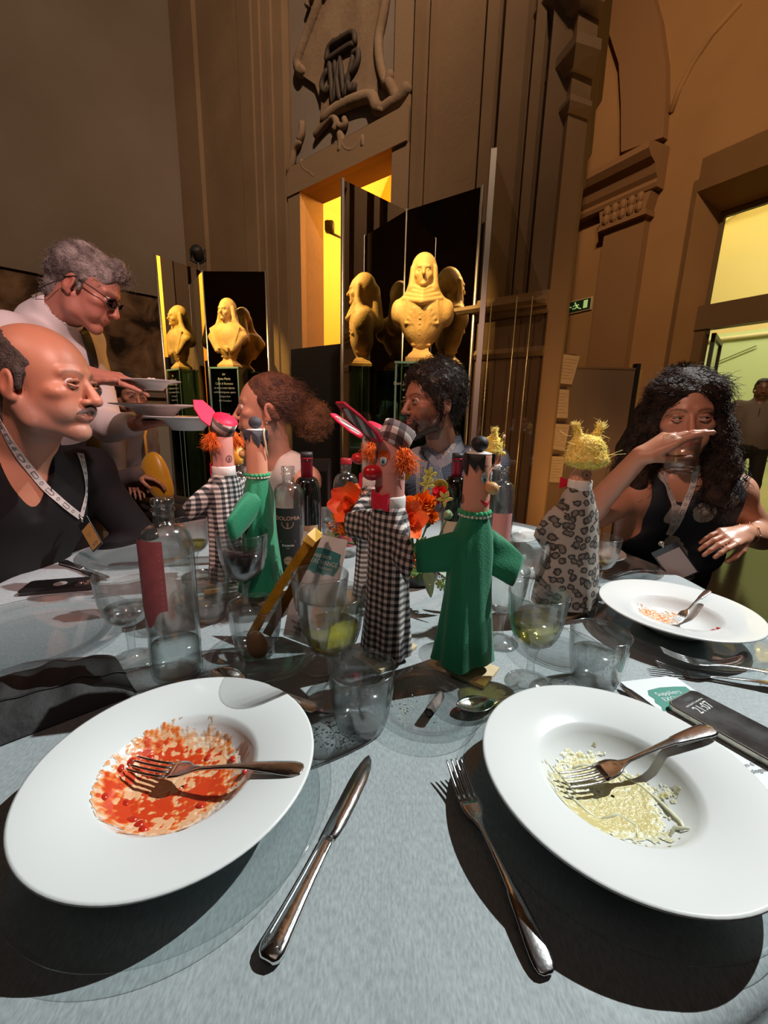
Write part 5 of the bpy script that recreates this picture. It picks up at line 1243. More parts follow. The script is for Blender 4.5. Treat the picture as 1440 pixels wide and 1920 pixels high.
def poly_wrap(pts, R, ac, z, lift):
    # filled outline (x, y) wrapped on a cylinder; fan from the centroid, subdivided radially
    P = np.array(pts, float); c = P.mean(0); rings = [c + (P - c) * t for t in (0.0001, 0.33, 0.66, 1.0)]; V = np.concatenate(rings); n = len(P); F = []
    for i in range(3):
        for j in range(n): F.append((i * n + j, i * n + (j + 1) % n, (i + 1) * n + (j + 1) % n, (i + 1) * n + j))
    a = ac + V[:, 0] / R; return np.stack([(R + lift) * np.cos(a), (R + lift) * np.sin(a), z + V[:, 1]], 1), F
def ellipse(rx, ry, n=20, cx=0, cy=0): return [(cx + rx * math.cos(2 * PI * i / n), cy + ry * math.sin(2 * PI * i / n)) for i in range(n)]
def crescent(w, h, dip, n=12): return [(-w + 2 * w * i / n, -dip * (1 - (2 * i / n - 1) ** 2)) for i in range(n + 1)] + [(w - 2 * w * i / n, -(dip + h) * (1 - (2 * i / n - 1) ** 2)) for i in range(1, n)]
def rings_dress(spec, n=72, seed=1, amp=1.0):
    # spec: (z, half width, half depth, x shift, fold)
    a = np.arange(n) * 2 * PI / n; R0 = []
    for z, w, d, sx, f in spec:
        q = 1 + amp * f * (0.6 * np.sin(5 * a + seed) + 0.4 * np.sin(9 * a + 2 * seed + z * 12)); zz = z + amp * f * 0.02 * np.sin(4 * a + seed)
        R0.append(np.stack([sx + w * np.cos(a) * q, d * np.sin(a) * q, zz + 0 * a], 1))
    return loft(R0, False, False)
def sleeve(p0, p1, w0, w1, t0, t1, droop, n=28):
    R0 = []; p0, p1 = np.array(p0, float), np.array(p1, float); X = unit(p1 - p0); Y = unit(np.cross(X, (0, 1, 0))); Y = Y if Y[2] > 0 else -Y
    a = np.arange(n) * 2 * PI / n
    for k in range(9):
        u = k / 8; w = w0 + (w1 - w0) * u; t = t0 + (t1 - t0) * u
        if k == 8: w *= 0.93; t *= 0.4
        c = p0 + (p1 - p0) * u + np.array([0, 0, -droop * u * u])
        R0.append(np.array([c + Y * w * math.sin(q) + np.array([0, 1.0, 0]) * t * math.cos(q) * (1 + 0.25 * math.sin(3 * q + 5 * u)) for q in a]))
    return loft(R0, True, True)
def stick_base(t, size=(0.104, 0.066, 0.007), rz=0.0, top=0.3):
    o = mesh_obj('wooden_base', xf(bbox_b(size[0], size[1], size[2], 0.0008), rotz(rz)), M_wood, smooth=False); o.parent = t
    o = mesh_obj('stick', lathe([(0.0042, size[2]), (0.0042, top), (0.0, top)], 16), M_wood); o.parent = t
def hair_tuft(center, dirs, ln, r0, seed, n, curl=0.25, spread=0.5, rad=0.0008):
    g = np.random.default_rng(seed); P = []
    for i in range(n):
        d = unit(np.array(dirs) + g.normal(size=3) * spread); p = np.array(center) + g.normal(size=3) * r0; Q = [p]; w = g.normal(size=3) * curl
        for k in range(6): d = unit(d + w * 0.35 + g.normal(size=3) * 0.1 + np.array([0, 0, -0.05])); Q.append(Q[-1] + d * ln / 6 * g.uniform(0.8, 1.2))
        P.append(Q)
    return strand_geo(P, rad, rad * 0.35, 3)
FA = -PI / 2
def add(t, nm, g, m, **k): o = mesh_obj(nm, g, m, **k); o.parent = t; return o
def head_cyl(t, R0, R1, z0, z1, m): return add(t, 'head', lathe([(R0, z0), (R0, z0 + 0.002), ((R0 + R1) / 2, (z0 + z1) / 2), (R1, z1 - 0.002), (R1 * 0.96, z1), (0, z1)], 40), m, sharp=50)
def stamp(t, R, ac, z, s=0.009, m=None):
    ring = [ (s * math.cos(a), s * math.sin(a)) for a in np.linspace(0, 2 * PI, 29)]
    gs = []
    for rr in (s, s * 0.62):
        V = []; 
        for a in np.linspace(0, 2 * PI, 25):
            for q in (rr, rr - 0.0006): V.append((q * math.cos(a), q * math.sin(a), 0.0003))
        F = [(2 * i, 2 * i + 1, 2 * i + 3, 2 * i + 2) for i in range(24)]; gs.append(wrap((np.array(V), F), R, ac))
    for i in range(18):
        a = i * 2 * PI / 18; gs.append(wrap(xf(box(-0.0005, 0.0005, -0.0008, 0.0008, 0, 0.0003), rotz(a), (s * 0.81 * math.cos(a), s * 0.81 * math.sin(a), 0)), R, ac))
    gs.append(wrap(poly_wrap([(-0.002, -0.003), (0.0, -0.0012), (0.0025, -0.003), (0.0012, 0.0), (0.002, 0.003), (0.0, 0.0012), (-0.0018, 0.003), (-0.0008, 0.0)], 1e3, 0, 0, 0)[0:1] and (np.array([(-0.002, -0.003, 0.0003), (0.0025, -0.003, 0.0003), (0.001, 0.003, 0.0003), (-0.0015, 0.002, 0.0003)]), [(0, 1, 2, 3)]), R, ac))
    g = join(*gs); return add(t, 'round_stamp', (g[0] + np.array([0, 0, z]), g[1]), M_stamp, smooth=False)
def eye(t, R, a, z, s=1.0, lid=None):
    add(t, 'eye_outline', poly_wrap(ellipse(0.0060 * s, 0.0088 * s), R, a, z, 0.0003), M_blackfoam)
    add(t, 'eye_white', poly_wrap(ellipse(0.0055 * s, 0.0083 * s), R, a, z, 0.0006), M_whitep)
    add(t, 'iris', poly_wrap(ellipse(0.0034 * s, 0.0042 * s, cy=-0.0036 * s), R, a, z, 0.0009), M_bluei)
    add(t, 'pupil', poly_wrap(ellipse(0.0015 * s, 0.0019 * s, cy=-0.0036 * s), R, a, z, 0.0012), M_blackfoam)
    if lid: add(t, 'eyelid', poly_wrap([(-0.0085 * s, 0.0), (0.0085 * s, 0.0), (0.0082 * s, 0.006 * s), (0.005 * s, 0.0105 * s), (0, 0.012 * s), (-0.005 * s, 0.0105 * s), (-0.0082 * s, 0.006 * s)], R, a, z + 0.002, 0.0015), lid)
    else:
        P = [(-0.0048 * s, 0.0015 * s), (0, 0.0032 * s), (0.0048 * s, 0.0012 * s)]; add(t, 'lid_line', wrap(tube([(x, y, 0.0014) for x, y in P], 0.0005, 5), R, a) if False else (lambda g: (g[0] + np.array([0, 0, z]), g[1]))(wrap(tube([(x, y, 0.0014) for x, y in P], 0.0005, 5), R, a)), M_blackfoam)

def scallop_ring(t, R, z, nm, m, r=0.0045, n=18):
    P = [ball((R * math.cos(2 * PI * i / n), R * math.sin(2 * PI * i / n), z), r, 10, 7) for i in range(n)]; add(t, nm, join(*P), m)
def green_puppet(pos, label, yaw, base_rz=0.0, s=1.0, cap_m=None, tips=((-0.102, -0.020, 0.214), (0.100, -0.012, 0.188))):
    t = thing('hand_puppet', label, 'puppet', (pos[0], pos[1], TZ + 0.0005), 'glove puppets on stands', yaw); t.scale = (s, s, s)
    stick_base(t, rz=base_rz - yaw)
    D0 = rings_dress([(0.272, 0.023, 0.021, 0, 0.02), (0.262, 0.027, 0.023, 0, 0.04), (0.240, 0.040, 0.027, 0, 0.06), (0.215, 0.046, 0.029, 0, 0.06), (0.185, 0.043, 0.030, 0, 0.07), (0.150, 0.043, 0.032, 0, 0.08), (0.110, 0.047, 0.035, 0, 0.09), (0.070, 0.052, 0.039, 0, 0.10), (0.040, 0.056, 0.043, 0, 0.11), (0.027, 0.058, 0.045, 0, 0.12)], seed=2)
    add(t, 'dress', join(D0, sleeve((-0.020, 0, 0.216), tips[0], 0.036, 0.027, 0.020, 0.0055, 0.004), sleeve((0.020, 0, 0.216), tips[1], 0.036, 0.027, 0.020, 0.0055, 0.012)), M_green)
    scallop_ring(t, 0.0225, 0.277, 'crochet_collar', M_green_knit); scallop_ring(t, 0.0235, 0.2725, 'collar_edge', M_knit_edge, 0.0028, 24)
    R = 0.0212; head_cyl(t, 0.0215, 0.0205, 0.268, 0.366, M_skin_paint)
    eye(t, R, FA - 0.42, 0.334); eye(t, R, FA + 0.42, 0.334)
    for sgn in (-1, 1): g = wrap(tube([(-0.005, 0.0, 0.0008), (0, 0.003, 0.0008), (0.005, 0.0015, 0.0008)], 0.0006, 5), R, FA + sgn * 0.42); add(t, 'eyebrow', (g[0] + np.array([0, 0, 0.349]), g[1]), M_blackfoam)
    add(t, 'nose', ball((0, -R - 0.007, 0.318), (0.0098, 0.0105, 0.0098), 20, 12), M_ballwood)
    add(t, 'mouth', poly_wrap(crescent(0.0135, 0.0048, 0.0058), R, FA, 0.300, 0.0005), M_lip)
    # cap: black foam with pointed flaps, white disc and a black pompom
    cm = cap_m or M_blackfoam
    add(t, 'cap_disc', lathe([(0, 0.3665), (0.019, 0.3665), (0.0195, 0.3685), (0.013, 0.3705), (0.0, 0.3705)], 32), M_whitep)
    add(t, 'pompom', ball((0, 0, 0.3825), (0.0132, 0.0132, 0.0122), 22, 14), cm)
    for a0, w, hgt in ((FA - 1.05, 0.62, 0.024), (FA + 1.0, 0.62, 0.020), (FA + 2.35, 0.75, 0.034), (FA - 2.3, 0.75, 0.03)):
        pts = [(-w * R, 0.002), (w * R, 0.002), (w * R * 0.9, -hgt), (w * R * 0.3, -hgt * 0.45), (-w * R * 0.1, -hgt * 0.9), (-w * R * 0.85, -hgt * 0.5)]
        A = poly_wrap(pts, R + 0.0012, a0, 0.366, 0.0); B = poly_wrap(pts, R + 0.0034, a0, 0.366, 0.0); n = len(pts)
        g = join(A, B); F = list(g[1]) + [((3 * n + j), (3 * n + (j + 1) % n), 4 * n + 3 * n + (j + 1) % n, 4 * n + 3 * n + j) for j in range(n)]; add(t, 'cap_flap', (g[0], F), cm, smooth=False)
    add(t, 'cap_cord', tube([(0.004, 0.021, 0.372), (0.012, 0.0235, 0.362), (0.010, 0.0245, 0.345), (0.004, 0.0245, 0.325), (0.0, 0.0245, 0.312)], 0.0016, 6), M_cord)
    stamp(t, R, FA + PI + 0.9, 0.297, 0.008)
    return t
green_puppet((0.1427, 0.6547, 0.7500), 'glove puppet in green felt dress facing right, in front of the flowers', 0.72, base_rz=-0.62, tips=((-0.080, 0.045, 0.208), (0.062, -0.050, 0.188)))
green_puppet((-0.2760, 0.9154, 0.7500), 'glove puppet in green dress turned away, behind the red wine goblet', -1.75, s=1.04, cap_m=M_navyfoam)

def cap_puppet(pos, label, yaw, s=1.0, skin=M_skin_pink, top=M_red, tilt=0.55, back=False, base_rz=0.3):
    t = thing('hand_puppet', label, 'puppet', (pos[0], pos[1], TZ + 0.0005), 'glove puppets on stands', yaw); t.scale = (s, s, s)
    stick_base(t, rz=base_rz - yaw)
    D0 = rings_dress([(0.272, 0.0245, 0.023, 0, 0.015), (0.255, 0.036, 0.026, 0, 0.04), (0.235, 0.045, 0.028, 0, 0.05), (0.205, 0.046, 0.029, 0, 0.05), (0.17, 0.044, 0.030, 0, 0.05), (0.13, 0.044, 0.032, 0, 0.06), (0.09, 0.046, 0.034, 0, 0.07), (0.05, 0.048, 0.037, 0, 0.08), (0.02, 0.050, 0.040, 0, 0.10), (0.012, 0.050, 0.040, 0, 0.10)], seed=4)
    add(t, 'dress', join(D0, sleeve((-0.020, 0, 0.228), (-0.094, -0.03, 0.226), 0.032, 0.022, 0.020, 0.006, 0.008), sleeve((0.020, 0, 0.226), (0.088, -0.02, 0.198), 0.032, 0.022, 0.020, 0.006, 0.014)), M_ging)
    R = 0.0242
    add(t, 'collar', lathe([(R + 0.0005, 0.264), (R + 0.002, 0.267), (R + 0.0022, 0.284), (R + 0.0006, 0.287)], 36), M_whitecloth)
    head_cyl(t, 0.0240, 0.0235, 0.268, 0.376, skin)
    eye(t, R, FA - 0.48, 0.346, 1.1, M_orangep); eye(t, R, FA + 0.48, 0.346, 1.1, M_orangep)
    add(t, 'nose', ball((0, -R - 0.010, 0.325), (0.0128, 0.0165, 0.0128), 20, 12), M_rednose)
    add(t, 'mouth', poly_wrap(crescent(0.0125, 0.0058, 0.0045), R, FA, 0.305, 0.0006), M_lip)
    bow = [(-0.026, -0.017), (-0.014, -0.013), (0, -0.017), (0.014, -0.013), (0.026, -0.017), (0.026, 0.012), (0.014, 0.008), (0, 0.012), (-0.014, 0.008), (-0.026, 0.012)]
    A = poly_wrap(bow, R + 0.003, FA, 0.282, 0); B = poly_wrap(bow, R + 0.006, FA, 0.282, 0); g = join(A, B); n = len(bow)
    add(t, 'bow_tie', (g[0], list(g[1]) + [(3 * n + j, 3 * n + (j + 1) % n, 7 * n + (j + 1) % n, 7 * n + j) for j in range(n)]), M_red, smooth=False)
    for sg in (-1, 1):
        add(t, 'yarn_hair', join(hair_tuft((sg * (R + 0.002), 0.006, 0.358), (sg * 0.5, 0.1, -1), 0.036, 0.004, 11 + sg, 130, rad=0.0009, spread=0.3), hair_tuft((sg * (R + 0.003), 0.004, 0.348), (sg * 0.9, 0.0, -0.6), 0.018, 0.005, 17 + sg, 90, rad=0.0009), ball((sg * (R + 0.001), 0.006, 0.350), (0.006, 0.010, 0.014), 14, 10)), M_orangehair)
    # tilted cap: band with disc top and an upturned octagonal visor
    H = thing('cap', None, None); H.parent = t; H.location = (0, 0.004, 0.372); H.rotation_euler = (-tilt, 0, 0)
    rb = 0.0262
    def hp(nm, g, m, **k): q = mesh_obj(nm, g, m, **k); q.parent = H; return q
    hp('cap_band', lathe([(rb, -0.010), (rb + 0.0008, 0.010), (rb + 0.001, 0.026)], 40), M_hat_ging); hp('cap_top', lathe([(0, 0.0245), (rb + 0.0003, 0.0245), (rb + 0.0008, 0.0262), (0, 0.0262)], 40), top)
    hp('cap_lining', lathe([(rb - 0.001, 0.024), (rb - 0.0015, -0.010)], 40), top)
    V_ = unit((0, -0.99, 0.14)); O = np.array([0, -rb + 0.002, -0.012])
    octo = [(-0.012, 0.0), (0.012, 0.0), (0.024, 0.022), (0.023, 0.060), (0.012, 0.088), (-0.012, 0.088), (-0.023, 0.060), (-0.024, 0.022)]
    hp('visor', prism(octo, O, (1, 0, 0), V_, 0.003), top, smooth=False)
    oc2 = [(x * 0.72, 0.010 + y * 0.76) for x, y in octo]
    hp('visor_inset', prism(oc2, O - np.cross((1, 0, 0), V_) * 0.0008, (1, 0, 0), V_, 0.0046), M_hat_ging, smooth=False) if not back else None
    stamp(t, R, FA + PI, 0.305, 0.0085)
    return t
cap_puppet((0.0087, 0.6951, 0.7500), 'glove puppet in black gingham dress with red nose facing left, nearest the camera', -0.98, s=1.02, base_rz=0.9)
cap_puppet((-0.0275, 0.9367, 0.7500), 'second gingham capped puppet mostly hidden behind the nearest one, pale paper back', -1.9, s=1.0, skin=M_bare, top=M_pinkred, tilt=0.45)
cap_puppet((-0.3842, 1.0110, 0.7500), 'gingham puppet with hot pink visor seen from behind, beside the left green puppet', -2.2, s=1.02, top=M_pinkred, tilt=0.6, back=True)

def doll(pos, label, yaw, s=1.0, fabric=M_leo, bow=True, base_rz=0.5):
    t = thing('hand_puppet', label, 'puppet', (pos[0], pos[1], TZ + 0.0005), 'glove puppets on stands', yaw); t.scale = (s, s, s)
    o = mesh_obj('wooden_base', xf(bbox_b(0.105, 0.068, 0.007, 0.0008), rotz(base_rz - yaw)), M_wood, smooth=False); o.parent = t
    add(t, 'stick', lathe([(0.0042, 0.007), (0.0042, 0.3), (0.0, 0.3)], 16), M_wood)
    D0 = rings_dress([(0.270, 0.0225, 0.0215, 0, 0.01), (0.255, 0.030, 0.025, 0.0, 0.03), (0.225, 0.040, 0.030, 0.0, 0.03), (0.185, 0.050, 0.035, 0, 0.03), (0.14, 0.056, 0.040, 0, 0.04), (0.09, 0.063, 0.045, 0, 0.04), (0.05, 0.068, 0.048, 0, 0.05), (0.022, 0.071, 0.050, 0, 0.05)], seed=5)
    add(t, 'dress', join(D0, sleeve((0.02, 0, 0.20), (0.062, -0.01, 0.165), 0.040, 0.030, 0.026, 0.014, 0.02), sleeve((-0.02, 0, 0.20), (-0.055, -0.03, 0.17), 0.034, 0.026, 0.026, 0.014, 0.02)), fabric)
    R = 0.0205
    add(t, 'collar', lathe([(R + 0.001, 0.262), (R + 0.0024, 0.266), (R + 0.0024, 0.282), (R + 0.0008, 0.285)], 36), M_whitecloth)
    if bow:
        for sg in (-1, 1): add(t, 'bow', prism([(0, -0.003), (sg * 0.028, -0.012), (sg * 0.028, 0.012), (0, 0.003)] if sg > 0 else [(0, 0.003), (sg * 0.028, 0.012), (sg * 0.028, -0.012), (0, -0.003)], (0, -R - 0.004, 0.274), (1, 0, 0), (0, 0, 1), 0.003), M_red, smooth=False)
    head_cyl(t, 0.0205, 0.0205, 0.268, 0.36, M_skin_paint)
    eye(t, R, FA - 0.42, 0.33, 0.9); eye(t, R, FA + 0.42, 0.33, 0.9); add(t, 'nose', ball((0, -R - 0.006, 0.318), 0.0085, 16, 10), mat('yellow_ball', (0.80, 0.62, 0.16), 0.5))
    add(t, 'mouth', poly_wrap(crescent(0.010, 0.004, 0.004), R, FA, 0.302, 0.0005), M_lip)
    stamp(t, R, FA + PI, 0.297, 0.010)
    # yarn hair: bob with two tufted bunches
    Sx = SDF(); Sx.ell((0, 0.008, 0.346), (0.035, 0.030, 0.027), 0.004); Sx.ell((0, 0.012, 0.325), (0.042, 0.032, 0.017), 0.014)
    for sg in (-1, 1): Sx.cap((sg * 0.016, 0.004, 0.365), (sg * 0.023, 0.004, 0.385), 0.010, 0.006, 0.006)
    V, F = Sx.mesh(0.0018); N_ = vnormals(V, F); V = V + N_ * (0.0012 * noise(V, 900, 1, 2) + 0.0006 * noise(V, 2200, 3, 1))[:, None]
    o = fast_obj('yarn_hair', (V, F), M_yellowhair); o.parent = t
    g_ = np.random.default_rng(5); idx = g_.choice(len(V), 900); P = []
    for i in idx:
        d = unit(N_[i] * 0.6 + np.array([0, 0, -0.4]) + g_.normal(size=3) * 0.35); L_ = g_.uniform(0.002, 0.006); P.append([V[i] - N_[i] * 0.001, V[i] + d * L_ * 0.5, V[i] + d * L_ + g_.normal(size=3) * 0.001])
    for sg in (-1, 1):
        for i in range(120):
            d = unit(np.array([sg * 0.35, 0, 1.0]) + g_.normal(size=3) * 0.30); p = np.array([sg * 0.0225, 0.004, 0.382]) + g_.normal(size=3) * 0.0025; L_ = g_.uniform(0.010, 0.018); P.append([p, p + d * L_ * 0.5, p + d * L_ + g_.normal(size=3) * 0.0015])
    for i in g_.choice(len(V), 24):
        d = unit(N_[i] + g_.normal(size=3) * 0.6); L_ = g_.uniform(0.015, 0.03); P.append([V[i], V[i] + d * L_ * 0.6, V[i] + d * L_ + g_.normal(size=3) * 0.006])
    o = mesh_obj('loose_yarn', strand_geo(P, 0.0006, 0.0003, 3), M_yellowtip); o.parent = t; o['kind'] = 'stuff'
    return t
doll((0.4098, 0.8895, 0.7500), 'leopard print puppet with yellow yarn bunches seen from behind', PI + 0.1, s=1.05)
d2 = doll((0.3378, 1.3333, 0.7500), 'small yellow haired puppet in profile behind the right green puppet', 1.25, s=0.98, fabric=M_blackfoam, bow=False)
add(d2, 'hair_bow', join(ball((0.012, -0.024, 0.372), (0.008, 0.004, 0.006), 12, 8), ball((-0.004, -0.026, 0.372), (0.008, 0.004, 0.006), 12, 8)), mat('pink_bow', (0.85, 0.55, 0.55), 0.6))

# ------------------------------------------------------------------ flower arrangement
fl = thing('flower_arrangement', 'low arrangement of coral, orange and red flowers with green leaves at table centre', 'flowers', (0.0816, 1.0501, 0.7500))
FLO = np.array(fl.location)
M_coral = mat('coral_petal', (0.90, 0.075, 0.02), 0.45, var2=(0.95, 0.20, 0.03), vscale=30, sss=0.1); M_marig = mat('orange_petal', (0.95, 0.22, 0.01), 0.5); M_rose = mat('red_petal', (0.72, 0.012, 0.02), 0.5)
M_leafg = mat('leaf_green', (0.10, 0.19, 0.05), 0.5, var=0.35, vscale=20); M_leafp = mat('pale_leaf', (0.27, 0.37, 0.20), 0.55, var=0.25, vscale=25); M_olive = mat('olive_disc', (0.34, 0.28, 0.03), 0.5, var=0.3, vscale=60); M_lime = mat('lime_bud', (0.55, 0.58, 0.15), 0.5)
def fpart(nm, g, m, **k): return wpart(nm, g, m, fl, **k)
fpart('vase', xf(lathe([(0.050, 0), (0.062, 0.01), (0.068, 0.035), (0.066, 0.055), (0.060, 0.06), (0.058, 0.05), (0.0, 0.045)], 40), None, FLO), mat('dark_bowl', (0.015, 0.016, 0.016), 0.35))
fpart('moss', (lambda g: (g[0] + 0.012 * np.stack([noise(g[0], 60, 1), noise(g[0], 60, 2), noise(g[0], 80, 3)], 1), g[1]))(ball(FLO + np.array([0, 0, 0.06]), (0.075, 0.06, 0.035), 36, 20)), mat('dark_moss', (0.035, 0.05, 0.015), 0.9, bump=1.0, bscale=90, var=0.5, vscale=80))
def petal(c, d, n_, L_, W_, curl, m, nm='petal', parent=None, bend=0.4):
    d, n_ = unit(d), unit(n_); s = unit(np.cross(d, n_))
    def f(u, v):
        w = W_ * math.sin(PI * min(0.985, max(0.03, v ** 0.75))) ** 0.7; x = (u - 0.5) * w
        p = np.array(c) + d * L_ * v * (1 - 0.15 * bend * v) + n_ * (curl * L_ * v * v + 0.18 * x * x / max(W_, 1e-4) * 4 * 0.5) + s * x; return p + n_ * 0.0015 * math.sin(9 * u + 7 * v)
    g = grid(f, 7, 8); V = np.asarray(g[0]); g2 = (np.concatenate([V, V - n_ * 0.0007]), list(g[1]) + [tuple(q + len(V) for q in r[::-1]) for r in g[1]])
    if parent is not None: return sub_of(nm, g2, m, parent)
    return fpart(nm, g2, m)
def coral(c, axis, s=1.0, n=6, seed=0):
    c = np.array(c); axis = unit(axis); a1 = unit(np.cross(axis, (0.3, 1, 0.2))); a2 = np.cross(axis, a1); base = fpart('coral_flower', ball(c, 0.007 * s, 10, 8), M_olive)
    g_ = np.random.default_rng(seed)
    for k in range(n):
        a = 2 * PI * k / n + g_.uniform(-0.2, 0.2); rad = math.cos(a) * a1 + math.sin(a) * a2
        petal(c, rad + axis * 0.45, axis - rad * 0.35, 0.048 * s, 0.046 * s, 0.25, M_coral, 'petal', base)
    for k in range(3):
        a = 2 * PI * k / 3; rad = math.cos(a) * a1 + math.sin(a) * a2; petal(c, rad * 0.5 + axis, axis * 0.3 - rad, 0.034 * s, 0.034 * s, 0.1, M_coral, 'petal', base)
    fpart('flower_stem', tube([c, 0.5 * (c + FLO) + np.array([0, 0, 0.04]), FLO + np.array([0, 0, 0.06])], 0.0028, 6), M_leafg)
coral((-0.0701, 0.9400, 0.9699), (-0.35, -0.8, 0.35), 1.25, 7, 1); coral((0.0445, 0.9000, 0.9496), (0.35, -0.7, 0.2), 1.15, 6, 2); coral((-0.0386, 0.9900, 0.9768), (0.0, -0.6, 0.7), 1.0, 5, 3)
def marigold(c, axis, r, seed, m=M_marig, n=46):
    c = np.array(c); axis = unit(axis); a1 = unit(np.cross(axis, (0.3, 1, 0.2))); a2 = np.cross(axis, a1); base = fpart('orange_bloom' if m is M_marig else 'red_bloom', ball(c - axis * 0.004, (r * 0.42,) * 3, 12, 8), m); g_ = np.random.default_rng(seed); P = []
    for k in range(n):
        a = k * 2.399; u = math.sqrt((k + 0.5) / n); rad = math.cos(a) * a1 + math.sin(a) * a2; d = unit(rad * u + axis * (1.05 - u * 0.75)); s_ = unit(np.cross(d, axis)); L_ = r * g_.uniform(0.75, 1.1); w = r * 0.22; p0 = c + d * r * 0.3
        q = [p0 - s_ * w * 0.5, p0 + s_ * w * 0.5, c + d * L_ + s_ * w + axis * 0.002, c + d * (L_ * 1.06), c + d * L_ - s_ * w - axis * 0.001]; V = np.array(q); P.append((np.concatenate([V, V - axis * 0.0006]), [(0, 1, 2, 3, 4), (9, 8, 7, 6, 5)]))
    sub_of('petals', join(*P), m, base, smooth=False); fpart('flower_stem', tube([c, 0.5 * (c + FLO) + np.array([0, 0, 0.03]), FLO + np.array([0, 0, 0.06])], 0.0025, 6), M_leafg)
marigold((0.0885, 0.9300, 0.9800), (0.0, -0.8, 0.5), 0.029, 1); marigold((0.0592, 0.9700, 0.9644), (-0.2, -0.7, 0.5), 0.024, 5); marigold((-0.0835, 0.9600, 0.9118), (-0.3, -0.8, 0.2), 0.022, 2); marigold((0.1031, 0.9200, 0.9547), (0.2, -0.8, 0.2), 0.018, 3)
marigold((0.1209, 0.9400, 0.9970), (0.4, -0.7, 0.5), 0.023, 4, M_rose, 30); marigold((0.0808, 0.9000, 0.8627), (0.0, -1, 0.3), 0.015, 6, M_rose, 26); marigold((0.1327, 0.9000, 0.8453), (0.3, -1, 0.2), 0.019, 7, M_rose, 30); marigold((-0.1362, 0.9800, 0.8812), (-0.5, -0.8, 0.2), 0.012, 8, M_rose, 18)
def leaf(c, d, n_, L_, W_, m=M_leafg, curl=-0.25): petal(c, d, n_, L_, W_, curl, m, 'leaf')
for (c, d, n_, L_, W_, m) in (((0.0959, 0.8800, 0.8541), (0.15, -0.3, -0.8), (0, -1, 0.4), 0.075, 0.024, M_leafp), ((0.1134, 0.8800, 0.8546), (0.7, -0.2, -0.25), (0, -0.5, 0.9), 0.07, 0.030, M_leafp), ((0.0857, 0.9000, 0.8591), (-0.1, -0.3, -0.9), (0, -1, 0.2), 0.06, 0.022, M_leafg),
      ((0.0613, 0.9000, 0.8770), (0.6, -0.2, 0.7), (0, -1, 0.2), 0.055, 0.015, M_leafg), ((-0.0984, 0.9600, 0.8985), (-0.9, -0.2, -0.1), (0, -0.6, 0.8), 0.05, 0.022, M_leafp), ((-0.0735, 0.9600, 0.8992), (0.5, -0.2, -0.6), (0, -0.8, 0.5), 0.06, 0.02, M_leafp), ((0.0555, 0.9300, 0.9112), (-0.2, -0.4, -0.8), (0.2, -1, 0.2), 0.05, 0.02, M_leafg),
      ((0.1111, 0.9300, 0.8875), (0.8, 0, 0.3), (0, -0.8, 0.6), 0.05, 0.016, M_leafg), ((0.0686, 0.8800, 0.8411), (-0.6, -0.4, -0.3), (0, -0.6, 0.8), 0.05, 0.018, M_leafg), ((0.0992, 0.9500, 0.9195), (0.3, -0.3, 0.9), (0, -1, 0.1), 0.05, 0.014, M_leafg), ((0.1527, 0.9000, 0.8295), (0.7, -0.5, -0.3), (0, -0.6, 0.8), 0.055, 0.022, M_leafp)):
    leaf(c, d, n_, L_, W_, m)
for (c, k) in (((0.0993, 0.9500, 1.0431), 0), ((0.1315, 0.9200, 0.9952), 1), ((0.0923, 0.9300, 1.0245), 2)):
    for j in range(5): a = 2 * PI * j / 5 + k; leaf(c, (math.cos(a), -0.3, math.sin(a) + 0.3), (0, -1, 0.2), 0.022, 0.009, M_lime)
for c, r in (((0.1286, 0.9800, 1.0110), 0.019), ((0.0451, 1.0200, 1.0319), 0.016), ((-0.1012, 0.9500, 0.9457), 0.019)): fpart('round_leaf', ball(c, (r, 0.003, r), 24, 12), M_olive)
fpart('pod', (lambda g: (g[0] + 0.002 * np.stack([noise(g[0], 700, 1), noise(g[0], 700, 2), noise(g[0], 700, 3)], 1), g[1]))(ball((0.1418, 0.9200, 0.9594), 0.010, 18, 12)), mat('green_pod', (0.22, 0.33, 0.18), 0.8))
fpart('flower_stem', tube([(0.1420, 0.9200, 0.9557), (0.1236, 0.9200, 0.9035), FLO + np.array([0.02, 0, 0.06])], 0.0022, 6), M_leafg); fpart('flower_stem', tube([(0.0996, 0.9500, 1.0371), (0.0852, 0.9500, 0.9570), FLO + np.array([0.0, 0, 0.06])], 0.0022, 6), M_leafg)
def fern(c, d, L_):
    c, d = np.array(c), unit(d); s = unit(np.cross(d, (0, -1, 0.2))); P = [tube([c, c + d * L_ * 0.5 + np.array([0, 0, 0.004]), c + d * L_], 0.0011, 5)]
    for k in range(9):
        for sg in (-1, 1):
            p = c + d * L_ * (0.2 + 0.085 * k); P.append(tube([p, p + (s * sg * 0.8 + d * 0.5) * 0.016 * (1 - 0.07 * k)], [0.0022, 0.0006], 5, flat=0.4))
    fpart('fern_frond', join(*P), mat('fern', (0.28, 0.48, 0.10), 0.5))
fern((0.0672, 0.8900, 0.8621), (0.35, -0.1, 0.9), 0.06); fern((0.0852, 0.8800, 0.8353), (-0.5, -0.4, 0.25), 0.05); fern((0.1137, 0.8700, 0.8277), (0.5, -0.5, -0.2), 0.05); fern((0.0615, 0.9000, 0.8708), (0.8, -0.1, 0.5), 0.05)
def berries(c, seed, m):
    g_ = np.random.default_rng(seed); fpart('berry_spray', join(*[ball(np.array(c) + g_.normal(size=3) * np.array([0.010, 0.006, 0.012]), g_.uniform(0.0018, 0.003), 8, 6) for i in range(34)]), m)
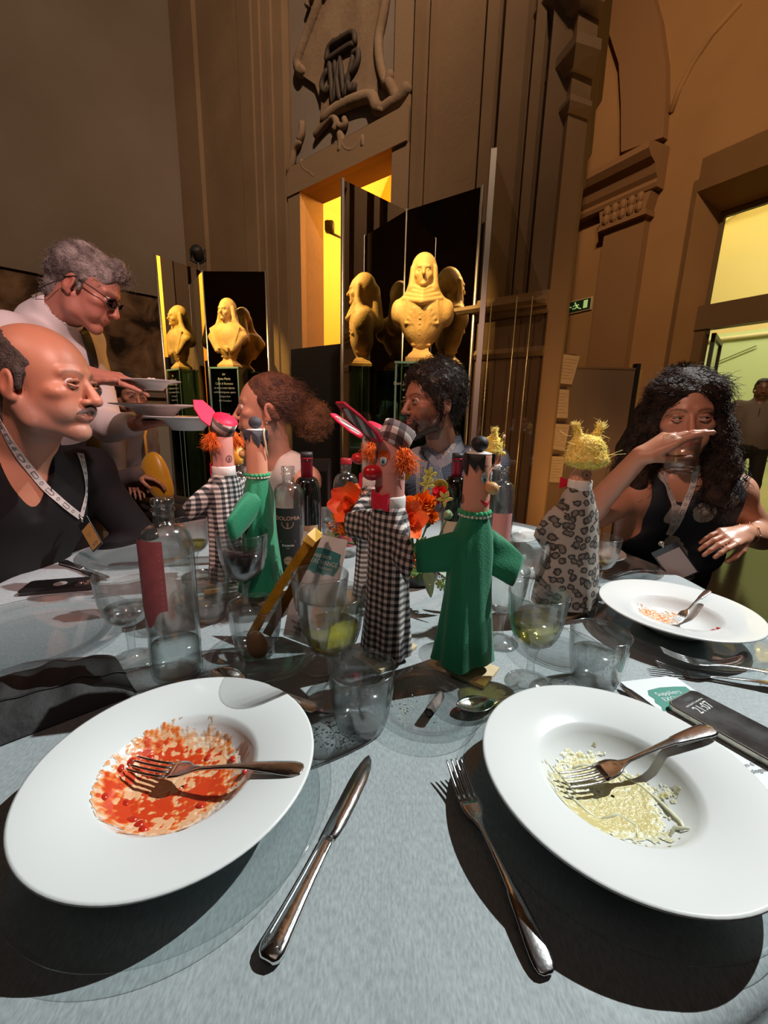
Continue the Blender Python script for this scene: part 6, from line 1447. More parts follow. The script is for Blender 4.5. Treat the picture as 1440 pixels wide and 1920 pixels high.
berries((0.1292, 0.8700, 0.8195), 1, mat('olive_berry', (0.30, 0.27, 0.10), 0.5)); berries((0.0590, 0.8800, 0.8470), 2, M_marig); berries((-0.0792, 0.9500, 0.9463), 3, M_lime); berries((-0.1097, 0.9500, 0.9202), 4, M_marig)

# ------------------------------------------------------------------ small things on the table
M_card = mat('white_card', (0.76, 0.79, 0.79), 0.6); M_teal = mat('teal_print', (0.05, 0.27, 0.27), 0.6); M_tealg = mat('teal_green_print', (0.04, 0.25, 0.19), 0.6); M_inkg = mat('dark_print', (0.10, 0.10, 0.11), 0.7); M_whiteprint = mat('white_print', (0.75, 0.82, 0.80), 0.6)
def card(label, O, X, Y, w, h, teal, th=0.0006, twist=0.0, lines=None, mirror=False):
    O, X, Y = np.asarray(O, float), unit(X), np.asarray(Y, float); Y = unit(Y - X * (Y @ X)); t = thing('menu_card', label, 'card', O, 'printed menu cards'); Zc = np.cross(X, Y)
    wpart('sheet', prism([(0, 0), (w, 0), (w, h), (0, h)], O, X, Y, th), M_card, t, smooth=False)
    brush = [(0.10, 0.655), (0.16, 0.70), (0.14, 0.74), (0.20, 0.78), (0.18, 0.82), (0.26, 0.87), (0.5, 0.885), (0.75, 0.875), (0.93, 0.86), (0.92, 0.80), (0.95, 0.76), (0.90, 0.70), (0.86, 0.655), (0.7, 0.66), (0.62, 0.64), (0.5, 0.662), (0.42, 0.635), (0.3, 0.66), (0.22, 0.642)]
    Of = O + Zc * (th + 0.0002)
    wpart('brush_mark', prism([(x * w, y * h) for x, y in brush], Of, X, Y, 0.0002), teal, t, smooth=False)
    def tx(s, size, x, y, m, al='LEFT'): g = text_geo(s, size, 0.00005, al); wpart('lettering', place((g[0] + np.array([x * w, y * h, 0.0005]), g[1]), Of, X, Y), m, t, smooth=False)
    tx('Suppliers', 0.0125, 0.30, 0.815, M_whiteprint); tx('EXCHANGE', 0.0118, 0.30, 0.755, M_whiteprint); tx('PARTNERS', 0.007, 0.50, 0.705, M_whiteprint)
    tx('Palazzo di Montanari', 0.0075, 0.12, 0.16, M_inkg); tx('Bologna, Italy', 0.0085, 0.2, 0.115, M_inkg); tx('Menu', 0.007, 0.12, 0.42, M_inkg)
    return t
A_, B_ = np.array((-0.1879, 0.7461, 0.7520)), np.array((-0.0517, 0.6652, 0.7520)); U_ = np.array((-0.1234, 0.8000, 0.9658)) - A_
card('white menu card with teal brush mark leaning upright against the gingham puppet', A_, B_ - A_, np.array((-0.1260, 0.7900, 0.9620)) - np.array(A_), 0.105, 0.205, M_teal)
cA, cB = np.array((0.3981, 0.6268, 0.7510)), np.array((0.5267, 0.6547, 0.7510)); cX = unit(cB - cA); cY = unit(np.array((0.4350, 0.4235, 0.7510)) - np.array((0.3981, 0.6268, 0.7510)))
# laid flat, top edge away; right-reading from the seat on the right
c0 = np.array((0.3979, 0.6265, 0.7512)); cu = unit(np.array([cX[0], cX[1], 0])); cv = np.array([-cu[1], cu[0], 0]); hh = 0.215; ww = 0.105
card('white menu card lying flat under the right phone', c0 - cv * hh, cu, cv, ww, hh, M_tealg)

def phone(label, C_, X, glass_up=True, w=0.0735, h=0.150, th=0.0085, case=None):
    X = unit(np.array([X[0], X[1], 0])); t = thing('smartphone', label, 'phone', (C_[0], C_[1], C_[2])); a = math.atan2(X[1], X[0]); t.rotation_euler = (0, 0, a)
    # local x runs along the length, from the top edge
    rc = 0.012; P = []
    for z, i in ((0, 0.0015), (0.0015, 0.0), (th - 0.0015, 0.0), (th, 0.0015)):
        ring = []
        for cx, cy, a0 in ((h / 2 - rc, w / 2 - rc, 0), (-h / 2 + rc, w / 2 - rc, PI / 2), (-h / 2 + rc, -w / 2 + rc, PI), (h / 2 - rc, -w / 2 + rc, 1.5 * PI)):
            for k in range(6): q = a0 + k * PI / 10; ring.append((cx + (rc - i) * math.cos(q), cy + (rc - i) * math.sin(q), z))
        P.append(np.array(ring))
    b = mesh_obj('body', loft(P), case or M_black_label, smooth=False); b.parent = t
    def rr(hx, hy, rc_, z0, z1, ox=0, oy=0):
        R0 = []
        for z in (z0, z1):
            R0.append(np.array([(ox + sx * (hx - rc_) + rc_ * math.cos(a0 + k * PI / 10), oy + sy * (hy - rc_) + rc_ * math.sin(a0 + k * PI / 10), z) for sx, sy, a0 in ((1, 1, 0), (-1, 1, PI / 2), (-1, -1, PI), (1, -1, 1.5 * PI)) for k in range(6)]))
        return loft(R0)
    return t, rr
M_screen = mat('phone_glass', (0.035, 0.036, 0.036), 0.06, coat=0.6, var2=(0.10, 0.10, 0.10), vscale=25); M_titan = mat('titanium_case', (0.46, 0.43, 0.36), 0.28, 0.8)
ph1 = np.array((0.4614, 0.5828, 0.7525)); ph2 = np.array((0.5196, 0.4779, 0.7525)); px_ = unit(np.array([ph2[0] - ph1[0], ph2[1] - ph1[1], 0])); pc = ph1 + px_ * 0.078
t, rr = phone('smartphone face up with dim lock screen clock on the white menu card', pc, px_, case=M_titan, th=0.0105)
add(t, 'screen', rr(0.0725, 0.0342, 0.0095, 0.0105, 0.0109), M_screen, smooth=False); add(t, 'camera_island', rr(0.0032, 0.0095, 0.003, 0.0109, 0.0111, -0.063, 0), M_blackfoam, smooth=False)
M_clock = emis('lock_screen_digits', (0.62, 0.64, 0.60), 0.25)
g = text_geo('21:07', 0.0205, 0.00005); g = (np.asarray(g[0]) * np.array([0.82, 1, 1]), g[1]); add(t, 'clock_digits', place(g, (-0.042, 0, 0.0111), (0, 1, 0), (-1, 0, 0)), M_clock, smooth=False)
g = text_geo('mercoled\u00ec 3 settembre', 0.0048, 0.00005); add(t, 'date_line', place(g, (-0.0545, 0, 0.0111), (0, 1, 0), (-1, 0, 0)), M_clock, smooth=False)
for k, (x, l) in enumerate(((-0.045, 0.006), (-0.028, 0.010), (-0.014, 0.010))): add(t, 'side_button', box(x - l / 2, x + l / 2, -0.0374, -0.0366, 0.0035, 0.0065), M_titan, smooth=False)
q1_, q2_ = np.array((-0.8447, 0.9167, 0.7520)), np.array((-0.6888, 0.9651, 0.7520)); px_ = unit(np.array([q1_[0] - q2_[0], q1_[1] - q2_[1], 0])); t, rr = phone('black smartphone lying face down left of the water goblet', 0.5 * (q1_ + q2_) + np.array([0.004, 0.005, 0]), px_, case=mat('black_case', (0.012, 0.011, 0.011), 0.3, coat=0.3))
add(t, 'camera_bump', rr(0.017, 0.019, 0.006, 0.0085, 0.0105, -0.052, 0.012), mat('camera_glass', (0.05, 0.045, 0.045), 0.15, coat=0.5), smooth=False)
for x, y in ((-0.058, 0.019), (-0.058, 0.004), (-0.045, 0.012)): add(t, 'lens', xf(lathe([(0.0062, 0.0105), (0.0062, 0.0122), (0.0045, 0.0125), (0.0, 0.0118)], 20), None, (x, y, 0)), mat('lens_ring', (0.62, 0.50, 0.46), 0.2, 0.8))
add(t, 'round_emblem', xf(lathe([(0.014, 0.0085), (0.014, 0.0089), (0, 0.0089)], 28), None, (0.002, 0, 0)), mat('emblem_grey', (0.25, 0.24, 0.23), 0.4), smooth=False)

# amber tongs in a tumbler on a small plate
tt = tumbler((-0.2180, 0.6782, 0.7558), 'cut glass tumbler holding amber tongs on a small glass plate', None, z=TZ + 0.0062, s=1.06)
tg = thing('ice_tongs', 'clear amber plastic tongs standing in the tumbler on the small plate', 'tongs', (-0.2106, 0.6552, 0.7700))
e1, e2, tp = np.array((-0.2235, 0.6650, 0.7932)), np.array((-0.2032, 0.6900, 0.7850)), np.array((-0.1279, 0.7400, 0.9482))
def arm(a, b, side):
    P = [a + (b - a) * u + side * 0.010 * math.sin(PI * u) for u in np.linspace(0, 1, 12)]; d = unit(b - a); n_ = unit(np.array([0.25, -1, 0.3])); return ribbon(P, [n_] * 12, 0.016, 0.004)
M_amber = cut_glass('amber_plastic', (0.90, 0.48, 0.05), 0.35, 1.3); M_amber_s = mat('amber_solid', (0.27, 0.12, 0.010), 0.15, coat=0.5, var=0.4, vscale=40)
sd = unit((0.6, 0.5, 0.5)); wpart('arm', arm(e1, tp - sd * 0.012, -sd), M_amber_s, tg, smooth=False); wpart('arm', arm(e2, tp + sd * 0.012, sd), M_amber_s, tg, smooth=False)
wpart('bend', ribbon([tp - sd * 0.0125, tp - sd * 0.009 + np.array([0.004, 0, 0.008]), tp + sd * 0.009 + np.array([0.004, 0, 0.008]), tp + sd * 0.0125], [(0.5, -0.5, 0.7)] * 4, 0.021, 0.004), mat('amber_bright', (0.90, 0.62, 0.12), 0.2), tg, smooth=False)
npk = thing('tea_bag', 'brown crumpled scrap at the bottom of the tumbler with amber tongs', 'scrap', (-0.2064, 0.6422, 0.7780))
V, F = ball((0, 0, 0), (0.017, 0.015, 0.024), 24, 16); V = V * (1 + 0.2 * noise(V, 120, 2))[:, None]; npk.location = (npk.location[0], npk.location[1], TZ + 0.018)
wpart('scrap', (V + np.array(npk.location) + np.array([0, 0, 0.025]), F), mat('brown_scrap', (0.30, 0.17, 0.08), 0.6), npk)

# charred rolled scrap with crumbs
r0, r1 = np.array((0.0702, 0.5200, 0.7655)), np.array((0.0918, 0.5616, 0.7655)); rl = thing('rolled_scrap', 'small charred rolled tube on the middle glass plate', 'scrap', 0.5 * (r0 + r1) - np.array([0, 0, 0.0065]))
X_ = unit(r1 - r0); ln_ = np.linalg.norm(r1 - r0); A1 = unit(np.cross(X_, Z3)); A2 = np.cross(A1, X_)
R0 = []
for u in np.linspace(0, 1, 10):
    a = np.arange(20) * 2 * PI / 20; rr_ = 0.0066 * (1 + 0.08 * np.sin(3 * a + 4 * u)); R0.append(r0 + X_ * ln_ * u + rr_[:, None] * (np.cos(a)[:, None] * A1 + np.sin(a)[:, None] * A2))
for u in (0.95, 0.5, 0.05): R0.append(r0 + X_ * ln_ * u + 0.0045 * (np.cos(a)[:, None] * A1 + np.sin(a)[:, None] * A2)) if u > 0.9 else R0.insert(0, r0 + X_ * ln_ * u * 0.5 + 0.0045 * (np.cos(a)[:, None] * A1 + np.sin(a)[:, None] * A2))
wpart('roll', loft(R0, True, True), mat('ash_brown', (0.24, 0.19, 0.16), 0.8, var2=(0.04, 0.035, 0.03), vscale=60), rl)
gcr = np.random.default_rng(3); cen = np.array((0.0510, 0.5544, 0.7560)); P = [ball(cen + np.array([gcr.normal() * 0.016, gcr.normal() * 0.012, 0.0006]), gcr.uniform(0.0005, 0.0013), 6, 4) for i in range(26)]
cr = mesh_obj('crumbs', join(*P), mat('crumb', (0.75, 0.68, 0.55), 0.7), loc=cen); tag(cr, 'pale crumbs scattered on the middle glass plate', 'crumbs', kind='stuff')
ck = thing('cracker_piece', 'yellow piece of cracker on the glass plate left of the red wine', 'food', (-0.3943, 0.9220, 0.7570)); wpart('piece', xf(bbox_b(0.035, 0.022, 0.006, 0.0015), rotz(0.4), np.array(ck.location)), mat('cracker', (0.75, 0.50, 0.16), 0.7, bump=0.4, bscale=150), ck)

# black cloth pouch at the left edge
pA, pB, pC, pD = (np.array(q) for q in ((-0.5283, 0.4089, 0.7520), (-0.3655, 0.5652, 0.7520), (-0.4615, 0.6593, 0.7520), (-0.6405, 0.5358, 0.7520)))
pch = thing('black_pouch', 'long black fabric pouch with a seam beside the tomato plate', 'pouch', 0.25 * (pA + pB + pC + pD))
def pf(u, v):
    p = (pA + (pB - pA) * u) * (1 - v) + (pD + (pC - pD) * u) * v; e = (math.sin(PI * min(max(u, 0), 1)) ** 0.25) * (math.sin(PI * v) ** 0.55); h = 0.042 * e
    h += 0.003 * math.sin(19 * u + 3 * v) * e + 0.0025 * math.sin(31 * u - 7 * v) * e; return p + np.array([0, 0, h])
top_ = grid(pf, 40, 18); Vt = np.asarray(top_[0]); Vb = Vt.copy(); Vb[:, 2] = 0.7515
wpart('body', (np.concatenate([Vt, Vb]), list(top_[1]) + [tuple(q + len(Vt) for q in r[::-1]) for r in top_[1]]), mat('black_fabric', (0.022, 0.021, 0.021), 0.75, bump=0.3, bscale=60), pch)
wpart('seam', tube([pf(u, 0.26) + np.array([0, 0, 0.0012]) for u in np.linspace(0.02, 0.98, 30)], 0.0016, 6), mat('black_piping', (0.012, 0.012, 0.012), 0.5), pch)

# ------------------------------------------------------------------ people
M_skin = mat('skin', (0.6, 0.35, 0.25), 0.42, vcol=True, sss=0.12, bump=0.05, bscale=220)
def eye_mat():
    return mat('eyeball', (0.8, 0.8, 0.8), 0.08, vcol=True, coat=0.5)
M_eye = eye_mat()
def head_frame(yaw, pitch=0.0, roll=0.0):
    f = np.array([math.sin(yaw) * math.cos(pitch), -math.cos(yaw) * math.cos(pitch), -math.sin(pitch)]); X = unit(np.cross(f, Z3)); Z = np.cross(X, f)
    c, s = math.cos(roll), math.sin(roll); X2 = X * c + Z * s; Z2 = np.cross(X2, f); return np.stack([X2, f, Z2], 1)
def head_prims(S, R, t, sc=1.0, female=False, nose=1.0, jaw=1.0, chin=1.0, mouth_open=0.0, full=1.0):
    S.frame(R, t, sc)
    S.ell((0, -0.018, 0.035), (0.0745, 0.097, 0.083), 0.01)
    S.ell((0, 0.022, 0.012), (0.066, 0.068, 0.075), 0.02)
    S.ell((0, 0.030, -0.040), (0.0575 * full, 0.058, 0.072), 0.02)
    for s in (-1, 1):
        S.cap((s * 0.056 * jaw, -0.012, -0.045), (s * 0.047 * jaw, 0.010, -0.082), 0.016, 0.016, 0.02); S.cap((s * 0.047 * jaw, 0.010, -0.082), (0, 0.068, -0.104), 0.016, 0.017, 0.018)
        S.ell((s * 0.044, 0.058, -0.022), (0.022, 0.022, 0.017), 0.014); S.ell((s * 0.034, 0.062, -0.058), (0.02, 0.02, 0.024), 0.018)
        S.cap((s * 0.014, 0.083, 0.021), (s * 0.045, 0.070, 0.020), 0.0075 if female else 0.0095, 0.007, 0.012)
        S.ell((s * 0.031, 0.096, -0.002), (0.0165, 0.013, 0.0115), 0.010, 1)
    S.ell((0, 0.070, -0.104), (0.020 * chin, 0.019, 0.017), 0.012)
    S.cap((0, 0.086, 0.010), (0, 0.1075 * (1 + 0.05 * (nose - 1)), -0.034), 0.0068, 0.0105 * nose, 0.007)
    S.ell((0, 0.106 + 0.004 * nose, -0.037), (0.0098 * nose, 0.0098 * nose, 0.0088 * nose), 0.005)
    for s in (-1, 1): S.ell((s * 0.0125 * nose, 0.0965, -0.039), (0.0072, 0.0095, 0.0072), 0.005); S.ell((s * 0.0068, 0.103, -0.0475), (0.0032, 0.0045, 0.003), 0.002, 1)
    # lips
    lp = 1.25 if female else 1.0
    S.ell((0, 0.085, -0.064), (0.026, 0.012, 0.020), 0.010)
    S.cap((-0.019, 0.0835, -0.0655), (0, 0.0945, -0.0625 + mouth_open * 0.1), 0.0025, 0.0042 * lp, 0.003); S.cap((0.019, 0.0835, -0.0655), (0, 0.0945, -0.0625), 0.0025, 0.0042 * lp, 0.003)
    S.cap((-0.016, 0.084, -0.0685 - mouth_open), (0, 0.093, -0.0725 - mouth_open), 0.003, 0.005 * lp, 0.003); S.cap((0.016, 0.084, -0.0685 - mouth_open), (0, 0.093, -0.0725 - mouth_open), 0.003, 0.005 * lp, 0.003)
    S.cap((-0.020, 0.091, -0.0672 - mouth_open / 2), (0.020, 0.091, -0.0672 - mouth_open / 2), 0.0012 + mouth_open / 2.5, None, 0.0025, 1)
    # eyes: lids around the ball
    for s in (-1, 1):
        c = np.array([s * 0.031, 0.0765, -0.001])
        for k in range(6):
            a0, a1 = [(-1.15 + 2.3 * q / 6) for q in (k, k + 1)]
            up = [c + np.array([0.0152 * math.sin(a), 0.0148 * math.cos(a) * 0.93, 0.0066 * math.cos(a) - 0.0002]) for a in (a0, a1)]; lo = [c + np.array([0.0150 * math.sin(a), 0.0142 * math.cos(a) * 0.93, -0.0056 * math.cos(a) - 0.0006]) for a in (a0, a1)]
            S.cap(up[0], up[1], 0.0030, 0.0030, 0.003); S.cap(lo[0], lo[1], 0.0024, 0.0024, 0.003)
        # ear
        e = np.array([s * 0.0765, -0.012, -0.012]); Re = rotz(s * -0.35) @ rotx(-0.2)
        S.ell(e + np.array([s * 0.004, -0.004, 0]), (0.0075, 0.019, 0.031), 0.006, 0, Re); S.ell(e + np.array([s * 0.0125, -0.002, 0.004]), (0.006, 0.0105, 0.018), 0.004, 1, Re); S.ell(e + np.array([s * 0.003, 0.004, -0.026]), (0.006, 0.009, 0.009), 0.006)
    S.frame()
def eyes(root, R, t, sc, gaze, iris=(0.10, 0.05, 0.03)):
    for s in (-1, 1):
        c = np.asarray(t) + R @ (np.array([s * 0.031, 0.0748, -0.001]) * sc); V, F = ball((0, 0, 0), 1.0, 40, 28); g = unit(R @ unit(gaze)); d = V @ g; col = np.full((len(V), 3), (0.80, 0.76, 0.72)); col[d > math.cos(0.46)] = iris; col[d > math.cos(0.22)] = (0.01, 0.01, 0.01)
        o = mesh_obj('eye', (V * 0.0124 * sc + c, F), M_eye, col=col); wparent(o, root)
def paint_face(V, R, t, sc, base, lips, brow=None, beard=None, flush=0.18, beard_amt=0.9):
    L = (V - np.asarray(t)) @ R / sc; C = np.tile(np.array(base, float), (len(V), 1)); x, y, z = L.T; g = lambda cx, cy, cz, rx, ry, rz: np.exp(-(((np.abs(x) - cx) / rx) ** 2 + ((y - cy) / ry) ** 2 + ((z - cz) / rz) ** 2))
    def mixc(c, w): nonlocal C; w = np.clip(w, 0, 1)[:, None]; C = C * (1 - w) + np.array(c) * w
    mixc((base[0] * 1.02, base[1] * 0.62, base[2] * 0.58), flush * 2.0 * (g(0.042, 0.06, -0.03, 0.022, 0.05, 0.022) + g(0, 0.11, -0.035, 0.016, 0.03, 0.016) + g(0.08, -0.01, -0.01, 0.014, 0.04, 0.04)))
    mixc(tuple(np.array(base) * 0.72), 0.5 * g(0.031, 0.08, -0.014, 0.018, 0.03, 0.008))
    if beard is not None:
        m = (1 / (1 + np.exp(-(-0.040 - z + 0.35 * np.maximum(0.05 - y, 0) * 0 - 0.0 ) / 0.006))) * (y > -0.02) * (z > -0.135) * (1 - g(0, 0.09, -0.0675, 0.019, 0.03, 0.0085)); m *= 1 - g(0.03, 0.07, -0.035, 0.018, 0.04, 0.012) * 0.8
        m = m * (0.8 + 0.2 * noise(V, 400, 2)); mixc(beard, m * beard_amt)
    mixc(lips, 1.15 * (g(0, 0.095, -0.0635, 0.016, 0.02, 0.0042) + g(0, 0.094, -0.0725, 0.0145, 0.02, 0.0048)))
    mixc((0.16, 0.04, 0.03), 0.8 * g(0, 0.09, -0.0675, 0.017, 0.02, 0.0011)); mixc((0.12, 0.04, 0.03), 0.9 * g(0.0068, 0.103, -0.0475, 0.003, 0.006, 0.0025))
    if brow is not None:
        u = (np.abs(x) - 0.031) / 0.020; zc = 0.0225 - 0.006 * u * u + 0.002 * u; mixc(brow, 0.95 * (np.abs(u) < 1) * np.exp(-((z - zc) / 0.0036) ** 2) * (y > 0.045) * (0.75 + 0.25 * noise(V, 900, 1)))
    lash = np.exp(-((z - 0.0050 - 0.0 * x) / 0.0018) ** 2) * (np.abs(np.abs(x) - 0.031) < 0.0145) * (y > 0.07)
    mixc((0.08, 0.04, 0.03), 0.75 * lash)
    return C
def rot_axis(v, ax, a): ax = unit(ax); return v * math.cos(a) + np.cross(ax, v) * math.sin(a) + ax * (ax @ v) * (1 - math.cos(a))
def hand_prims(S, wrist, d, n, side, curls, spread=0.16, sc=1.0, thumb=(0.9, 0.35, 0.4), cup=0.0):
    # d: direction of the fingers, n: out of the palm, side: +1 thumb towards d x n
    S.frame(); d, n = unit(d), unit(np.asarray(n, float) - unit(d) * (unit(d) @ np.asarray(n, float))); s = np.cross(d, n) * side; w = np.asarray(wrist, float); K = []
    for i, (o, l, ln, r) in enumerate(((0.030, 0.086, (0.042, 0.025, 0.021), 0.0092), (0.010, 0.090, (0.046, 0.029, 0.023), 0.0094), (-0.010, 0.086, (0.042, 0.027, 0.022), 0.0088), (-0.029, 0.078, (0.033, 0.020, 0.019), 0.0078))):
        k = w + (d * l + s * o * (1 - 0.0) + n * (cup * abs(o) * 3)) * sc; S.cap(w + s * o * 0.55 * sc + d * 0.012 * sc, k, 0.0145 * sc, 0.0112 * sc, 0.010); c = curls[i] if isinstance(curls[i], (tuple, list)) else (curls[i],) * 3
        a = 0.0; p = k; dd = unit(d + s * spread * o * 12)
        for j in range(3):
            a += c[j]; q = p + (dd * math.cos(a) + n * math.sin(a)) * ln[j] * sc; S.cap(p, q, r * sc * (1 - 0.10 * j), r * sc * (1 - 0.10 * (j + 1)), 0.0035); p = q
        K.append(p)
    S.cap(w + d * 0.01 * sc, w + d * 0.06 * sc + n * 0.004 * sc, 0.020 * sc, 0.018 * sc, 0.015)
    b = w + (d * 0.022 + s * 0.020 + n * 0.006) * sc; t1 = b + unit(d * thumb[1] + s * thumb[0] + n * thumb[2]) * 0.042 * sc; t2 = t1 + unit(d * (thumb[1] + 0.5) + s * thumb[0] * 0.45 + n * thumb[2] * 1.3) * 0.032 * sc; t3 = t2 + unit(d * (thumb[1] + 0.8) + s * thumb[0] * 0.1 + n * thumb[2] * 1.3) * 0.026 * sc
    S.cap(b, t1, 0.0155 * sc, 0.0120 * sc, 0.012); S.cap(t1, t2, 0.0112 * sc, 0.0102 * sc, 0.004); S.cap(t2, t3, 0.0102 * sc, 0.0082 * sc, 0.004); return K
def arm_prims(S, sh, el, wr, r=(0.052, 0.042, 0.040, 0.027), k=0.02):
    sh, el, wr = (np.asarray(q, float) for q in (sh, el, wr)); m = el + (wr - el) * 0.28
    S.cap(sh, el, r[0], r[1], k); S.cap(el, m, r[1] * 0.98, r[2], k); S.cap(m, wr, r[2], r[3], k)
def torso_prims(S, hip, neck, shL, shR, front, w=1.0, belly=1.0, bust=0.0):
    hip, neck, front = np.asarray(hip, float), np.asarray(neck, float), unit(front); up = unit(neck - hip); X = unit(np.cross(front, up)); Y = np.cross(up, X); R = np.stack([X, Y, up], 1); L = np.linalg.norm(neck - hip)
    S.frame(R, hip)
    S.ell((0, 0.0, L * 0.70), (0.165 * w, 0.105 * w, 0.20), 0.04); S.ell((0, 0.018 * belly, L * 0.34), (0.150 * w, 0.115 * w * belly, 0.20), 0.05); S.ell((0, -0.01, 0.03), (0.165 * w, 0.12 * w, 0.14), 0.05)
    if bust:
        for s in (-1, 1): S.ell((s * 0.075, 0.085, L * 0.62), (0.068 * bust, 0.062 * bust, 0.068 * bust), 0.035)
    S.frame(); nb = neck - up * 0.01
    for sh in (shL, shR):
        sh = np.asarray(sh, float); S.cap(nb - up * 0.035, sh, 0.055, 0.058, 0.04); S.cap(sh, sh - up * 0.1 + (hip - sh) * 0.08, 0.058, 0.05, 0.04)
    return R
def neck_prims(S, neck, R, t, r=0.056, sc=1.0):
    j = np.asarray(t, float) + R @ (np.array([0, -0.022, -0.065]) * sc); S.frame(); S.cap(np.asarray(neck, float), j, r * 1.08, r, 0.03)
def legs_prims(S, hip, front, w=1.0, kneel=0.46, seat=0.50):
    hip = np.asarray(hip, float); f = unit(np.array([front[0], front[1], 0])); X = np.cross(f, Z3)
    for s in (-1, 1):
        a = np.array([hip[0], hip[1], seat + 0.02]) + X * s * 0.09; k = a + f * 0.42 + np.array([0, 0, -0.01]); an = np.array([k[0], k[1], 0.09]) + f * 0.02; S.cap(a, k, 0.082 * w, 0.062, 0.03); S.cap(k, an, 0.06, 0.042, 0.02); S.cap(an + Z3 * -0.04, an + f * 0.14 + Z3 * -0.045, 0.043, 0.036, 0.02)
def cloth_noise(V, F, amp=0.004, freq=28, seed=0):
    N_ = vnormals(V, F); return V + N_ * (amp * (noise(V, freq, seed, 2) + 0.5 * noise(V * np.array([1, 1, 0.4]), freq * 2.2, seed + 2, 1)))[:, None]
def person_root(label, pos):
    return thing('person', label, 'person', pos)
def skin_mesh(root, S, h, painter):
    V, F = S.mesh(h); return fast_obj('body', (V, F), M_skin, root, col=painter(V))
def shell_hair(root, S, h, m, amp, freq, seed=0, col=None, name='hair'):
    V, F = S.mesh(h); N_ = vnormals(V, F); V = V + N_ * (amp * noise(V, freq, seed, 2))[:, None]; fast_obj(name, (V, F), m, root); return V, F, N_
def strands_on(root, V, N_, n, seed, dirf, ln, m, r=0.0009, curl=0.0, steps=6, mask=None, name='hair_strands'):
    g = np.random.default_rng(seed); ids = np.arange(len(V)) if mask is None else np.flatnonzero(mask); P = []
    for i in g.choice(ids, n):
        d = unit(dirf(V[i], N_[i]) + g.normal(size=3) * 0.18); p = V[i] - N_[i] * 0.002; Q = [p]; a1 = unit(np.cross(d, g.normal(size=3))); a2 = np.cross(d, a1); L_ = ln * g.uniform(0.6, 1.2); ph = g.uniform(0, 6.28)
        for k in range(1, steps + 1): u = k / steps; Q.append(p + d * L_ * u + curl * (a1 * (math.cos(ph + u * 9) - math.cos(ph)) + a2 * (math.sin(ph + u * 9) - math.sin(ph))))
        P.append(Q)
    o = wpart(name, strand_geo(P, r, r * 0.4, 3), m, root); o['kind'] = 'stuff'; return o

def lanyard(label, paths, badge, card_m, extra=None, text=None):
    # paths: polylines already lying on the clothing; badge: (centre, right, up, w, h)
    t = thing('lanyard', label, 'lanyard', badge[0]); M_rib = M_ribbon
    for P, Nn in paths:
        P = np.array(P); Nn = np.array(Nn); st_ = wpart('strap', ribbon(P, Nn, 0.017, 0.0014), M_rib, t, smooth=False)
        marks = []; L_ = np.concatenate([[0], np.cumsum(np.linalg.norm(np.diff(P, axis=0), axis=1))])
        s_ = 0.015
        kx = 0
        while s_ < L_[-1] - 0.012:
            i = min(np.searchsorted(L_, s_), len(P) - 1); i = max(i, 1); u = (s_ - L_[i - 1]) / max(L_[i] - L_[i - 1], 1e-6); p = P[i - 1] + (P[i] - P[i - 1]) * u; tt = unit(P[i] - P[i - 1]); nn = unit(Nn[i]); sd_ = unit(np.cross(tt, nn)); o_ = p + nn * 0.0012
            pts = [(0.004 * math.cos(a), 0.004 * math.sin(a)) for a in np.linspace(0, 2 * PI, 7)] if kx % 2 == 0 else [(-0.009, -0.004), (0.009, -0.004), (0.012, 0), (0.009, 0.004), (-0.009, 0.004), (-0.009, -0.004)]
            marks.append(tube([o_ + tt * a + sd_ * b for a, b in pts], 0.0007, 4)); s_ += 0.027; kx += 1
        if marks: o = mesh_obj('printed_marks', join(*marks), M_ribbon_ink, smooth=False); o.parent = st_
    if badge[3]:
        c, X, Y, w, h = badge; X, Y = unit(X), unit(Y); Zb = np.cross(X, Y); c = np.asarray(c, float)
        wpart('badge_holder', prism([(-w / 2 - 0.004, -h / 2 - 0.004), (w / 2 + 0.004, -h / 2 - 0.004), (w / 2 + 0.004, h / 2 + 0.018), (-w / 2 - 0.004, h / 2 + 0.018)], c, X, Y, 0.0014), mat('badge_plastic', (0.03, 0.028, 0.03), 0.2, coat=0.5), t, smooth=False)
        bc = wpart('badge_card', prism([(-w / 2, -h / 2), (w / 2, -h / 2), (w / 2, h / 2), (-w / 2, h / 2)], c + Zb * 0.0016, X, Y, 0.0006), card_m, t, smooth=False)
        wpart('metal_clip', join(tube([c + Y * (h / 2 + 0.014), c + Y * (h / 2 + 0.034)], 0.003, 8), tube([c + Y * (h / 2 + 0.03) + X * (0.006 * math.cos(a)) + Y * (0.006 * math.sin(a)) for a in np.linspace(0, 2 * PI, 13)], 0.0013, 6)), M_steel, t)
        for s_, sz, x, y, mm in (text or []):
            g = text_geo(s_, sz, 0.0001); o = mesh_obj('badge_lettering', place((g[0] + np.array([x, y, 0]), g[1]), c + Zb * 0.0023, X, Y), mm, smooth=False); o.parent = bc
    return t
M_ribbon = mat('lanyard_ribbon', (0.62, 0.58, 0.55), 0.7); M_ribbon_ink = mat('lanyard_ink', (0.16, 0.15, 0.15), 0.7)
SEAT = Vector((0.0, 0.0, 1.174))
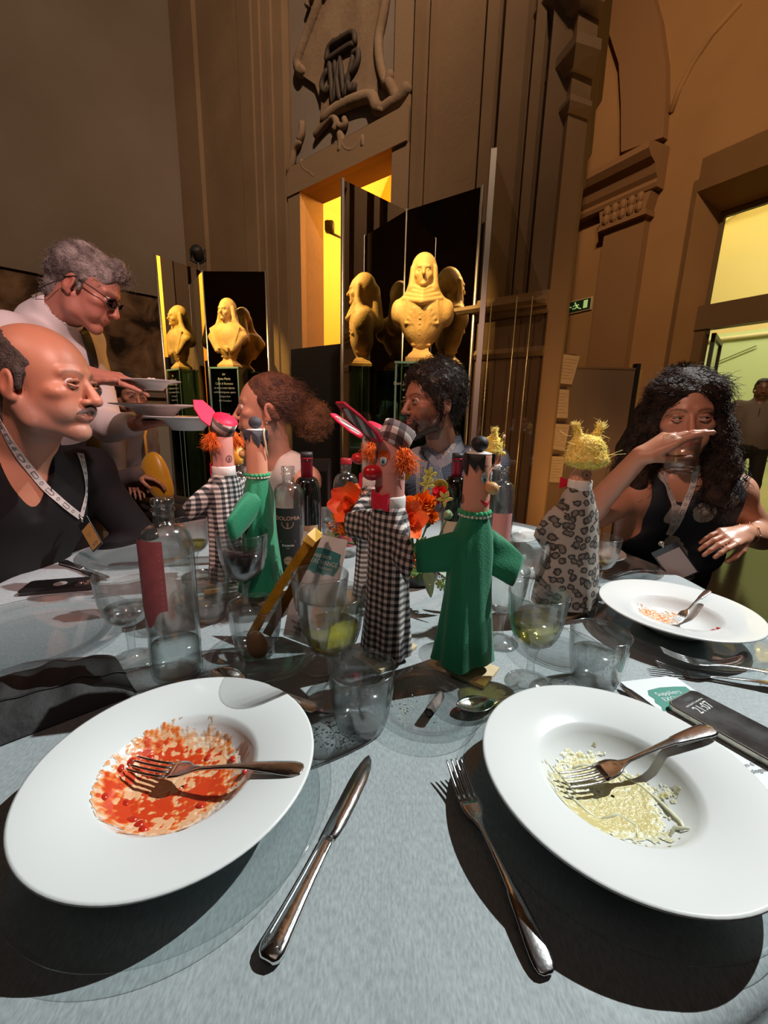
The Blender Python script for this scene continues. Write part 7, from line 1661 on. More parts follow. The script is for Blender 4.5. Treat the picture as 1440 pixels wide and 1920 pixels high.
def drape(bvh, dirs, lift=0.004, n=6):
    # the ribbon lies where lines of sight from the seat opposite meet the clothing
    P, Nn = [], []; K = [Vector(d) for d in dirs]
    for i in range(len(K) - 1):
        for u in np.linspace(0, 1, n, endpoint=(i == len(K) - 2)):
            d = (K[i] * (1 - u) + K[i + 1] * u).normalized(); h = bvh.ray_cast(SEAT, d)
            if h[0] is not None: nn = h[1]; nn = nn if nn.dot(d) < 0 else -nn; P.append(np.array(h[0] + nn * lift)); Nn.append(np.array(nn))
    P = np.array(P); Nn = np.array(Nn)
    for _ in range(4):
        if len(P) > 4: P[1:-1] = 0.25 * P[:-2] + 0.5 * P[1:-1] + 0.25 * P[2:]; Nn[1:-1] = 0.25 * Nn[:-2] + 0.5 * Nn[1:-1] + 0.25 * Nn[2:]
    return P, Nn
def bvh_of(*gs):
    V, F = join(*[(g[0], [tuple(q) for q in g[1]]) for g in gs]); return BVHTree.FromPolygons([tuple(v) for v in V], F)
def chair(label, pos, front, m, group='banquet chairs'):
    f = unit(np.array([front[0], front[1], 0])); t = thing('banquet_chair', label, 'chair', (pos[0], pos[1], 0), group); X = np.cross(f, Z3); O = np.array([pos[0], pos[1], 0.0])
    def P(x, y, z): return O + X * x + f * y + Z3 * z
    def bx(x0, x1, y0, y1, z0, z1): return loft([np.array([P(x0, y0, z), P(x1, y0, z), P(x1, y1, z), P(x0, y1, z)]) for z in (z0, z1)])
    wpart('seat', bx(-0.21, 0.21, -0.2, 0.2, 0.365, 0.395), M_wood_dark, t, smooth=False)
    for sx in (-1, 1):
        wpart('leg', tube([P(sx * 0.19, 0.18, 0), P(sx * 0.185, 0.18, 0.365)], [0.013, 0.018], 8), m, t); wpart('leg', tube([P(sx * 0.19, -0.21, 0), P(sx * 0.185, -0.2, 0.38), P(sx * 0.18, -0.25, 0.9)], [0.014, 0.018, 0.014], 8), m, t)
    wpart('top_rail', bx(-0.19, 0.19, -0.26, -0.235, 0.84, 0.91), m, t, smooth=False)
    for x in (-0.1, 0, 0.1): wpart('back_spindle', tube([P(x, -0.205, 0.395), P(x, -0.247, 0.85)], 0.009, 8), m, t)
    return t
M_gilt = mat('golden_wood', (0.40, 0.20, 0.05), 0.4)

# ---- seated bald man in the black shirt (left)
R1 = head_frame(1.60, 0.03, 0.03); H1 = np.array((-0.7988, 1.0300, 1.2254)); sc1 = 1.06
m1 = person_root('bald man in black shirt with grey moustache and badge, smiling to the right', (-1.10, 1.12, 0))
neck1 = np.array((-0.9213, 1.0800, 1.0523)); hip1 = np.array([-1.16, 1.10, 0.52]); shR1 = np.array((-1.0188, 0.9800, 0.9781)); shL1 = np.array((-0.9126, 1.3000, 0.9756)); fr1 = unit((0.72, -0.62, 0.05))
elL1, wrL1 = np.array((-0.8110, 1.3600, 0.7470)), np.array([-0.93, 1.10, 0.64]); elR1, wrR1 = np.array((-1.0282, 0.9200, 0.7294)), np.array([-0.96, 0.92, 0.64])
S = SDF(); head_prims(S, R1, H1, sc1, nose=1.22, jaw=1.08, chin=1.0, full=1.06); neck_prims(S, neck1, R1, H1, 0.062); torso_prims(S, hip1, neck1, shL1, shR1, fr1, 0.95)
arm_prims(S, shL1, elL1, wrL1, (0.045, 0.038, 0.036, 0.026)); arm_prims(S, shR1, elR1, wrR1, (0.045, 0.038, 0.036, 0.026))
hand_prims(S, wrL1, (0.5, -0.6, -0.35), (0, 0, -1), 1, (0.3, 0.3, 0.35, 0.4)); hand_prims(S, wrR1, (0.7, 0.3, -0.35), (0, 0, -1), -1, (0.3, 0.3, 0.35, 0.4))
sk1 = (0.60, 0.265, 0.165)
def pt1(V):
    C = paint_face(V, R1, H1, sc1, sk1, (0.46, 0.17, 0.14), (0.22, 0.15, 0.11), (0.34, 0.24, 0.20), 0.22, 0.5)
    return C
g1 = S.mesh(0.008); skin_mesh(m1, S, 0.0032, pt1); eyes(m1, R1, H1, sc1, (-0.10, 1, -0.05), (0.10, 0.08, 0.06))
Hs = SDF().frame(R1, H1, sc1); Hs.ell((0, -0.022, 0.030), (0.0790, 0.1010, 0.0850), 0.006); Hs.cap((-0.076, 0.005, 0.015), (-0.076, 0.004, -0.018), 0.008, 0.006, 0.006); Hs.cap((0.076, 0.005, 0.015), (0.076, 0.004, -0.018), 0.008, 0.006, 0.006)
Hs.cap((0, -0.075, -0.03), (0, -0.062, -0.075), 0.05, 0.045, 0.02)
Hs.ell((0, 0.075, 0.085), (0.090, 0.125, 0.085), 0.008, 1); Hs.ell((0, 0.10, -0.02), (0.09, 0.085, 0.10), 0.008, 1); Hs.ell((0, -0.01, 0.125), (0.055, 0.085, 0.03), 0.01, 1)
M_hair1 = mat('dark_grey_hair', (0.045, 0.032, 0.026), 0.6, var2=(0.10, 0.075, 0.062), vscale=40, bump=0.6, bscale=240)
V, F, N_ = shell_hair(m1, Hs, 0.003, M_hair1, 0.0012, 260, 1)
strands_on(m1, V, N_, 900, 3, lambda p, n: n * 0.45 + R1 @ np.array([0, -0.5, -0.7]), 0.016, M_hair1, 0.0007)
Ms = SDF().frame(R1, H1, sc1)
for s in (-1, 1): Ms.cap((0, 0.1005, -0.0535), (s * 0.026, 0.081, -0.0625), 0.0075, 0.0060, 0.004); Ms.cap((s * 0.026, 0.081, -0.0625), (s * 0.030, 0.074, -0.074), 0.004, 0.003, 0.003)
V, F, N_ = shell_hair(m1, Ms, 0.002, mat('grey_moustache', (0.13, 0.10, 0.085), 0.7, bump=0.5, bscale=300), 0.0008, 500, 2, name='moustache'); strands_on(m1, V, N_, 260, 4, lambda p, n: n * 0.4 + R1 @ np.array([0, 0.1, -0.8]), 0.008, mat('grey_whisker', (0.20, 0.16, 0.14), 0.7), 0.0005, name='moustache_strands')
# shirt with open V collar
Cs = SDF(); torso_prims(Cs, hip1, neck1 - np.array([0, 0, 0.015]), shL1, shR1, fr1, 0.98, 1.12); arm_prims(Cs, shL1, elL1, wrL1, (0.050, 0.046, 0.044, 0.036)); arm_prims(Cs, shR1, elR1, wrR1, (0.050, 0.046, 0.044, 0.036))
Cs.cap(neck1 - np.array([0, 0, 0.03]), neck1 + np.array([0, 0, 0.012]), 0.078, 0.074, 0.02)
Cs.frame(); Cs.cap(neck1 + np.array([0, 0, 0.2]), neck1 + np.array([0.0, 0, -0.02]), 0.066, 0.066, 0.006, 1)
Cs.cap(neck1 + np.array([0, 0, 0.06]) + fr1 * 0.09, neck1 + fr1 * 0.075 + np.array([0, 0, -0.155]), 0.072, 0.022, 0.006, 1)
M_blackshirt = mat('black_shirt', (0.010, 0.009, 0.010), 0.8, spec=0.25, bump=0.15, bscale=500)
V, F = Cs.mesh(0.006, infl=0.010); V = cloth_noise(V, F, 0.0055, 22, 1); fast_obj('shirt', (V, F), M_blackshirt, m1); sh1 = (V, F)
Ls = SDF(); legs_prims(Ls, hip1, (1, -0.05)); Ls.ell(hip1, (0.16, 0.15, 0.13), 0.04); V, F = Ls.mesh(0.012); fast_obj('trousers', (V, F), mat('dark_trousers', (0.02, 0.02, 0.025), 0.8), m1)
b1v = bvh_of(sh1, g1)
la = drape(b1v, [(-0.6686, 0.7436, -0.0052), (-0.6542, 0.7530, -0.0712), (-0.6279, 0.7658, -0.1388), (-0.6014, 0.7783, -0.1805), (-0.5812, 0.7873, -0.2057)]); lb_ = drape(b1v, [(-0.5795, 0.8100, -0.0904), (-0.5750, 0.8079, -0.1287), (-0.5738, 0.8014, -0.1689), (-0.5798, 0.7883, -0.2059)])
bc1 = b1v.ray_cast(SEAT, Vector((-0.5631, 0.7890, -0.2459)).normalized()); bc1 = np.array(bc1[0]) + np.array([0.01, -0.02, 0]) if bc1[0] is not None else np.array((-0.7850, 1.1000, 0.8311))
lanyard('white printed lanyard with orange badge on the bald man', [la, lb_], (bc1, (0.72, -0.40, 0.57), (-0.46, 0.10, 0.88), 0.055, 0.060), mat('orange_badge', (0.78, 0.42, 0.12), 0.6), text=[('ALEXIS', 0.0105, 0.004, -0.021, M_inkg), ('CIRCULAR', 0.005, -0.002, 0.010, mat('ochre_ink', (0.45, 0.24, 0.06), 0.7)), ('PACK', 0.005, 0.0, 0.003, mat('ochre_ink', (0.45, 0.24, 0.06), 0.7))])
chair('chair of the bald man in black shirt', (-1.22, 1.12), (1, -0.05), M_gilt)

# ---- waiter leaning in with plates
R2 = head_frame(1.78, 0.50, 0.0); H2 = np.array((-1.0434, 1.6000, 1.5690)); sc2 = 1.03
m2 = person_root('grey haired waiter in white shirt and black tie bending over, holding plates', (-1.38, 1.85, 0))
neck2 = np.array((-1.1948, 1.6200, 1.4579)); hip2 = np.array([-1.42, 1.80, 1.0]); shR2 = np.array((-1.1879, 1.4200, 1.3774)); shL2 = np.array((-1.2460, 1.8600, 1.4316)); fr2 = unit((0.75, -0.55, -0.35))
elR2, wrR2 = np.array((-1.0381, 1.3000, 1.1682)), np.array((-0.9140, 1.3600, 1.2657)); elL2, wrL2 = np.array((-1.1094, 1.7200, 1.0949)), np.array((-0.8851, 1.5800, 1.1181))
S = SDF(); head_prims(S, R2, H2, sc2, nose=1.1, full=1.04); neck_prims(S, neck2, R2, H2, 0.058); torso_prims(S, hip2, neck2, shL2, shR2, fr2, 0.95); arm_prims(S, shR2, elR2, wrR2, (0.045, 0.038, 0.036, 0.026)); arm_prims(S, shL2, elL2, wrL2, (0.045, 0.038, 0.036, 0.026))
hand_prims(S, wrR2, np.array((-0.8142, 1.3600, 1.2541)) - wrR2, (0.15, 0.35, -0.9), -1, ((0.05, 0.15, 0.1), (0.15, 0.3, 0.2), (0.25, 0.4, 0.3), (0.3, 0.5, 0.3)), thumb=(0.55, 0.9, -0.25)); hand_prims(S, wrL2, np.array((-0.7257, 1.5000, 1.1256)) - wrL2, (0, -0.1, 1), 1, (0.08, 0.08, 0.1, 0.1), thumb=(0.7, 0.5, 0.2))
sk2 = (0.60, 0.27, 0.20); skin_mesh(m2, S, 0.0034, lambda V: paint_face(V, R2, H2, sc2, sk2, (0.45, 0.16, 0.14), (0.25, 0.2, 0.18), None, 0.25)); eyes(m2, R2, H2, sc2, (0, 1, -0.4))
Hs = SDF().frame(R2, H2, sc2); Hs.ell((0, -0.020, 0.042), (0.082, 0.105, 0.088), 0.006); Hs.cap((0, 0.055, 0.112), (0, 0.085, 0.085), 0.026, 0.016, 0.015); Hs.cap((0, -0.085, 0.0), (0, -0.075, -0.055), 0.042, 0.035, 0.02)
for s in (-1, 1): Hs.cap((s * 0.076, 0.012, 0.02), (s * 0.076, 0.014, -0.018), 0.010, 0.006, 0.008)
Hs.ell((0, 0.115, -0.01), (0.085, 0.085, 0.085), 0.008, 1); Hs.ell((0, 0.03, -0.10), (0.12, 0.09, 0.075), 0.01, 1)
M_hair2 = mat('silver_hair', (0.40, 0.36, 0.34), 0.5, var2=(0.12, 0.10, 0.09), vscale=28, bump=0.6, bscale=200)
V, F, N_ = shell_hair(m2, Hs, 0.0035, M_hair2, 0.0045, 90, 3); strands_on(m2, V, N_, 1100, 6, lambda p, n: n * 0.12 + (lambda q: q - n * (q @ n))(R2 @ np.array([0, -1.0, -0.35])), 0.028, M_hair2, 0.0008, 0.002)
strands_on(m2, V, N_, 70, 9, lambda p, n: R2 @ np.array([0, 0.7, -0.5]) + n * 0.4, 0.035, M_hair2, 0.0008, 0.006, mask=((V - H2) @ R2)[:, 1] > 0.075)
# glasses
def glasses(root, R, t, sc, m):
    P = []
    for s in (-1, 1):
        c = np.array([s * 0.033, 0.102, -0.004]); P.append(tube([c + np.array([0.024 * math.cos(a) * (1 if abs(math.cos(a)) < 2 else 1), -0.010 * abs(math.cos(a)) * (s * math.cos(a) > 0), 0.017 * math.sin(a)]) for a in np.linspace(0, 2 * PI, 25)], 0.0017, 6)); P.append(tube([c + np.array([s * 0.024, -0.010, 0.006]), np.array([s * 0.083, 0.06, 0.008]), np.array([s * 0.088, -0.005, 0.012]), np.array([s * 0.084, -0.03, -0.006])], 0.0019, 6))
    P.append(tube([(-0.009, 0.103, 0.0), (0, 0.106, 0.003), (0.009, 0.103, 0.0)], 0.0015, 6)); g = join(*P); o = wpart('glasses', (np.asarray(t) + (np.asarray(g[0]) * sc) @ R.T, g[1]), m, root)
    for s in (-1, 1):
        V = np.array([(s * 0.033 + 0.0235 * math.cos(a), 0.1015 - 0.010 * abs(math.cos(a)) * (s * math.cos(a) > 0), -0.004 + 0.0165 * math.sin(a)) for a in np.linspace(0, 2 * PI, 24, endpoint=False)]); V = np.concatenate([V, V - np.array([0, 0.001, 0])]); q = mesh_obj('lens', (np.asarray(t) + (V * sc) @ R.T, [tuple(range(24)), tuple(range(47, 23, -1))]), thin_glass('tinted_lens', (0.35, 0.35, 0.4), 1.0), smooth=False); q.parent = o
glasses(m2, R2, H2, sc2, M_black_label)
Cs = SDF(); torso_prims(Cs, hip2, neck2 - np.array([0, 0, 0.01]), shL2, shR2, fr2, 1.02, 1.05); arm_prims(Cs, shR2, elR2, wrR2 - unit(wrR2 - elR2) * 0.025, (0.056, 0.050, 0.046, 0.034)); arm_prims(Cs, shL2, elL2, wrL2 - unit(wrL2 - elL2) * 0.09, (0.056, 0.050, 0.046, 0.036))
nd2 = unit(H2 + R2 @ np.array([0, -0.022, -0.065]) - neck2); Cs.cap(neck2 - nd2 * 0.03, neck2 + nd2 * 0.035, 0.082, 0.070, 0.02); Cs.cap(neck2 + nd2 * 0.2, neck2 + nd2 * 0.0, 0.060, 0.060, 0.006, 1)
V, F = Cs.mesh(0.006, infl=0.010); V = cloth_noise(V, F, 0.006, 20, 2); fast_obj('shirt', (V, F), mat('white_shirt', (0.82, 0.79, 0.81), 0.75, bump=0.1, bscale=400), m2); sh2 = (V, F)
b2v = bvh_of(sh2); P, Nn = drape(b2v, [(-0.5584, 0.8143, 0.1587), (-0.5521, 0.8239, 0.1277), (-0.5495, 0.8293, 0.1012), (-0.5485, 0.8333, 0.0689), (-0.5487, 0.8355, 0.0306)], 0.006); wpart('tie', ribbon(P, Nn, 0.036, 0.004), mat('black_tie', (0.012, 0.012, 0.016), 0.5), m2, smooth=False)
P, Nn = drape(b2v, [(-0.6004, 0.7779, 0.1857), (-0.5824, 0.7954, 0.1678), (-0.5642, 0.8111, 0.1544), (-0.5547, 0.8170, 0.1576)], 0.006); wpart('collar', ribbon(P, Nn, 0.040, 0.003), mat('grey_collar', (0.34, 0.32, 0.27), 0.75), m2, smooth=False)
wpart('glasses_cord', tube([H2 + R2 @ (np.array(q) * sc2) for q in ((0.085, -0.025, -0.006), (0.08, -0.06, -0.05), (0.05, -0.10, -0.09), (0, -0.115, -0.10), (-0.05, -0.10, -0.09), (-0.08, -0.06, -0.05), (-0.085, -0.025, -0.006))], 0.0016, 6), M_black_label, m2)
Ls = SDF()
for s in (-1, 1): a = hip2 + np.array([0.03 * s, 0.10 * s, -0.05]); Ls.cap(a, a + np.array([0, 0, -0.42]), 0.10, 0.07, 0.03); Ls.cap(a + np.array([0, 0, -0.42]), np.array([a[0], a[1], 0.1]), 0.07, 0.055, 0.02); Ls.cap((a[0], a[1], 0.055), (a[0] + 0.16, a[1] - 0.05, 0.045), 0.05, 0.04, 0.02)
Ls.ell(hip2, (0.17, 0.17, 0.14), 0.04); V, F = Ls.mesh(0.012); fast_obj('trousers', (V, F), mat('black_trousers', (0.012, 0.012, 0.013), 0.8), m2)
Ap = SDF(); Ap.frame(*(lambda f, u: (np.stack([unit(np.cross(f, u)), np.cross(u, unit(np.cross(f, u))), u], 1), hip2))(fr2, unit(neck2 - hip2))); Ap.ell((0, 0.02, 0.02), (0.185, 0.135, 0.20), 0.02); V, F = Ap.mesh(0.010); fast_obj('apron', (V, F), mat('black_apron', (0.014, 0.014, 0.015), 0.8), m2)
def held_plate(label, c, s, tilt=(0, 0)):
    t = thing('pasta_plate', label, 'plate', tuple(np.asarray(c) - np.array([0, 0, 0.03])), 'plates carried by the waiter'); t.scale = (s, s, s); t.rotation_euler = (tilt[0], tilt[1], 0); shared('plate', 'dish', PLATE_G, M_china, t); return t
hp1 = held_plate('upper white plate held out level in the right hand of the waiter', (-0.7439, 1.4000, 1.2573), 0.60); o = mesh_obj('crumpled_napkin', (lambda g: (g[0] * (1 + 0.3 * noise(g[0], 160, 3))[:, None] + np.array([0.0, 0, 0.047]), g[1]))(ball((0, 0, 0), (0.022, 0.018, 0.018), 20, 14)), M_whitecloth); o.parent = hp1
hp2 = held_plate('white plate with red traces resting on the waiter left forearm', (-0.8234, 1.5600, 1.1667), 1.0); add_smear(hp2, 'sauce', M_sauce, 3, 0.078, 0.2, tom, rcut=0.06); held_plate('lowest white plate carried under another by the waiter', (-0.6848, 1.5000, 1.1303), 0.95)

# ---- woman in profile with curly bun
R3 = head_frame(-1.38, -0.02, 0.0); H3 = np.array((-0.4380, 1.6000, 1.1825)); sc3 = 1.03
m3 = person_root('woman in profile with curly bun, white halter top and tattooed arm', (-0.47, 1.95, 0))
neck3 = np.array((-0.4155, 1.6600, 1.0007)); hip3 = np.array([-0.47, 2.12, 0.52]); shL3 = np.array((-0.3138, 1.6400, 0.9103)); shR3 = np.array((-0.6400, 1.8400, 0.8846)); fr3 = unit((-0.55, -0.8, 0.05))
elL3, wrL3 = np.array((-0.3152, 1.7200, 0.6534)), np.array([-0.50, 1.92, 0.66]); elR3, wrR3 = np.array((-0.7657, 1.8400, 0.6675)), np.array([-0.62, 1.90, 0.66])
S = SDF(); head_prims(S, R3, H3, sc3, True, nose=0.95, jaw=0.93, chin=0.85); neck_prims(S, neck3, R3, H3, 0.046); torso_prims(S, hip3, neck3, shL3, shR3, fr3, 0.82); arm_prims(S, shL3, elL3, wrL3, (0.040, 0.034, 0.032, 0.023)); arm_prims(S, shR3, elR3, wrR3, (0.040, 0.034, 0.032, 0.023))
hand_prims(S, wrL3, (-0.5, -0.5, -0.3), (0, 0, -1), 1, (0.3,) * 4, sc=0.9); hand_prims(S, wrR3, (0.5, -0.3, -0.3), (0, 0, -1), -1, (0.3,) * 4, sc=0.9)
sk3 = (0.56, 0.265, 0.175)
def pt3(V):
    C = paint_face(V, R3, H3, sc3, sk3, (0.50, 0.10, 0.08), (0.20, 0.11, 0.07), None, 0.2)
    a = unit(elL3 - shL3); q = (V - shL3) @ a; near = np.linalg.norm(V - shL3 - q[:, None] * a, axis=1) < 0.06; w = (near & (q > -0.01) & (q < 0.10) & (noise(V, 130, 4, 2) > 0.25)); C[w] = C[w] * 0.25; return C
skin_mesh(m3, S, 0.0032, pt3); eyes(m3, R3, H3, sc3, (0, 1, 0))
Hs = SDF().frame(R3, H3, sc3); Hs.ell((0, -0.025, 0.038), (0.0805, 0.103, 0.0875), 0.006); Hs.cap((0, -0.09, 0.01), (0, -0.115, -0.015), 0.06, 0.04, 0.03)
for s in (-1, 1): Hs.cap((s * 0.073, 0.012, 0.02), (s * 0.079, -0.035, -0.03), 0.010, 0.014, 0.015)
Hs.ell((0, 0.118, -0.005), (0.095, 0.080, 0.095), 0.008, 1); Hs.ell((0, 0.02, -0.105), (0.12, 0.10, 0.075), 0.01, 1)
M_hair3 = mat('auburn_hair', (0.17, 0.065, 0.030), 0.5, var2=(0.06, 0.022, 0.012), vscale=30, bump=0.8, bscale=150); M_hair3b = mat('auburn_curls', (0.36, 0.16, 0.06), 0.5, var2=(0.15, 0.055, 0.02), vscale=40)
V, F, N_ = shell_hair(m3, Hs, 0.0034, M_hair3, 0.0025, 130, 2); strands_on(m3, V, N_, 700, 2, lambda p, n: n * 0.08 + R3 @ np.array([0, -1, -0.25]), 0.05, M_hair3, 0.0008, 0.003)
bun = H3 + R3 @ np.array([0, -0.165, -0.035]); Bs = SDF(); Bs.ell(bun, (0.060, 0.056, 0.062), 0.01); Bs.cap(H3 + R3 @ np.array([0, -0.10, 0.0]), bun, 0.036, 0.03, 0.02)
V, F, N_ = shell_hair(m3, Bs, 0.0035, M_hair3, 0.010, 85, 5, name='curly_bun'); strands_on(m3, V, N_, 1300, 8, lambda p, n: n, 0.024, M_hair3b, 0.0009, 0.007, 8, name='bun_curls')
wpart('earring', join(ball(H3 + R3 @ np.array([-0.084, -0.006, -0.052]), 0.004, 10, 8), ball(H3 + R3 @ np.array([-0.084, -0.006, -0.066]), 0.0055, 10, 8), ball(H3 + R3 @ np.array([0.084, -0.006, -0.052]), 0.004, 10, 8)), mat('pearl_gold', (0.75, 0.5, 0.3), 0.25, 0.6), m3)
Cs = SDF(); torso_prims(Cs, hip3, neck3 - np.array([0, 0, 0.015]), shL3 * 0.45 + neck3 * 0.55 - np.array([0, 0, 0.01]), shR3 * 0.45 + neck3 * 0.55 - np.array([0, 0, 0.01]), fr3, 0.86, 1.0, 0.9); Cs.frame(); Cs.cap(neck3 + np.array([0, 0, 0.1]), neck3 + fr3 * 0.11 + np.array([0, 0, -0.10]), 0.060, 0.025, 0.01, 1)
V, F = Cs.mesh(0.006, infl=0.008); V = cloth_noise(V, F, 0.003, 24, 3); fast_obj('halter_top', (V, F), mat('white_top', (0.66, 0.60, 0.55), 0.8), m3)
Ls = SDF(); legs_prims(Ls, hip3, (0.2, -1)); Ls.ell(hip3, (0.16, 0.15, 0.13), 0.04); V, F = Ls.mesh(0.012); fast_obj('trousers', (V, F), mat('navy_trousers', (0.02, 0.025, 0.04), 0.8), m3); chair('chair of the woman with curly bun', (-0.48, 2.2), (0.1, -1), M_dark)

# ---- curly haired man
R4 = head_frame(-1.12, 0.03, -0.06); H4 = np.array((0.1698, 1.7000, 1.2232)); sc4 = 1.08
m4 = person_root('curly dark haired bearded man in blue checked shirt looking left', (0.24, 2.05, 0))
neck4 = np.array((0.2402, 1.7800, 1.0368)); hip4 = np.array([0.27, 2.2, 0.52]); shR4 = np.array((-0.0093, 1.8600, 0.9265)); shL4 = np.array((0.4482, 1.8000, 0.9826)); fr4 = unit((-0.35, -0.93, 0.05))
elR4, wrR4 = np.array((-0.0709, 1.9000, 0.6065)), np.array([0.12, 1.90, 0.66]); elL4, wrL4 = np.array((0.5649, 1.8800, 0.6298)), np.array([0.34, 1.88, 0.66])
S = SDF(); head_prims(S, R4, H4, sc4, nose=1.08, full=1.04, mouth_open=0.003); neck_prims(S, neck4, R4, H4, 0.056); torso_prims(S, hip4, neck4, shL4, shR4, fr4, 0.92); arm_prims(S, shL4, elL4, wrL4, (0.045, 0.038, 0.036, 0.026)); arm_prims(S, shR4, elR4, wrR4, (0.045, 0.038, 0.036, 0.026))
hand_prims(S, wrL4, (-0.3, -0.6, -0.3), (0, 0, -1), 1, (0.3,) * 4); hand_prims(S, wrR4, (0.4, -0.6, -0.3), (0, 0, -1), -1, (0.3,) * 4)
sk4 = (0.40, 0.165, 0.095); skin_mesh(m4, S, 0.0032, lambda V: paint_face(V, R4, H4, sc4, sk4, (0.40, 0.12, 0.10), (0.02, 0.012, 0.01), (0.028, 0.014, 0.010), 0.12, 0.95)); eyes(m4, R4, H4, sc4, (0.25, 1, 0.02))
Bd = SDF().frame(R4, H4, sc4)
for s in (-1, 1): Bd.cap((s * 0.062, 0.0, -0.045), (s * 0.050, 0.016, -0.085), 0.012, 0.016, 0.012); Bd.cap((s * 0.050, 0.016, -0.085), (0, 0.070, -0.112), 0.016, 0.019, 0.014); Bd.cap((0, 0.098, -0.0535), (s * 0.027, 0.082, -0.064), 0.0042, 0.004, 0.005); Bd.cap((s * 0.027, 0.082, -0.064), (s * 0.022, 0.082, -0.095), 0.005, 0.010, 0.008)
M_hair4 = mat('black_curls', (0.016, 0.010, 0.008), 0.45, var2=(0.05, 0.028, 0.018), vscale=50); V, F, N_ = shell_hair(m4, Bd, 0.0026, M_hair4, 0.0016, 300, 2, name='beard'); strands_on(m4, V, N_, 700, 3, lambda p, n: n * 0.6 + R4 @ np.array([0, 0, -0.5]), 0.009, M_hair4, 0.0006, 0.001, name='beard_strands')
Hs = SDF().frame(R4, H4, sc4); Hs.ell((0, -0.024, 0.048), (0.092, 0.115, 0.098), 0.008); Hs.cap((0, -0.09, 0.0), (0, -0.08, -0.05), 0.045, 0.035, 0.02)
for s in (-1, 1): Hs.cap((s * 0.076, 0.012, 0.03), (s * 0.076, 0.012, -0.03), 0.012, 0.007, 0.01)
Hs.ell((0, 0.128, 0.0), (0.090, 0.085, 0.098), 0.008, 1); Hs.ell((0, 0.03, -0.10), (0.12, 0.09, 0.075), 0.01, 1)
V, F, N_ = shell_hair(m4, Hs, 0.0036, M_hair4, 0.007, 120, 4); strands_on(m4, V, N_, 1700, 5, lambda p, n: n, 0.020, M_hair4, 0.0011, 0.006, 8)
def shirt_check():
    m = check_mat('blue_check_shirt', (0.42, 0.43, 0.50), (0.23, 0.25, 0.34), (0.11, 0.13, 0.22), 0.0085, (0.9, 0.3, 0), (0.05, 0.1, 1)); return m
Cs = SDF(); torso_prims(Cs, hip4, neck4 - np.array([0, 0, 0.01]), shL4, shR4, fr4, 0.96, 1.02); arm_prims(Cs, shL4, elL4, wrL4, (0.052, 0.046, 0.044, 0.036)); arm_prims(Cs, shR4, elR4, wrR4, (0.052, 0.046, 0.044, 0.036)); Cs.cap(neck4 - np.array([0, 0, 0.03]), neck4 + np.array([0, 0.01, 0.022]), 0.078, 0.068, 0.02)
Cs.frame(); Cs.cap(neck4 + np.array([0, 0, 0.2]), neck4 + np.array([0.0, 0, 0.0]), 0.058, 0.058, 0.006, 1); vb = neck4 + fr4 * 0.07 + np.array([0, 0, -0.01]); Cs.cap(vb + np.array([0, 0, 0.10]) + fr4 * 0.02, vb + fr4 * 0.03 + np.array([0, 0, -0.075]), 0.050, 0.014, 0.006, 1)
V, F = Cs.mesh(0.006, infl=0.010); V = cloth_noise(V, F, 0.004, 22, 4); fast_obj('shirt', (V, F), shirt_check(), m4); sh4 = (V, F); b4v = bvh_of(sh4)
P, Nn = drape(b4v, [(0.0949, 0.9919, -0.0848), (0.1178, 0.9871, -0.1083), (0.1341, 0.9791, -0.1527), (0.1334, 0.9691, -0.2074)], 0.004); wpart('placket', ribbon(P, Nn, 0.028, 0.002), mat('placket_blue', (0.33, 0.35, 0.42), 0.8), m4, smooth=False)
for a in ([(0.0675, 0.9950, -0.0735), (0.0833, 0.9913, -0.1022), (0.0997, 0.9885, -0.1139)], [(0.1228, 0.9860, -0.1130), (0.1441, 0.9845, -0.0999), (0.1722, 0.9828, -0.0663)]):
    P, Nn = drape(b4v, a, 0.006)
    if len(P) > 3: wpart('collar_point', ribbon(P, Nn, 0.034, 0.003), mat('collar_blue', (0.38, 0.40, 0.47), 0.8), m4, smooth=False)
la = drape(b4v, [(0.0675, 0.9950, -0.0735), (0.0751, 0.9908, -0.1123), (0.0779, 0.9838, -0.1612), (0.0847, 0.9714, -0.2220)]); lb_ = drape(b4v, [(0.1664, 0.9858, -0.0247), (0.1545, 0.9857, -0.0669), (0.1343, 0.9861, -0.0979), (0.1156, 0.9823, -0.1474), (0.0995, 0.9701, -0.2213)]); lanyard('white printed lanyard on the curly haired man in blue shirt', [la, lb_], (tuple(np.array((0.1641, 1.6800, 0.7349))), (1, 0, 0), (0, 0, 1), 0, 0), None)
Ls = SDF(); legs_prims(Ls, hip4, (-0.1, -1)); Ls.ell(hip4, (0.16, 0.15, 0.13), 0.04); V, F = Ls.mesh(0.012); fast_obj('trousers', (V, F), mat('grey_trousers', (0.04, 0.04, 0.045), 0.8), m4); chair('chair of the curly haired man', (0.28, 2.28), (-0.1, -1), M_dark)

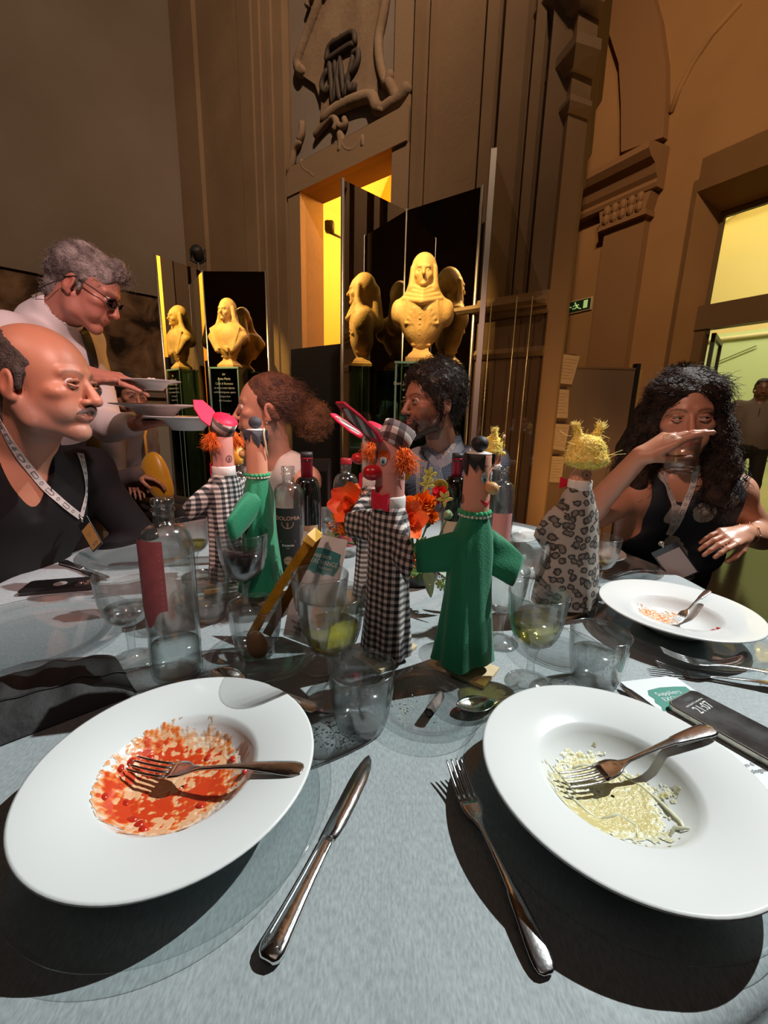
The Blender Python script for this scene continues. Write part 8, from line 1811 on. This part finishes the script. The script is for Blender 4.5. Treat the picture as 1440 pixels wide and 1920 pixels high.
# ---- woman drinking (right)
R5 = head_frame(-0.36, 0.04, -0.05); H5 = np.array((0.8903, 1.3200, 1.1879)); sc5 = 1.03
m5 = person_root('woman with long dark curls in navy floral dress drinking from a glass', (0.98, 1.45, 0))
neck5 = np.array((0.9554, 1.3600, 1.0081)); hip5 = np.array([1.02, 1.52, 0.50]); shR5 = np.array((0.8119, 1.3600, 0.9349)); shL5 = np.array((1.1188, 1.3600, 0.9519)); fr5 = unit((-0.45, -0.88, 0.05))
elR5, wrR5 = np.array((0.5793, 1.2400, 0.8623)), np.array((0.6514, 1.1000, 1.0833)); elL5, wrL5 = np.array((1.2464, 1.3600, 0.8123)), np.array((1.0471, 1.2000, 0.8615))
S = SDF(); head_prims(S, R5, H5, sc5, True, nose=0.95, jaw=0.97, chin=0.9); neck_prims(S, neck5, R5, H5, 0.048); torso_prims(S, hip5, neck5, shL5, shR5, fr5, 0.92, 1.0, 1.0); arm_prims(S, shR5, elR5, wrR5, (0.044, 0.038, 0.035, 0.024)); arm_prims(S, shL5, elL5, wrL5, (0.050, 0.042, 0.038, 0.025))
gl_c = np.array((0.7318, 1.0700, 1.0936)); gd = unit((0.10, 0.30, 0.95))
hand_prims(S, wrR5, np.array((0.7069, 1.0800, 1.1291)) - wrR5, (0.25, 0.35, -0.9), -1, ((0.05, 0.35, 0.15), (0.25, 0.35, 0.2), (0.45, 0.35, 0.2), (0.6, 0.4, 0.2)), thumb=(0.1, 0.75, 0.75), sc=0.9)
hand_prims(S, wrL5, np.array((0.9115, 1.1400, 0.8518)) - wrL5, (-0.35, 0.3, -0.9), 1, ((0.2, 0.3, 0.2), (0.25, 0.35, 0.2), (0.3, 0.35, 0.2), (0.35, 0.4, 0.2)), thumb=(0.5, 0.7, 0.5), sc=0.92)
sk5 = (0.54, 0.255, 0.16); skin_mesh(m5, S, 0.0032, lambda V: paint_face(V, R5, H5, sc5, sk5, (0.48, 0.12, 0.10), (0.05, 0.025, 0.018), None, 0.14)); eyes(m5, R5, H5, sc5, (-0.75, 1, 0.0), (0.05, 0.025, 0.015))
M_hair5 = mat('dark_long_curls', (0.014, 0.008, 0.006), 0.62, spec=0.25, var2=(0.055, 0.030, 0.020), vscale=35, bump=0.9, bscale=110)
Hs = SDF().frame(R5, H5, sc5); Hs.ell((0, -0.024, 0.045), (0.090, 0.108, 0.092), 0.008)
for s in (-1, 1):
    Hs.cap((s * 0.055, 0.045, 0.075), (s * 0.084, 0.010, -0.03), 0.030, 0.030, 0.02); Hs.cap((s * 0.088, 0.0, -0.03), (s * 0.115, 0.0, -0.15), 0.036, 0.042, 0.03); Hs.cap((s * 0.115, 0.0, -0.15), (s * 0.10, 0.035, -0.23 if s < 0 else -0.20), 0.042, 0.03, 0.03)
Hs.cap((0, -0.08, -0.02), (0, -0.10, -0.20), 0.085, 0.07, 0.04); Hs.ell((0, 0.125, -0.02), (0.068, 0.085, 0.100), 0.010, 1)
V, F, N_ = shell_hair(m5, Hs, 0.0036, M_hair5, 0.006, 60, 4); strands_on(m5, V, N_, 2400, 5, lambda p, n: n * 0.22 + np.array([0, 0, -1.0]), 0.07, M_hair5, 0.0010, 0.008, 8, mask=((V - H5) @ R5)[:, 1] < 0.045)
strands_on(m5, V, N_, 900, 12, lambda p, n: (lambda q: q - n * (q @ n) + n * 0.05)(R5 @ np.array([math.copysign(0.9, ((p - H5) @ R5)[0]), -0.45, -0.55])), 0.055, M_hair5, 0.0010, 0.004, 8, mask=(((V - H5) @ R5)[:, 2] > 0.03) * (((V - H5) @ R5)[:, 1] > -0.07), name='parted_strands')
for s in (-1, 1): wpart('hoop_earring', tube([H5 + R5 @ np.array([s * 0.082, -0.004 + 0.009 * math.cos(a), -0.055 + 0.012 * math.sin(a)]) for a in np.linspace(0, 2 * PI, 17)], 0.0012, 6), mat('gold', (0.8, 0.5, 0.2), 0.25, 1.0), m5)
def floral():
    m, N, L, b = new_mat('navy_floral'); b.inputs['Roughness'].default_value = 0.7; tc = N.new('ShaderNodeTexCoord'); n = N.new('ShaderNodeTexNoise'); n.inputs['Scale'].default_value = 9; n.inputs['Detail'].default_value = 2; n.inputs['Distortion'].default_value = 2.2
    v = N.new('ShaderNodeTexVoronoi'); v.inputs['Scale'].default_value = 9.5; mul = N.new('ShaderNodeMath'); mul.operation = 'MULTIPLY'; L.new(tc.outputs['Object'], n.inputs['Vector']); L.new(tc.outputs['Object'], v.inputs['Vector'])
    mr = N.new('ShaderNodeMapRange'); mr.inputs[1].default_value = 0.42; mr.inputs[2].default_value = 0.30; L.new(v.outputs['Distance'], mr.inputs[0]); L.new(n.outputs['Fac'], mul.inputs[0]); L.new(mr.outputs[0], mul.inputs[1])
    r = N.new('ShaderNodeValToRGB'); e = r.color_ramp.elements; e[0].position = 0.36; e[0].color = (0.010, 0.014, 0.022, 1); e[1].position = 0.45; e[1].color = (0.42, 0.37, 0.32, 1); k = e.new(0.40); k.color = (0.04, 0.10, 0.13, 1); L.new(mul.outputs[0], r.inputs['Fac']); L.new(r.outputs['Color'], b.inputs['Base Color']); return m
Cs = SDF(); torso_prims(Cs, hip5, neck5 - np.array([0, 0, 0.025]), shL5 * 0.72 + neck5 * 0.28 - np.array([0, 0, 0.02]), shR5 * 0.72 + neck5 * 0.28 - np.array([0, 0, 0.02]), fr5, 0.95, 1.02, 1.0); Cs.frame(); Cs.cap(neck5 + np.array([0, 0, 0.15]), neck5 - np.array([0, 0, 0.02]), 0.066, 0.066, 0.01, 1); vb = neck5 + fr5 * 0.06; Cs.cap(vb + np.array([0, 0, 0.08]) + fr5 * 0.03, vb + fr5 * 0.06 + np.array([0.0, 0, -0.160]), 0.078, 0.026, 0.008, 1)
V, F = Cs.mesh(0.006, infl=0.009); V = cloth_noise(V, F, 0.003, 24, 5); fast_obj('dress', (V, F), floral(), m5); sh5 = (V, F); Ls = SDF(); legs_prims(Ls, hip5, (-0.7, -0.7)); Ls.ell(hip5, (0.17, 0.16, 0.14), 0.05); V, F = Ls.mesh(0.012); fast_obj('skirt', (V, F), floral(), m5)
for w_, el_, u0 in ((wrL5, elL5, 0.16),):
    X = unit(el_ - w_); A1 = unit(np.cross(X, Z3)); A2 = np.cross(X, A1); c = w_ + X * 0.035; g = [tube([c + 0.031 * (math.cos(a) * A1 + math.sin(a) * A2) + X * 0.004 * math.sin(2 * a) for a in np.linspace(0, 2 * PI, 29)], 0.0011, 6)] + [ball(c + 0.0315 * (math.cos(a) * A1 + math.sin(a) * A2), 0.003, 8, 6) for a in np.linspace(0, 2 * PI, 9)[:-1]]; wpart('bracelet', join(*g), mat('rose_gold', (0.8, 0.45, 0.25), 0.25, 1.0), m5)
b5v = bvh_of(sh5, (np.asarray(S.mesh(0.006)[0]), S.mesh(0.006)[1]))
la = drape(b5v, [(0.5411, 0.8353, -0.0978), (0.5520, 0.8233, -0.1325), (0.5618, 0.8113, -0.1616), (0.5612, 0.8039, -0.1971), (0.5542, 0.8037, -0.2166)]); lb_ = drape(b5v, [(0.5854, 0.8068, -0.0797), (0.5834, 0.8036, -0.1179), (0.5762, 0.8026, -0.1541), (0.5654, 0.8011, -0.1962), (0.5542, 0.8037, -0.2166)])
bt5 = np.array((0.8393, 1.1600, 0.7753)); lanyard('white printed lanyard with blank grey badge on the drinking woman', [la, lb_], (bt5, (0.76, -0.25, 0.60), (-0.62, 0.15, 0.77), 0.064, 0.088), mat('blank_badge', (0.44, 0.38, 0.36), 0.7)) if True else None
dg = thing('tumbler', 'clear tumbler held to the mouth of the drinking woman', 'tumbler', tuple(gl_c - gd * 0.045), 'cut glass tumblers'); q_ = Vector((0, 0, 1)).rotation_difference(Vector(gd)); dg.rotation_euler = q_.to_euler(); shared('tumbler', 'glass', TUM_G, M_cut, dg); o = mesh_obj('water', fill(TUM, 0.0125, 0.03, 0.0036), M_water); o.parent = dg
chair('golden wooden chair of the drinking woman', (1.05, 1.56), (-0.35, -0.94), M_gilt)

# ---- people farther back
def simple_person(label, x, y, yaw, height, shirt, trouser, hair, skin, afro=0.0, arms=True):
    root = person_root(label, (x, y, 0)); k = height / 1.75; f = np.array([math.sin(yaw), -math.cos(yaw), 0]); Xr = np.cross(f, Z3); O = np.array([x, y, 0.0]); R_ = head_frame(yaw, 0.05); Hc = O + Z3 * (height - 0.125 * k); nk = O + Z3 * (1.46 * k); hp_ = O + Z3 * (0.95 * k); sl, sr = O - Xr * 0.19 * k + Z3 * 1.42 * k, O + Xr * 0.19 * k + Z3 * 1.42 * k
    el, er = O - Xr * 0.29 * k + Z3 * 1.14 * k, O + Xr * 0.29 * k + Z3 * 1.14 * k; wl, wr_ = O - Xr * 0.22 * k + f * 0.14 + Z3 * 0.96 * k, O + Xr * 0.22 * k + f * 0.14 + Z3 * 0.96 * k
    S = SDF(); head_prims(S, R_, Hc, k); neck_prims(S, nk, R_, Hc, 0.056); torso_prims(S, hp_, nk, sl, sr, f, 0.95); arm_prims(S, sl, el, wl, (0.045, 0.038, 0.036, 0.026)); arm_prims(S, sr, er, wr_, (0.045, 0.038, 0.036, 0.026)); hand_prims(S, wl, f * 0.3 - Z3, -Xr * -1, -1, (0.4,) * 4); hand_prims(S, wr_, f * 0.3 - Z3, -Xr, 1, (0.4,) * 4)
    skin_mesh(root, S, 0.006, lambda V: paint_face(V, R_, Hc, k, skin, tuple(np.array(skin) * np.array([0.8, 0.5, 0.5])), (0.02, 0.015, 0.01), (0.03, 0.02, 0.015), 0.1, 0.6)); eyes(root, R_, Hc, k, (0, 1, 0))
    Hs = SDF().frame(R_, Hc, k); Hs.ell((0, -0.02, 0.04 + afro * 0.4), (0.080 + afro, 0.102 + afro, 0.086 + afro), 0.006); Hs.ell((0, 0.12 + afro, -0.01), (0.10 + afro, 0.085 + afro, 0.09), 0.008, 1); Hs.ell((0, 0.03, -0.11), (0.14, 0.13, 0.075), 0.01, 1); V, F, N_ = shell_hair(root, Hs, 0.006, hair, 0.003 + afro * 0.15, 90, 2)
    if afro: strands_on(root, V, N_, 500, 5, lambda p, n: n, 0.022, hair, 0.0012, 0.006, 7)
    Cs = SDF(); torso_prims(Cs, hp_, nk - Z3 * 0.01, sl, sr, f, 1.02, 1.1); arm_prims(Cs, sl, el, wl, (0.056, 0.050, 0.046, 0.038)); arm_prims(Cs, sr, er, wr_, (0.056, 0.050, 0.046, 0.038)); Cs.cap(nk - Z3 * 0.03, nk + Z3 * 0.02, 0.078, 0.068, 0.02); Cs.frame(); Cs.cap(nk + Z3 * 0.2, nk + f * 0.03, 0.056, 0.056, 0.006, 1); V, F = Cs.mesh(0.009, infl=0.012); V = cloth_noise(V, F, 0.005, 20, 2); fast_obj('shirt', (V, F), shirt, root)
    wpart('button_line', tube([nk + f * 0.115 + Z3 * -0.06 * k, O + f * 0.135 + Z3 * 1.15 * k, O + f * 0.14 + Z3 * 0.9 * k], 0.004, 6), M_black_label, root)
    Ls = SDF()
    for s in (-1, 1): a = hp_ + Xr * s * 0.09 * k; Ls.cap(a - Z3 * 0.02, a - Z3 * 0.44 * k + Xr * s * 0.02, 0.088 * k, 0.066 * k, 0.03); Ls.cap(a - Z3 * 0.44 * k + Xr * s * 0.02, a * np.array([1, 1, 0]) + Xr * s * 0.03 + Z3 * 0.09, 0.066 * k, 0.05 * k, 0.02); q = a * np.array([1, 1, 0]) + Xr * s * 0.03 + Z3 * 0.045; Ls.cap(q - f * 0.04, q + f * 0.15, 0.045, 0.037, 0.02)
    Ls.ell(hp_, (0.16 * k, 0.14 * k, 0.12 * k), 0.04); V, F = Ls.mesh(0.012); fast_obj('trousers', (V, F), trouser, root); return root
pm = (4.2137, 5.0000, 0.8806)
M_gs = mat('grey_shirt', (0.15, 0.13, 0.12), 0.8); M_bt = mat('black_jeans', (0.012, 0.012, 0.013), 0.8); M_bh = mat('black_hair', (0.012, 0.008, 0.006), 0.6)
simple_person('man in grey shirt standing in the bright green lit doorway', pm[0], 5.0, -0.6, 1.67, M_gs, M_bt, M_bh, (0.16, 0.075, 0.045))
pw_ = (1.9010, 2.9000, 1.2750)
simple_person('person with dark frizzy hair standing behind the drinking woman', pw_[0], 2.9, 2.6, 1.50, M_bt, M_bt, M_bh, (0.2, 0.1, 0.06), afro=0.03)
# seated guest in grey farther back, seen below the carried plates
R7 = head_frame(0.9, 0.2); H7 = np.array((-1.5667, 2.7000, 1.2530)); m7 = person_root('seated guest in dark grey top behind the plates of the waiter', (-1.62, 2.8, 0)); nk7 = np.array((-1.6343, 2.7500, 1.0842)); hip7 = np.array([-1.66, 2.85, 0.52]); sl7, sr7 = np.array((-1.6170, 2.9000, 1.0049)), np.array((-1.6567, 2.6200, 1.0066)); el7, er7 = np.array((-1.5359, 2.7500, 0.7820)), np.array((-1.6044, 2.5000, 0.7327)); wl7, wr7 = np.array((-1.5277, 2.5500, 0.7430)), np.array((-1.4427, 2.4500, 0.7918)); f7 = unit((0.7, -0.7, 0))
S = SDF(); head_prims(S, R7, H7, 1.0); neck_prims(S, nk7, R7, H7, 0.05); torso_prims(S, hip7, nk7, sl7, sr7, f7, 0.85); arm_prims(S, sl7, el7, wl7); arm_prims(S, sr7, er7, wr7); hand_prims(S, wl7, (0.4, -0.5, -0.2), (0, 0, -1), 1, (0.3,) * 4); hand_prims(S, wr7, (0.5, 0.3, -0.2), (0, 0, -1), -1, (0.3,) * 4)
skin_mesh(m7, S, 0.006, lambda V: paint_face(V, R7, H7, 1.0, (0.3, 0.15, 0.1), (0.3, 0.1, 0.08), (0.03, 0.02, 0.01))); eyes(m7, R7, H7, 1.0, (0, 1, 0)); Hs = SDF().frame(R7, H7, 1.0); Hs.ell((0, -0.02, 0.04), (0.086, 0.108, 0.09), 0.006); Hs.cap((0, -0.09, 0), (0, -0.1, -0.12), 0.06, 0.05, 0.03); Hs.ell((0, 0.12, -0.01), (0.10, 0.085, 0.09), 0.008, 1); shell_hair(m7, Hs, 0.006, M_bh, 0.004, 80, 1)
Cs = SDF(); torso_prims(Cs, hip7, nk7, sl7, sr7, f7, 0.9); arm_prims(Cs, sl7, el7, wl7, (0.056, 0.05, 0.046, 0.038)); arm_prims(Cs, sr7, er7, wr7, (0.056, 0.05, 0.046, 0.038)); V, F = Cs.mesh(0.008, infl=0.01); V = cloth_noise(V, F, 0.005, 24, 1); fast_obj('knit_top', (V, F), mat('dark_grey_knit', (0.075, 0.065, 0.066), 0.9), m7); Ls = SDF(); legs_prims(Ls, hip7, (1, -0.3)); Ls.ell(hip7, (0.15, 0.14, 0.12), 0.04); V, F = Ls.mesh(0.014); fast_obj('trousers', (V, F), M_bt, m7); chair('dark chair of the guest in grey behind the waiter', (-1.7, 2.9), (1, -0.3), M_dark)
bgc = np.array((-1.3837, 2.5500, 0.7631)); bag = thing('shoulder_bag', 'shiny mustard yellow bag hanging beside the guest in dark grey', 'bag', tuple(bgc + np.array([0, 0, -0.14])))
V, F = ball((0, 0, 0), (0.085, 0.05, 0.15), 32, 24); V = V * (1 + 0.12 * noise(V, 22, 2))[:, None]; V[:, 0] += 0.25 * np.maximum(-V[:, 2], 0); wpart('bag_body', (V + bgc, F), mat('mustard_satin', (0.50, 0.27, 0.015), 0.35, sheen=0.3), bag); wpart('strap', tube([bgc + np.array([-0.04, 0, 0.12]), bgc + np.array([-0.07, 0.05, 0.24]), bgc + np.array([-0.08, 0.12, 0.34])], 0.009, 6), mat('mustard_strap', (0.42, 0.22, 0.02), 0.5), bag)
